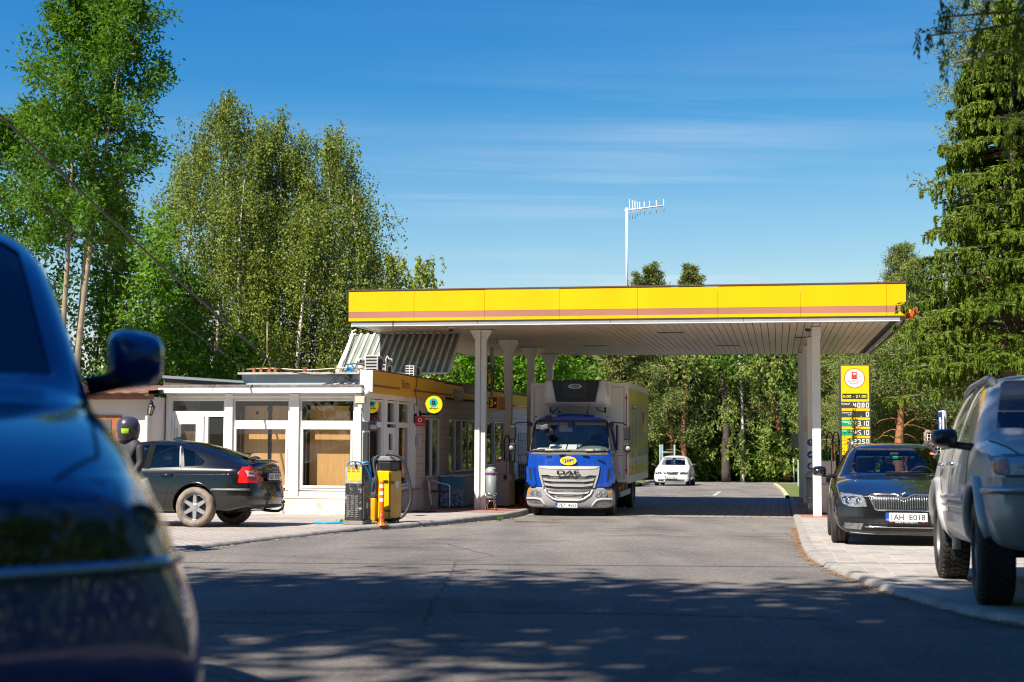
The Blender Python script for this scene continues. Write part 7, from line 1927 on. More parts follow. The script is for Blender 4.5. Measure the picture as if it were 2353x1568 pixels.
for px,lab in((1203,'white wire mesh cage stack left of the blue truck cab'),):
 p=at(px,1040,49.5);t=thing('wire_cage',lab,'cage',(p.x,p.y,gz(49.5)+.1),-TH)
 z0=0;z1=at(px,996,49.5).z-t.location.z
 mb=MB()
 for x in np.linspace(-.17,.19,6):mb.tube([(x,0,0),(x,0,z1)],.012 if x<.18 else.03,5);mb.tube([(x,.5,0),(x,.5,z1)],.012,5)
 for z in np.linspace(.1,z1,9):mb.tube([(-.17,0,z),(.19,0,z)],.012,5);mb.tube([(.19,0,z),(.19,.5,z)],.01,5)
 mb.build('mesh',CG,t)
 mb=MB();mb.bx(-.16,.18,.05,.45,.05,z1*.5);mb.build('gas_bottle_row',M('brown stack',(.25,.17,.12),.7,var=.4,scale=6),t)
 # price totem
def totem():
 Y=52.0;a,b=at(1929,838,Y),at(1998.5,838,Y);W_=b.x-a.x;k=W_/515
 t=thing('price_sign','tall yellow and black fuel price pylon in front of the pines','price sign',((a.x+b.x)/2,Y,gz(Y)),R(-8))
 H=a.z-gz(Y);hw=W_/2/math.cos(R(8))
 def X(px):return(px-432)*k
 def Z(py):return H-(py-105)*k
 CS=M('totem anthracite',(.045,.045,.052),.5)
 mb=MB();mb.bx(-hw,hw,.0,.16,-.1,H);mb.build('case',CS,t,bevel=.01)
 def panel(x0,x1,y0,y1,mat,name,d=.004):
  mb=MB();mb.bx(X(x0),X(x1),-d,.01,Z(y1),Z(y0));return mb.build(name,mat,t)
 YP=M('totem yellow',(.86,.55,.0),.4);RP=M('row anthracite',(.055,.05,.052),.5);GP=M('row green',(.0,.33,.15),.45)
 mp_=panel(202,665,125,735,YP,'top_panel')
 mb=MB();disc(mb,(X(428),Z(338)),172*k,170*k,-.0045,.003,n=48);c=mb.build('logo_ring',M('logo red',(.72,.05,.02),.4),t)
 mb=MB();disc(mb,(X(428),Z(338)),160*k,158*k,-.008,.002,n=48);mb.build('logo_disc',M('logo white',(.74,.74,.76),.4),c)
 LR_=_M['logo red'];LT=M('logo slate',(.02,.06,.09),.4)
 mb=MB();mb.prism(rrect(X(378),X(466),Z(345),Z(228),.02),-.0105,-.0125);mb.build('pump_icon',LR_,c)
 mb=MB();mb.bx(X(402),X(450),-.0145,-.0128,Z(276),Z(248));mb.build('icon_window',_M['logo white'],c)
 mb=MB();mb.bx(X(372),X(480),-.0125,-.0105,Z(353),Z(342));mb.tube([(X(x),-.0115,Z(y))for x,y in((466,270),(478,275),(478,325),(494,335),(508,325),(508,280),(488,250))],.006,5);mb.build('hose_icon',LT,c)
 text('BENZINKA',LR_,c,(X(428),-.0105,Z(386)),FRONT,w=(545-310)*k,h=24*k);text('SLAPY',LR_,c,(X(428),-.0105,Z(423)),FRONT,w=(516-342)*k,h=28*k,bold=.01)
 hb_=panel(222,638,598,692,M('hours black',(.03,.022,.015),.4),'hours_panel',.008)
 text('6:00 - 21:00',M('hours yellow',(.80,.72,.01),.4),hb_,(X(428),-.0085,Z(648)),FRONT,w=390*k,h=50*k,bold=.02)
 WS=M('segment white',(.80,.80,.80),.4);OS=M('segment off',(.02,.02,.02),.5)
 SEG={'0':'abcdef','1':'bc','2':'abged','3':'abgcd','4':'fgbc','5':'afgcd','6':'afgedc','7':'abc','8':'abcdefg','9':'abcdfg'}
 def digit(mb,ch,cx,cz,w,h,th):
  x0,x1,z0,z1,zm=cx-w/2,cx+w/2,cz-h/2,cz+h/2,cz
  B={'a':(x0,x1,z1-th,z1),'d':(x0,x1,z0,z0+th),'g':(x0+th*.6,x1-th*.6,zm-th/2,zm+th/2),'f':(x0,x0+th,zm+.1*th,z1-.4*th),'b':(x1-th,x1,zm+.1*th,z1-.4*th),'e':(x0,x0+th,z0+.4*th,zm-.1*th),'c':(x1-th,x1,z0+.4*th,zm-.1*th)}
  for s in SEG[ch]:
   q=B[s];mb.bx(q[0],q[1],-.0075,-.0055,q[2],q[3])
 rows=[(742,848,RP,'Diesel','4080'),(895,1003,RP,'Optimal','9990'),(1050,1158,GP,'Natural','4310'),(1205,1312,GP,'Optimal','4510'),(1360,1468,YP,'LPG','2350')]
 for i,(y0,y1,m,s,num)in enumerate(rows):
  r=panel(208,385,y0,y1,m,'grade_panel');r2=panel(386,672,y0,y1,RP,'price_panel')
  panel(208,672,y1+2,y1+44,YP,'spacer_panel')
  tx=WHITEL if i<4 else M('lpg brown',(.30,.18,.01),.5)
  text(s,tx,r,(X(215)+(60 if i!=4 else 40)*k+(20*k if s!='Diesel' and i<4 else 0),-.0045,Z(y0+32)),FRONT,w=(135 if s=='Diesel' else(165 if i<4 else 90))*k,h=30*k,bold=.02)
  if i in(1,2,3):text({1:'Nafta',2:'95',3:'98'}[i],WHITEL,r,(X(340),-.0045,Z(y0+62)),FRONT,w=55*k,h=20*k)
  mb=MB()
  for j,ch in enumerate(num):
   if i==1 and j<3:continue
   digit(mb,ch,X(424+j*70.5),Z((y0+y1)/2),50*k,82*k,15*k)
  mb.build('price_digits',WS,r2);mb=MB();mb.bx(X(524),X(535),-.0075,-.0055,Z(y1-12),Z(y1-24));mb.build('decimal_point',WS,r2)
  if i==1:
   mb=MB()
   for j in range(3):digit(mb,'8',X(424+j*70.5),Z((y0+y1)/2),50*k,82*k,15*k)
   mb.build('unlit_digits',OS,r2)
 panel(208,672,1514,1640,YP,'lower_panel')
totem()
# parking sign, mesh rack, small posts
p=at(2164,1000,21.0);k=21/3268
pk=thing('parking_sign','blue parking sign with a white P seen at an angle above the off-roader mirror','sign',(p.x,p.y,gz(21)),R(-99))
z1=at(2164,944,21).z-gz(21)
mb=MB();mb.cyl((.0,.04,0),(0,.04,z1),.03,10);mb.build('pole',GREYT,pk)
mb=MB();mb.prism(rrect(-.22,.22,z1-.50,z1,.03),-.015,.005);mb.build('border',WHITEL,pk)
mb=MB();mb.prism(rrect(-.20,.20,z1-.48,z1-.02,.025),-.018,-.0152);pp_=mb.build('panel',M('parking blue',(.01,.07,.38),.4),pk)
text('P',WHITEL,pp_,(0,-.0185,z1-.26),FRONT,w=.2,h=.32,bold=.04)
p=at(2140,1030,25.0);k=25/3268
rk=thing('mesh_rack','wooden framed wire rack half hidden behind the black estate and the off-roader','rack',(p.x,p.y,gz(25)+.046),-TH)
z1=at(2140,994,25).z-rk.location.z
mb=MB();
for x in(-.10,.34):mb.bx(x-.022,x+.022,0,.04,0,z1)
mb.bx(-.10,.34,0,.04,z1,z1+.045);mb.build('frame',M('weathered timber',(.38,.30,.24),.8,var=.3,scale=6),rk)
mb=MB()
for x in np.arange(-.06,.34,.055):mb.tube([(x,.02,.1),(x,.02,z1)],.006,4)
for z in np.arange(.12,z1,.055):mb.tube([(-.08,.02,z),(.32,.02,z)],.006,4)
mb.build('mesh',CG,rk)
mb=MB();mb.bx(-.05,.02,.1,.14,z1*.6,z1-.06);mb.build('red_item',M('dull red',(.35,.04,.03),.6),rk)
p=on_ground(1825,1109);k=p.y/3268
mb=MB();mb.tube([(0,0,0),(-.03,0,52*k)],.035,10);mb.lathe([(.05,0),(.05,.04),(.001,.05)],10,0,Matrix.Translation((-.03,0,52*k)));o=mb.build('marker_post',M('galvanised',(.42,.45,.48),.5));o.location=p;tag(o,'thin grey marker post on the grass verge just left of the square cabinet','post')
p=on_ground(1838,1118,.05);k=p.y/3268
ub=thing('utility_cabinet','pale green narrow utility cabinet on the grass verge beside the right posts','cabinet',p,-TH)
mb=MB();mb.bx(-5*k,5*k,0,.2,0,57*k);mb.build('body',M('cabinet green grey',(.36,.42,.40),.5),ub,bevel=.01)
mb=MB();mb.bx(-5.5*k,5.5*k,-.02,.22,57*k,60*k);mb.build('lid',M('cabinet lid',(.45,.5,.48),.5),ub)
p=on_ground(1488,1098.5,.08);k=p.y/3268
gp=thing('gate_post','square white pillar behind the truck box','pillar',p,-TH)
mb=MB();mb.bx(-6*k,6*k,0,.3,-.2,86*k);mb.build('shaft',WHITE,gp,bevel=.01)
mb=MB();mb.bx(-6.6*k,6.6*k,-.03,.33,86*k,88*k);mb.build('cap',M('pillar cap',(.6,.58,.55),.7),gp)
zs=at(1486,1006,p.y).z-p.z;ze=at(1486,964,p.y).z-p.z
ps=thing('notice_board','white notice sign with black marks on a post behind the truck box','sign',(p.x-.15,p.y+.5,p.z),-TH)
mb=MB();mb.bx(-.12,.16,0,.03,zs,ze);nb=mb.build('panel',WHITEL,ps)
mb=MB()
for i in range(7):mb.bx(.0,.06+.02*(i%3),-.004,-.0005,zs+.06+i*.075,zs+.10+i*.075)
mb.build('print',BLACKL,nb)
mb=MB();mb.cyl((0,.06,0),(0,.06,ze),.03,8);mb.build('pole',GREYT,ps)
p=on_ground(1498,1099,.08);k=p.y/3268
mb=MB();mb.bx(-.07,.07,0,.1,-.1,68*k);mb.bx(-.12,.12,.0,.06,66*k,70*k);o=mb.build('green_post',M('green steel post',(.04,.16,.09),.5));o.location=p;tag(o,'green steel fence post right of the white pillar','post')
p=at(1534,1060,75);
mb=MB();k=75/3268;r0_=Vector((p.x,p.y,0))
zt_=at(1534,1022,75).z;zb_=gz(75)-.1;zm_=at(1534,1040,75).z
for x in(-17*k,-12*k,16*k):mb.tube([(p.x+x,75,zb_),(p.x+x,75,zt_)],.05,8)
for z in(zm_,zm_-.5):mb.tube([(p.x-17*k,75,z),(p.x+16*k,75,z)],.045,8)
tag(mb.build('barrier_frame',M('blue grey tube',(.20,.27,.29),.5)),'grey blue tubular barrier frame behind the white car at the wood edge','barrier')
# person in a dark helmet behind the blue car
hp=at(285,985,17.0);g0=gz(17.0)+.12
pe=thing('person','person in a dark jacket and dark helmet with a lime patch behind the blue car','person',(hp.x+.05,17.0,g0),R(-30))
hz=at(285,957,17).z-g0
k=hz/1.78
J=[(0,0,.95,.15),(0,.01,1.15,.15),(0,.02,1.38,(.2,.13)),(0,.01,1.48,.06),(0,0,1.58,.08),(0,0,1.68,.085),(-.2,.02,1.38,.062),(-.26,.0,1.12,.05),(-.22,-.16,.92,.04),(.2,.02,1.38,.062),(.26,0,1.12,.05),(.22,-.16,.92,.04),(-.1,0,.88,.09),(-.11,-.02,.5,.065),(-.11,.02,.09,.05),(-.11,-.14,.04,.045),(.1,0,.88,.09),(.11,-.02,.5,.065),(.11,.02,.09,.05),(.11,-.14,.04,.045)]
J=[(x*k,y*k,z*k,(r if isinstance(r,tuple)else r))for x,y,z,r in J]
E=[(0,1),(1,2),(2,3),(3,4),(4,5),(2,6),(6,7),(7,8),(2,9),(9,10),(10,11),(0,12),(12,13),(13,14),(14,15),(0,16),(16,17),(17,18),(18,19)]
link('body',person_mesh(J,E,0),M('riding jacket',(.03,.03,.035),.7),pe)
mb=MB();mb.lathe([(.07,-.15),(.115,-.12),(.132,-.02),(.128,.05),(.10,.115),(.05,.142),(.001,.148)],24,0,Matrix.Translation((0,0,hz-.148))@Matrix.Diagonal((1,1.12,1,1)));hm=mb.build('helmet',M('helmet violet grey',(.045,.04,.055),.3,coat=.5),pe)
mb=MB()
vs=[];fs=[]
for i in range(6):
 for j in range(5):
  a=R(40+9*j);e=R(-34+7*i);vs.append((.1365*math.cos(e)*math.cos(a),.152*math.cos(e)*-math.sin(a),hz-.148+.145*math.sin(e)))
for i in range(5):
 for j in range(4):fs.append((i*5+j,i*5+j+1,i*5+j+6,i*5+j+5))
mb.add(vs,fs);mb.build('lime_patch',M('lime',(.48,.80,.02),.4),hm)
mb=MB()
for s in(-1,1):
 o=Vector((s*.22,-.16,.92))*k
 mb.tube([o,o+Vector((0,-.04,-.05)),o+Vector((0,-.05,-.09))],[.035,.042,.034],8)
 for q in range(4):mb.tube([o+Vector((s*(-.03+.02*q),-.05,-.08)),o+Vector((s*(-.03+.02*q),-.06,-.13-.006*(q%2))),o+Vector((s*(-.03+.02*q),-.04,-.16))],.009,6)
 mb.tube([o+Vector((-s*.035,-.04,-.04)),o+Vector((-s*.06,-.07,-.08))],.011,6)
mb.build('gloves',BLACK,pe)
# weeds along the kerb
def weed(p,h,lab,n=16):
 mb=MB();r_=random.Random(int(p.x*100))
 for i in range(n):
  a=r_.uniform(0,2*PI);l=h*r_.uniform(.5,1);d=Vector((math.cos(a),math.sin(a),0))*l*r_.uniform(.3,.9);w=Vector((-math.sin(a),math.cos(a),0))*l*.13
  b=p+Vector((r_.uniform(-.05,.05),r_.uniform(-.04,.04),0));m=b+d*.6+Vector((0,0,l*.7));t=b+d+Vector((0,0,l*.6))
  mb.add([b,m-w,t,m+w],[(0,1,2,3)])
 return tag(mb.build('weed',leafM('weed leaves',(.10,.20,.03),(.16,.26,.05))),lab,'weed','weeds along the kerb')
weed(on_ground(1146,1198),.16,'leafy weed at the kerb edge below the first left post',26);weed(on_ground(1176,1196),.10,'low weed at the kerb edge just right of the leafy one')
weed(gpt(783,1203),.12,'grass tuft at the left foot of the air station');weed(gpt(862,1206),.08,'small weed between the air station and the orange bollard');weed(gpt(890,1207),.09,'small weed at the right foot of the orange bollard');weed(gpt(906,1203),.08,'small weed at the foot of the yellow vacuum')
# dry needles and grit drifted against the right kerb
P=[];r_=random.Random(9)
for i in range(900):
 k=r_.random()*(len(DR)*.45);i0=int(k);a,b=DR[i0],DR[i0+1];q=a.lerp(b,k-i0);t=(b-a).normalized();n=Vector((t.y,-t.x,0))
 P.append(q-n*abs(r_.gauss(.02,.05)))
mb=MB()
for q in P:
 a=r_.uniform(0,PI);l=r_.uniform(.015,.05);d=Vector((math.cos(a),math.sin(a),0))*l;w=Vector((-math.sin(a),math.cos(a),0))*r_.uniform(.004,.012);z=gz(q.y)+.006+r_.random()*.012
 mb.add([Vector((v.x,v.y,z))for v in(q-d-w,q+d-w,q+d+w,q-d+w)],[(0,1,2,3)],0,False)
o=mb.build('needle_litter',M('dry needles',(.30,.16,.06),.9,var=.5,scale=9));o['kind']='stuff'
# sand washed along the left kerb
P=[];mb=MB()
for i in range(900):
 k=(.05+.75*r_.random())*(len(DL)-2);i0=int(k);a,b=DL[i0],DL[i0+1];q=a.lerp(b,k-i0);t=(b-a).normalized();n=Vector((-t.y,t.x,0))
 if q.y>33:continue
 q=q-n*abs(r_.gauss(.03,.09));s=r_.uniform(.01,.03);z=gz(q.y)+.005+r_.random()*.008
 mb.add([(q.x-s,q.y-s*.6,z),(q.x+s,q.y-s*.5,z),(q.x+s*.8,q.y+s*.6,z),(q.x-s*.9,q.y+s*.5,z)],[(0,1,2,3)],0,False)
o=mb.build('sand_litter',M('washed sand',(.42,.34,.25),.95,var=.3));o['kind']='stuff'
# ------------------------------------------------------------------ trees
def cards(name,P,D,Ln,Wd,mat,parent,flat=None):
 """one small pointed leaf face per point: P base, D direction, Ln length, Wd width"""
 n=len(P);rn=rng.normal(size=(n,3))
 if flat is not None:rn=rn*(1-flat)+np.array([0,0,1.])*flat*np.sign(rng.random((n,1))-.15)
 D=D/(np.linalg.norm(D,axis=1,keepdims=True)+1e-9)
 Sd=np.cross(D,rn);Sd/=(np.linalg.norm(Sd,axis=1,keepdims=True)+1e-9)
 Ln=np.broadcast_to(np.asarray(Ln,float).reshape(-1,1),(n,1));Wd=np.broadcast_to(np.asarray(Wd,float).reshape(-1,1),(n,1))
 V=np.empty((n,4,3));V[:,0]=P;V[:,1]=P+D*Ln*.45+Sd*Wd*.5;V[:,2]=P+D*Ln;V[:,3]=P+D*Ln*.45-Sd*Wd*.5
 me=bpy.data.meshes.new(name);me.vertices.add(4*n);me.vertices.foreach_set('co',V.reshape(-1))
 me.loops.add(4*n);me.loops.foreach_set('vertex_index',np.arange(4*n,dtype=np.int32))
 me.polygons.add(n);me.polygons.foreach_set('loop_start',np.arange(0,4*n,4,dtype=np.int32))
 me.update(calc_edges=True)
 return link(name,me,mat,parent)
def rdir(n):
 d=rng.normal(size=(n,3));return d/np.linalg.norm(d,axis=1,keepdims=True)
BARK=M('grey brown bark',(.20,.15,.11),.9,var=.4,scale=7,bump=.6,bscale=20)
BIRCHB=M('birch bark',(.62,.57,.50),.8,var=.15,scale=4,dirt=(.06,.05,.045),dscale=5,dthr=.56)
ASHB=M('pale ash bark',(.30,.24,.15),.85,var=.25,scale=5)
PINEB=M('orange pine bark',(.36,.15,.065),.85,var=.4,scale=6,bump=.5,bscale=18)
DARKB=M('dark bark',(.07,.055,.045),.9,var=.4,scale=6)
L_ASH=leafM('ash leaves',(.045,.115,.010),(.115,.235,.025),.35,.9)
L_BIRCH=leafM('birch leaves',(.075,.118,.02),(.255,.31,.052),.25,.7,.14)
L_BRIGHT=leafM('bright leaves',(.075,.19,.014),(.20,.36,.045),.4,.6)
L_DARK=leafM('dark leaves',(.05,.13,.016),(.16,.29,.04),.3,.6)
L_PINE=leafM('pine needles',(.07,.115,.03),(.27,.29,.08),.12,.8)
L_PINE2=leafM('blue pine needles',(.075,.115,.035),(.25,.29,.085),.12,.8)
L_SPR=leafM('spruce needles',(.045,.095,.009),(.20,.27,.03),.2,1.1)
L_OLIVE=leafM('olive leaves',(.09,.15,.03),(.28,.34,.07),.25,.5)
def stem(base,H,r0,lean,wob,n=12):
 t=np.linspace(0,1,n);ph=rng.uniform(0,6.28,4)
 x=base[0]+lean[0]*t**1.3+wob*(np.sin(t*5+ph[0])-np.sin(ph[0]))*t;y=base[1]+lean[1]*t**1.3+wob*(np.sin(t*4+ph[1])-np.sin(ph[1]))*t
 return np.stack([x,y,base[2]+H*t],1),r0*(1-t*.97)**1.05+.005
def at_t(S_,t):
 f=np.clip(t,0,.9999)*(len(S_)-1);i=int(f);return S_[i]+(S_[i+1]-S_[i])*(f-i)
BW=1.8
ENV={'ash':lambda u:np.sin(np.pi*min(1,(.06+.94*u))**.85)**.6,'birch':lambda u:(1.03-u)**.38*min(1,.6+1.6*u),'round':lambda u:np.sin(np.pi*(.08+.9*u))**.5,'pine':lambda u:(1-u)**.5*(.55+.45*np.sin(u*9)**2),'col':lambda u:.8+.2*np.sin(u*7)}
def tree(kind,x,Y,H,Rc,cb,label,leaf,bark,nb=26,nl=9000,L=.16,W_=.075,stems=((0,0,0,0),),el=(25,60),droop=.15,env='round',sig=.28,hang=0.,r0=.13,group=None,zb=None,name='tree',cat='tree',wob=.15,fl=None,squash=1.):
 zb=gz(Y)-.05 if zb is None else zb
 t=thing(name,label,cat,(x,Y,zb),0,group)
 mb=MB();P=[];D=[];ml=MB()if bark is BIRCHB else mb
 per=max(1,nb//len(stems));leaves_per=nl//(per*len(stems))
 for(sx,sy,lx,ly)in stems:
  S_,rr=stem((sx,sy,0),H*rng.uniform(.93,1.0)if len(stems)>1 else H,r0,(lx,ly),wob)
  mb.tube([tuple(p)for p in S_],list(rr),8,cap=False)
  for i in range(per):
   u=(i+rng.uniform(.1,.9))/per;tt=cb+(1-cb)*u*.97
   p=at_t(S_,tt);az=i*2.4+rng.uniform(-.5,.5);e=R(el[0]+(el[1]-el[0])*u+rng.uniform(-12,12))
   ln=max(.25,Rc*ENV[env](u)*rng.uniform(.65,1.1))
   k=6;s=np.linspace(0,1,k)
   d=np.array([math.cos(az)*math.cos(e),math.sin(az)*math.cos(e),math.sin(e)])
   B=p+np.outer(s,d*ln)+rng.normal(size=(k,3))*.04*ln*s[:,None];B[:,2]-=droop*ln*s**2
   br=max(.012,r0*.32*(1-tt*.7));ml.tube([tuple(q)for q in B],list(np.linspace(br,.006,k)),5,cap=False)
   # twigs
   nt=5;m=leaves_per//nt+1
   for j in range(nt):
    f=.35+.65*(j+rng.random())/nt;b=at_t(B,f);td=rdir(1)[0]*.6+d*.7+np.array([0,0,.1]);td/=np.linalg.norm(td);tl=ln*.38*rng.uniform(.6,1.1)+.15
    e_=b+td*tl
    if j%2==0:ml.tube([tuple(b),tuple((b+e_)/2+rdir(1)[0]*.03),tuple(e_)],[.009,.006,.003],4,cap=False)
    if hang>0:
     ns=max(1,m//16)
     for q in range(ns):
      o=b+(e_-b)*rng.random()+rng.normal(size=3)*.12;hl_=hang*rng.uniform(.35,1.15);c=16
      z=np.sort(rng.random(c));sway=rng.normal(size=2)*.12
      pp=o+np.stack([sway[0]*z+rng.normal(size=c)*.035,sway[1]*z+rng.normal(size=c)*.035,-hl_*z],1)
      P.append(pp);D.append(rdir(c)*.8+np.array([0,0,-.9]))
    else:
     f=rng.random((m,1))**.7;pp=b+(e_-b)*f+rng.normal(size=(m,3))*sig*np.array([1,1,squash])*(ln/max(Rc,.01))**.3
     P.append(pp);D.append(rdir(m)+td*.6+np.array([0,0,-.15]))
 mb.build('trunk',bark,t)
 if ml is not mb:ml.build('limbs',M('brown limbs',(.15,.105,.075),.85),t)
 P=np.concatenate(P);D=np.concatenate(D);n=len(P);s=rng.uniform(.65,1.25,n)
 cards('crown',P,D,L*s,W_*s,leaf,t,fl)
 return t
def wx(px,Y):return at(px,1000,Y).x
def topH(py,Y):return at(1176,py,Y).z-gz(Y)+.05
# --- left: the tall ash and its neighbours
AG='ash trees at the left'
Y=38.;x=wx(128,Y);k=Y/3268
tree('ash',x,Y,topH(-40,Y),1.95,.50,'tallest tree, a bright green ash with thin bare twin trunks above the blue car',L_ASH,ASHB,nb=88,nl=32000,L=.165,W_=.062,stems=((0,0,.25,0),(.28,.4,.6,.2),(.35,-.2,1.35,0)),el=(18,66),droop=.12,env='ash',sig=.17,r0=.11,group=AG,wob=.10)
Y=43.;tree('ash',wx(-25,Y),Y,topH(225,Y),2.2,.34,'shorter ash at the left picture edge beside the tallest tree',L_ASH,ASHB,nb=60,nl=13000,L=.20,W_=.08,stems=((0,0,.2,0),(.6,.3,.7,0)),el=(15,60),env='ash',sig=.22,r0=.08,group=AG)
# --- small loose trees between ash and birches
MG='small trees behind the annex'
for px,top,Y,Rc,lab,lf,bk,cb in((215,540,45,1.1,'loose small leafy tree just right of the ash trunks above the mirror',L_DARK,DARKB,.2),(268,440,47,1.0,'slim small birch with a white trunk between the ash and the big birches',L_BIRCH,BIRCHB,.3),(335,520,44,1.1,'slim bright leafy tree with thin stems left of the big birches',L_BRIGHT,DARKB,.18),(400,620,45,1.1,'low leafy tree at the left foot of the big birches',L_DARK,BARK,.2)):
 tree('round',wx(px,Y),Y,topH(top,Y),Rc,cb,lab,lf,bk,nb=40,nl=4600,L=.18,W_=.09,el=(5,55),env='col',sig=.26,r0=.075,group=MG,stems=((0,0,.1,0),(.2,.2,-.3,.1)))
Y=41
for px,top,lab in((300,770,'low leafy shrub above the annex roof beside the mirror'),(420,730,'low bright shrub behind the bistro roof below the birches'),(560,800,'low shrub behind the middle of the bistro roof')):
 tree('round',wx(px,Y),Y,topH(top,Y),1.0,.1,lab,L_ASH if px!=300 else L_DARK,DARKB,nb=26,nl=4200,L=.16,W_=.09,el=(0,60),env='round',sig=.28,r0=.04,group='shrubs behind the bistro roof',name='shrub',cat='shrub')
 # --- birch group
BG='birches behind the bistro'
for px,top,Y,Rc,nl,lab,cb in((560,300,51,1.4,9000,'birch filling the gap between the tallest and the middle birch',.2),(690,330,51,1.4,9000,'birch filling the gap between the middle and the arching birch',.2),(492,225,48,1.75,15000,'tallest birch of the group with a pointed top and a white trunk',.30),(425,330,50,1.5,9000,'birch at the left side of the birch group',.28),(618,275,50,1.75,15000,'full round-topped birch in the middle of the birch group',.18),(752,305,49,2.0,17000,'arching birch at the right of the birch group with trailing twigs',.2),(560,420,46.5,1.5,11000,'lower front birch between the tallest and the middle birch',.12),(680,470,46,1.6,13000,'lower front birch below the arching one',.08),(815,430,47.5,1.25,9000,'small birch above the corrugated skirt at the canopy end',.05),(850,560,52,.95,5000,'pale slim birch peeping over the left end of the fascia',.2)):
 tree('birch',wx(px,Y),Y,topH(top,Y),Rc*BW,cb,lab,L_BIRCH,BIRCHB,nb=54,nl=int(nl*2.3),L=.088,W_=.066,el=(12,50),droop=.42,env='birch',hang=1.5,r0=.12,group=BG,wob=.2,stems=((0,0,rng.uniform(-.3,.3),0),))
for px,top,Y,lab in((905,580,60,'small distant birch over the fascia left of the whip aerial'),(975,590,60,'small distant leaning birch over the fascia right of the whip aerial')):
 tree('birch',wx(px,Y),Y,topH(top,Y),1.9,.3,lab,leafM('yellow birch leaves',(0.158,0.210,0.026),(0.333,0.385,0.052),.3,.6),BIRCHB,nb=30,nl=5000,L=.14,W_=.10,el=(20,50),droop=.45,env='birch',hang=1.0,r0=.09,group='distant birches over the fascia')
 # --- bright broadleaves seen under the left half of the canopy
SG='leafy trees behind the shop'
for px,top,Y,Rc,lab in((1065,760,60,1.9,'bright leafy tree behind the shop roof left of the first left post'),(1135,740,64,1.8,'bright leafy tree seen between the first two left posts'),(1205,745,62,1.9,'bright leafy tree seen between the second and third left posts'),(1262,735,66,1.8,'bright leafy tree above the cooling unit of the truck')):
 tree('round',wx(px,Y),Y,topH(top,Y),Rc,.12,lab,L_BRIGHT,BARK,nb=50,nl=13000,L=.19,W_=.12,el=(0,60),env='round',sig=.34,r0=.1,group=SG,stems=((0,0,.1,0),(.3,.1,.5,.2)))
 # --- pines beyond the canopy
PG='pines beyond the canopy'
def pine(px,top,Y,Rc,cb,lab,leaf=L_PINE,nb=34,nl=9000,L=.26,W_=.07,r0=.14,lean=0.,grp=PG,env='pine',bark=PINEB,el=(-5,55),sig=.30):
 return tree('pine',wx(px,Y)-lean,Y,topH(top,Y),Rc,cb,lab,leaf,bark,nb=nb,nl=nl,L=L,W_=W_,el=el,droop=-.12,env=env,sig=sig,r0=r0,group=grp,stems=((0,0,lean,0),),wob=.18,name='pine_tree',fl=.35,squash=.5)
for a in((1487,632,86,2.0,.22,'left one of the two pine tops rising above the canopy roof beside the antenna'),(1582,628,88,2.1,.22,'right one of the two pine tops rising above the canopy roof'),(1335,700,84,2.5,.15,'dark pine above the truck box left of the white flue'),(1430,690,80,2.5,.2,'pine with reddish limbs above the right edge of the truck box'),(1545,700,80,2.4,.25,'broad pale pine behind the white car'),(1640,690,84,2.4,.25,'dark pine between the white car and the birch at the wood edge')):pine(*a,leaf=L_PINE if a[0]!=1545 else L_PINE2,nl=30000,nb=44,L=.25,W_=.055,**(dict(el=(30,72),sig=.15,env='round')if a[1]<640 else{}))
for px,top,Y,Rc,lab,lf in((1705,690,80,2.3,'weeping birch at the wood edge right of the white car',L_OLIVE),(1790,680,82,2.3,'weeping birch at the wood edge left of the right-hand posts',L_OLIVE),(1835,720,88,2.0,'weeping birch behind the right-hand posts',L_BRIGHT)):
 tree('birch',wx(px,Y),Y,topH(top,Y),Rc*1.75,.15,lab,lf,BIRCHB,nb=50,nl=17000,L=.18,W_=.10,el=(0,48),droop=.35,env='round',hang=.7,r0=.13,group='weeping birches at the wood edge')
 # bare trunks standing at the wood edge
TG_='trunks at the wood edge'
for px,py,tp,Y,r,bk,lab,ln in((1668,1100,880,79,.26,DARKB,'thick dark gnarled trunk at the wood edge',-.3),(1808,1096,900,80,.20,PINEB,'brown leaning pine trunk at the wood edge left of the utility cabinet',-1.0),(1760,1098,905,80.5,.10,BIRCHB,'slender white birch trunk at the wood edge',.45),(1573,1098,900,79,.16,PINEB,'reddish trunk directly behind the white car',.1),(1623,1098,920,82,.12,BIRCHB,'grey white trunk right of the white car',-.4)):
 z=at(px,py,Y).z;h=at(px,tp,Y).z-z;x=wx(px,Y)
 t=thing('bare_tree',lab,'tree',(x,Y,z-.2),0,TG_)
 S_,rr=stem((0,0,0),h+1.5,r,(ln,0),.18);mb=MB();mb.tube([tuple(p)for p in S_],list(rr*.6+r*.4),9)
 for i in range(6):
  b=at_t(S_,.25+.1*i);d=np.array([rng.choice([-1,1])*rng.uniform(.6,1.4),rng.uniform(-.4,.2),rng.uniform(-.1,.6)])
  mb.tube([tuple(b),tuple(b+d*.5+[0,0,.12]),tuple(b+d)],[.035,.025,.008],5)
 mb.build('trunk',bk,t)
 n=700;P=S_[-1]+rng.normal(size=(n,3))*np.array([.8,.6,.5]);cards('crown',P,rdir(n),.3,.12,L_PINE if bk is PINEB else L_DARK,t)
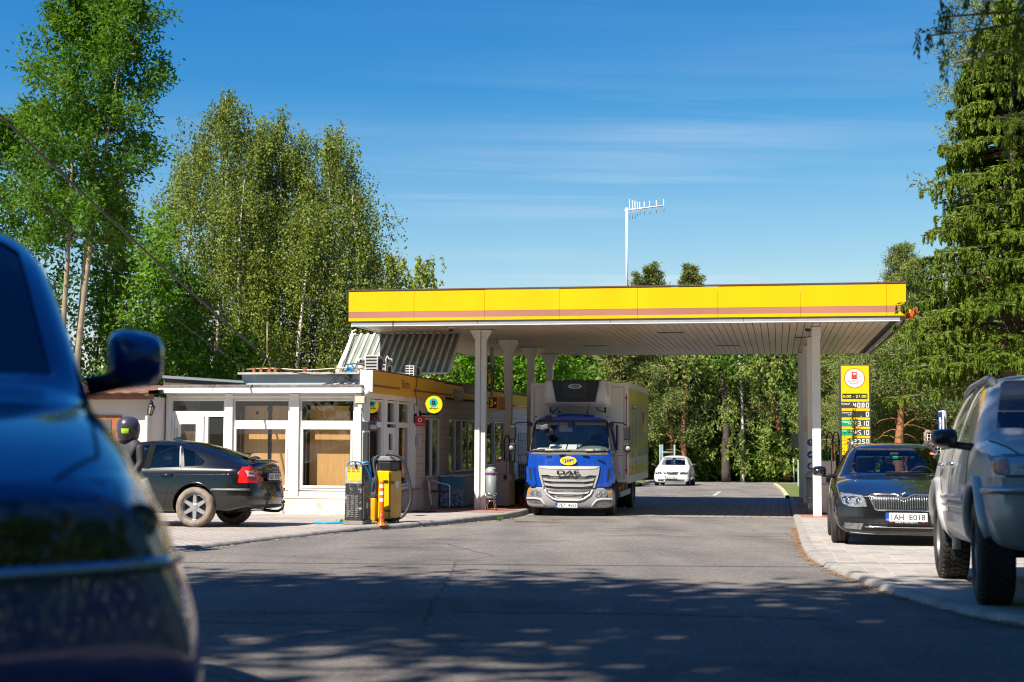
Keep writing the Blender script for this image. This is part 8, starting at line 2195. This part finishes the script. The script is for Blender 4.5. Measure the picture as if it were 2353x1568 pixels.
 # undergrowth along the wood edge
for i,(px,top,lab,lf)in enumerate(((1270,960,'dark bush behind the truck cab',L_DARK),(1420,985,'dark bush behind the truck box at the wood edge',L_DARK),(1520,1000,'bush directly behind the white car',L_OLIVE),(1630,985,'bright bush right of the white car',L_BRIGHT),(1700,1010,'dense bright bush in the middle of the wood edge',L_BRIGHT),(1745,985,'green bush between the white birch trunk and the gnarled trunk',L_DARK),(1830,1000,'bush behind the utility cabinet',L_DARK),(1590,1045,'low bush under the reddish trunk',L_DARK),(1690,1055,'low bright bush at the far road end',L_BRIGHT),(1780,1050,'low dark bush beside the leaning pine trunk',L_DARK),(1930,1000,'dark bush behind the right pump',L_DARK))):
 Y=84+(i%3)*1.5-(3 if top>1040 else 0)
 tree('round',wx(px,Y),Y,max(.8,topH(top,Y)),1.9,.05,lab,lf,DARKB,nb=26,nl=4200,L=.26,W_=.17,el=(0,55),env='round',sig=.42,r0=.05,group='bushes at the wood edge',name='bush',cat='bush')
 # --- right-hand pines
RG='pines at the right'
for a in((2085,555,66,1.7,.2,'slim pine with a pointed top just right of the canopy end',L_PINE2),(1975,690,72,2.3,.25,'pine behind the price pylon',L_PINE),(1915,720,76,2.2,.2,'dark pine between the right-hand posts and the price pylon',L_PINE),(2040,690,74,2.3,.3,'pine right of the price pylon with ragged lower limbs',L_PINE),(2112,600,60,2.2,.15,'pine rising directly right of the red canopy end',L_PINE),(2135,660,62,2.4,.22,'broad pine above the roof of the black estate',L_PINE2),(2220,620,60,2.6,.18,'broad blue green pine left of the off-roader roof',L_PINE2),(2320,600,58,2.6,.15,'blue green pine above the off-roader roof rail',L_PINE2),(2400,560,60,2.6,.15,'pine cut by the right picture edge behind the off-roader',L_PINE2),(2000,760,60,1.9,.3,'lower pine close behind the price pylon',L_PINE2)):
 pine(*a[:6],leaf=a[6],grp=RG,nl=46000,nb=48,L=.17,W_=.032)
Y=57.;x=wx(2063,Y)
t=thing('pine_tree','orange-barked pine trunk with dead side limbs right of the price pylon','tree',(x,Y,gz(Y)),0,RG)
S_,rr=stem((0,0,0),topH(790,Y),.26,(.25,0),.12);mb=MB();mb.tube([tuple(p)for p in S_],list(rr),10)
for i in range(16):
 b=at_t(S_,.35+.035*i);s=1 if i%2 else-1;l=rng.uniform(.5,1.5);d=np.array([s*l,rng.uniform(-.5,.3),rng.uniform(-.25,.3)])
 mb.tube([tuple(b),tuple(b+d*.4+[0,0,.08]),tuple(b+d*.75),tuple(b+d+[0,0,-.2])],[.03,.02,.013,.005],5)
a=at_t(S_,.42);mb.tube(spl([tuple(a),tuple(a+[.6,-.1,.45]),tuple(a+[1.3,-.2,.35]),tuple(a+[2.2,-.2,-.15])],5),list(np.linspace(.05,.012,16)),6)
for q in(.55,.7,.85):
 b=a+np.array([2.2*q,-.2,.42-.5*q*q]);mb.tube(spl([tuple(b),tuple(b+[.12,0,-.5]),tuple(b+[.05,0,-1.0])],4),[.02]*9,5)
mb.build('trunk',PINEB,t)
n=26000;c=np.array([[.2,0,.86],[-.8,.1,.75],[1.0,0,.72],[-.3,.2,.97],[.8,.1,.92],[1.5,-.1,.6]]);idx=rng.integers(0,len(c),n)
H_=topH(790,Y);P=np.stack([c[idx,0],c[idx,1],c[idx,2]*H_],1)+rng.normal(size=(n,3))*np.array([.65,.6,.35])
cards('crown',P,rdir(n)+[0,0,.5],.17,.032,L_PINE2,t)
# small sapling in front of the price pylon
p=at(1958,1040,38);t=thing('sapling','thin sparse sapling growing in front of the price pylon','tree',(p.x,38,gz(38)),0)
H_=at(1958,935,38).z-gz(38);S_,rr=stem((0,0,0),H_,.02,(.03,0),.05);mb=MB();mb.tube([tuple(p)for p in S_],list(rr*.5+.004),5);P=[]
for i in range(26):
 b=at_t(S_,.35+.62*i/26);az=i*2.4;l=.42*(1-i/30);e=b+np.array([math.cos(az)*l,math.sin(az)*l,.06]);mb.tube([tuple(b),tuple(e)],[.006,.003],4)
 P.append(b+(e-b)*rng.random((26,1))+rng.normal(size=(26,3))*.03)
mb.build('trunk',M('sapling bark',(.25,.13,.05),.8),t);P=np.concatenate(P);cards('crown',P,rdir(len(P)),.06,.03,leafM('sapling leaves',(0.245,0.280,0.035),(0.630,0.525,0.052),.3,2),t)
# --- spruces
def spruce(x,Y,H,R0,zlow,lab,nwh,per,spray,L=.12,W_=.035,zb=None,azr=(0,2*PI),col=L_SPR,hang=.55,top=1.,grp=None,colum=.35,c=46):
 zb=gz(Y)if zb is None else zb
 t=thing('spruce_tree',lab,'tree',(x,Y,zb),0,grp)
 mb=MB();S_,rr=stem((0,0,0),H,.22,(0,0),.04);mb.tube([tuple(p)for p in S_],list(rr),9)
 P=[];D=[]
 for i in range(nwh):
  u=i/(nwh-1);z0_=zlow+(H*top-zlow)*u;rad=R0*(1-u)**colum if u<.999 else.1
  for j in range(per):
   z=z0_+rng.normal()*.20;az=azr[0]+(azr[1]-azr[0])*(j+rng.random())/per+.3*i;ln=rad*rng.uniform(.72,1.08);k=9;s=np.linspace(0,1,k)
   dr=np.array([math.cos(az),math.sin(az),0]);B=np.array([0,0,z])+np.outer(s*ln,dr);B[:,2]+=ln*(.10*s-.42*s**2+.22*s**3.5)+rng.uniform(-.1,.1)
   mb.tube([tuple(q)for q in B],list(np.linspace(.03,.006,k)),5,cap=False)
   sd=np.array([-dr[1],dr[0],0])
   for q in range(spray):
    f=.22+.78*(q+rng.random())/spray;b=at_t(B,f);side=rng.choice([-1,1]);wl=(1.08-f)*ln*.55+.12
    # a twig leaving sideways, then hanging
    hl_=hang*rng.uniform(.4,1.2)*(1.15-.6*abs(f-.5));v=np.sort(rng.random(c))
    off=np.outer(np.minimum(v*2.2,1)*wl*rng.uniform(.3,1),sd*side+dr*.5);off[:,2]-=hl_*np.maximum(0,v-.15)**1.3
    P.append(b+off+rng.normal(size=(c,3))*.012);tg=np.gradient(off,axis=0);tg/=np.linalg.norm(tg,axis=1,keepdims=True)+1e-6;D.append(tg+rdir(c)*.32)
 mb.build('trunk',BARK,t);P=np.concatenate(P);D=np.concatenate(D);s=rng.uniform(.7,1.25,len(P))
 cards('crown',P,D,L*s,W_*s,col,t)
 return t
SPG='spruces at the right edge'
Y=24.;spruce(wx(2330,Y),Y,8.9,2.05,2.75,'large drooping spruce at the right edge behind the off-roader',18,17,19,c=72,L=.066,W_=.021,azr=(R(60),R(360)),grp=SPG,colum=.55,hang=.20)
spruce(5.75,8.3,13,3.1,4.05,'nearest spruce with blurred boughs hanging into the top right corner',20,12,20,c=80,L=.045,W_=.013,azr=(R(130),R(235)),hang=.34,grp=SPG,colum=.6)
Y=30.
t=pine(2335,-20,Y,1.75,.30,'tall pine with upright brown tipped shoots left of the large spruce',leaf=L_PINE2,nb=44,nl=26000,L=.12,W_=.024,grp=RG,env='col',el=(5,40),sig=.17)
# --- trees behind the camera whose shade lies over the near road
for i,(sx_,sy_,lab)in enumerate(((-.7,2.4,'roadside tree behind the camera shading the blue car front'),(-5.3,3.,'roadside tree behind the camera between two second row trees'),(-3.5,-3.,'third row roadside tree behind the camera at the left'),(1.5,-3.,'third row roadside tree behind the camera in the middle'),(6.,-2.5,'third row roadside tree behind the camera at the right'),(-10.5,9.7,'leafy roadside tree behind the camera at the far left'),(-6.0,9.9,'leafy roadside tree behind the camera left of the blue car'),(-1.4,9.7,'leafy roadside tree behind the camera in the middle of the row'),(3.0,8.6,'leafy roadside tree behind the camera on the right of the row'),(-8.0,3.0,'second row roadside tree behind the camera at the left'),(-3.0,3.6,'second row roadside tree behind the camera in the middle'),(1.6,3.6,'second row roadside tree behind the camera right of the middle'),(5.0,3.0,'second row roadside tree behind the camera at the right'),(7.2,7.0,'outer roadside tree behind the camera at the far right'))):
 hc=13.0;cx,cy=sx_-.52*hc,sy_-.60*hc
 ty=min(cy,-2.5)
 t=thing('roadside_tree',lab,'tree',(cx,ty,gz(ty)),0,'roadside trees behind the camera')
 S_,rr=stem((0,0,0),15.5,.25,(0,cy-ty),.15);mb=MB();mb.tube([tuple(p)for p in S_],list(rr),8);P=[]
 for j in range(44):
  b=at_t(S_,.62+.36*j/44);d=rdir(1)[0];d[2]=abs(d[2])*.4;c=np.array([0,cy-ty,hc])+rdir(1)[0]*np.array([2.7,2.7,2.3])*rng.random()**.4
  mb.tube([tuple(b),tuple((b+c)/2+[0,0,.2]),tuple(c)],[.06,.04,.015],5)
  P.append(c+rng.normal(size=(145,3))*np.array([.68,.68,.4])*.95)
 mb.build('trunk',BARK,t);P=np.concatenate(P);cards('crown',P,rdir(len(P)),rng.uniform(.22,.42,len(P)),.22,L_DARK,t)
 # --- hedge of trees behind the camera, seen only in the paintwork
n=22000;P=np.stack([rng.uniform(-34,34,n),rng.uniform(-30,-19,n),.4+17*rng.random(n)],1)
o=cards('woodland',P,rdir(n),rng.uniform(.5,1.0,n),.6,L_DARK,None);o['kind']='stuff'
n=20000;P=np.stack([rng.uniform(15,22,n),rng.uniform(-19,31,n),-.9+13*rng.random(n)],1)
o=cards('woodland',P,rdir(n),rng.uniform(.4,.9,n),.5,L_DARK,None);o['kind']='stuff'
# --- the far wood reads as one mass
n=42000;px=rng.uniform(1030,2500,n);Yf=rng.uniform(92,112,n)
xx=(px-1176.5)/3268*Yf;base=np.array([gz(y)for y in Yf]);hh=9.5+1.6*np.sin(px/31)+1.2*np.sin(px/13+1)-2.5*np.exp(-((px-1180)/120)**2)
P=np.stack([xx,Yf,base+hh*rng.random(n)**.8],1)
o=cards('woodland',P,rdir(n)+[0,-.3,.2],rng.uniform(.35,.75,n),.4,leafM('far wood leaves',(.05,.115,.022),(.21,.31,.055),.25,.25),None);o['kind']='stuff'
mb=MB()
for i in range(24):
 px=rng.uniform(1250,2400);Yf=rng.uniform(88,100);x=(px-1176.5)/3268*Yf;r=rng.uniform(.08,.16);l=rng.uniform(-.6,.6)
 mb.tube([(x,Yf,gz(Yf)),(x+l*.5,Yf,gz(Yf)+4),(x+l,Yf,gz(Yf)+9)],[r,r*.8,r*.4],6)
o=mb.build('woodland',BARK);o['kind']='stuff'
# ------------------------------------------------------------------ light, sky, camera
SUNV=Vector((-.52,-.60,1.0)).normalized()
EL=math.asin(SUNV.z);AZ=math.atan2(SUNV.x,SUNV.y)
sd=bpy.data.lights.new('sun','SUN');sd.energy=5.0;sd.angle=R(.53);sd.color=(1,.92,.80)
so=bpy.data.objects.new('sun',sd);C.objects.link(so)
so.rotation_euler=SUNV.to_track_quat('Z','Y').to_euler()
W=bpy.data.worlds.new('World');SC.world=W;W.use_nodes=True
N,L=W.node_tree.nodes,W.node_tree.links
bg=N['Background'];bg.inputs['Strength'].default_value=.057
sky=N.new('ShaderNodeTexSky');sky.sky_type='NISHITA';sky.sun_disc=False
sky.sun_elevation=EL;sky.sun_rotation=AZ;sky.altitude=300;sky.air_density=1.0;sky.dust_density=.15;sky.ozone_density=3.0
tc=N.new('ShaderNodeTexCoord')
# thin cirrus: streaks on a plane high above
sx=N.new('ShaderNodeSeparateXYZ');L.new(tc.outputs['Generated'],sx.inputs[0])
mz=N.new('ShaderNodeMath');mz.operation='MAXIMUM';mz.inputs[1].default_value=.02;L.new(sx.outputs[2],mz.inputs[0])
dx=N.new('ShaderNodeMath');dx.operation='DIVIDE';L.new(sx.outputs[0],dx.inputs[0]);L.new(mz.outputs[0],dx.inputs[1])
dy=N.new('ShaderNodeMath');dy.operation='DIVIDE';L.new(sx.outputs[1],dy.inputs[0]);L.new(mz.outputs[0],dy.inputs[1])
cb=N.new('ShaderNodeCombineXYZ');L.new(dx.outputs[0],cb.inputs[0]);L.new(dy.outputs[0],cb.inputs[1])
mp=N.new('ShaderNodeMapping');mp.inputs['Rotation'].default_value=(0,0,R(-68));mp.inputs['Scale'].default_value=(.30,1.5,1)
L.new(cb.outputs[0],mp.inputs[0])
n1=N.new('ShaderNodeTexNoise');n1 .inputs['Scale'].default_value=1.3;n1 .inputs['Detail'].default_value=9;n1 .inputs['Roughness'].default_value=.62;n1 .inputs['Distortion'].default_value=.6
L.new(mp.outputs[0],n1 .inputs['Vector'])
n2=N.new('ShaderNodeTexNoise');n2 .inputs['Scale'].default_value=.3;n2 .inputs['Detail'].default_value=3
L.new(cb.outputs[0],n2 .inputs['Vector'])
r1=N.new('ShaderNodeValToRGB');r1 .color_ramp.elements[0].position=.46;r1 .color_ramp.elements[1].position=.80;L.new(n1 .outputs[0],r1 .inputs[0])
r2=N.new('ShaderNodeValToRGB');r2 .color_ramp.elements[0].position=.44;r2 .color_ramp.elements[1].position=.74;L.new(n2 .outputs[0],r2 .inputs[0])
mm=N.new('ShaderNodeMath');mm.operation='MULTIPLY';L.new(r1 .outputs[0],mm.inputs[0]);L.new(r2 .outputs[0],mm.inputs[1])
m3=N.new('ShaderNodeMath');m3 .operation='MULTIPLY';L.new(mm.outputs[0],m3 .inputs[0])
fd=N.new('ShaderNodeMapRange');fd.inputs[1].default_value=.08;fd.inputs[2].default_value=.30;fd.inputs[3].default_value=.95;fd.inputs[4].default_value=.22;L.new(sx.outputs[2],fd.inputs[0]);L.new(fd.outputs[0],m3 .inputs[1])
# the clear deep blue of the day: each channel of the sky falls off with its own steepness
KE=.064*2**.75
sp_=N.new('ShaderNodeSeparateColor');L.new(sky.outputs[0],sp_.inputs[0]);cb_=N.new('ShaderNodeCombineColor')
for i,(pw,am)in enumerate(((2.6,3.5),(1.3,1.25),(.62,.97))):
 a=N.new('ShaderNodeMath');a.operation='MULTIPLY';a.inputs[1].default_value=KE;L.new(sp_.outputs[i],a.inputs[0])
 c=N.new('ShaderNodeMath');c.operation='MINIMUM';c.inputs[1].default_value=.75;L.new(a.outputs[0],c.inputs[0])
 q=N.new('ShaderNodeMath');q.operation='POWER';q.inputs[1].default_value=pw;L.new(c.outputs[0],q.inputs[0])
 m=N.new('ShaderNodeMath');m.operation='MULTIPLY';m.inputs[1].default_value=am/KE;L.new(q.outputs[0],m.inputs[0]);L.new(m.outputs[0],cb_.inputs[i])
 if i==0:red=m
 if i==1:
  rm=N.new('ShaderNodeMath');rm.operation='MINIMUM';L.new(red.outputs[0],rm.inputs[0]);L.new(m.outputs[0],rm.inputs[1]);L.new(rm.outputs[0],cb_.inputs[0])
mx=N.new('ShaderNodeMix');mx.data_type='RGBA';mx.inputs[7].default_value=(7.5,8.2,9.0,1)
hz=N.new('ShaderNodeMapRange');hz.inputs[1].default_value=.03;hz.inputs[2].default_value=.24;hz.inputs[3].default_value=.30;hz.inputs[4].default_value=0;L.new(sx.outputs[2],hz.inputs[0])
m4=N.new('ShaderNodeMath');m4 .operation='ADD';m4 .use_clamp=True;L.new(m3 .outputs[0],m4 .inputs[0]);L.new(hz.outputs[0],m4 .inputs[1]);L.new(m4 .outputs[0],mx.inputs[0]);L.new(cb_.outputs[0],mx.inputs[6]);L.new(mx.outputs[2],bg.inputs['Color'])
cd=bpy.data.cameras.new('camera');cd.lens=50;cd.sensor_width=36;cd.clip_start=.05;cd.clip_end=6000
cd.dof.use_dof=True;cd.dof.focus_distance=30;cd.dof.aperture_fstop=2.7
co=bpy.data.objects.new('camera',cd);C.objects.link(co)
co.matrix_world=Matrix.Translation((0,0,CAM_H))@CAMROT.to_4x4()
SC.camera=co
SC.view_settings.view_transform='Standard';SC.view_settings.look='None';SC.view_settings.gamma=1;SC.view_settings.exposure=0.95
SC.cycles.filter_width=1.15;SC.cycles.max_bounces=8;SC.cycles.transparent_max_bounces=16;SC.cycles.use_denoising=True;SC.cycles.denoising_prefilter='NONE'
SC.cycles.sample_clamp_indirect=8
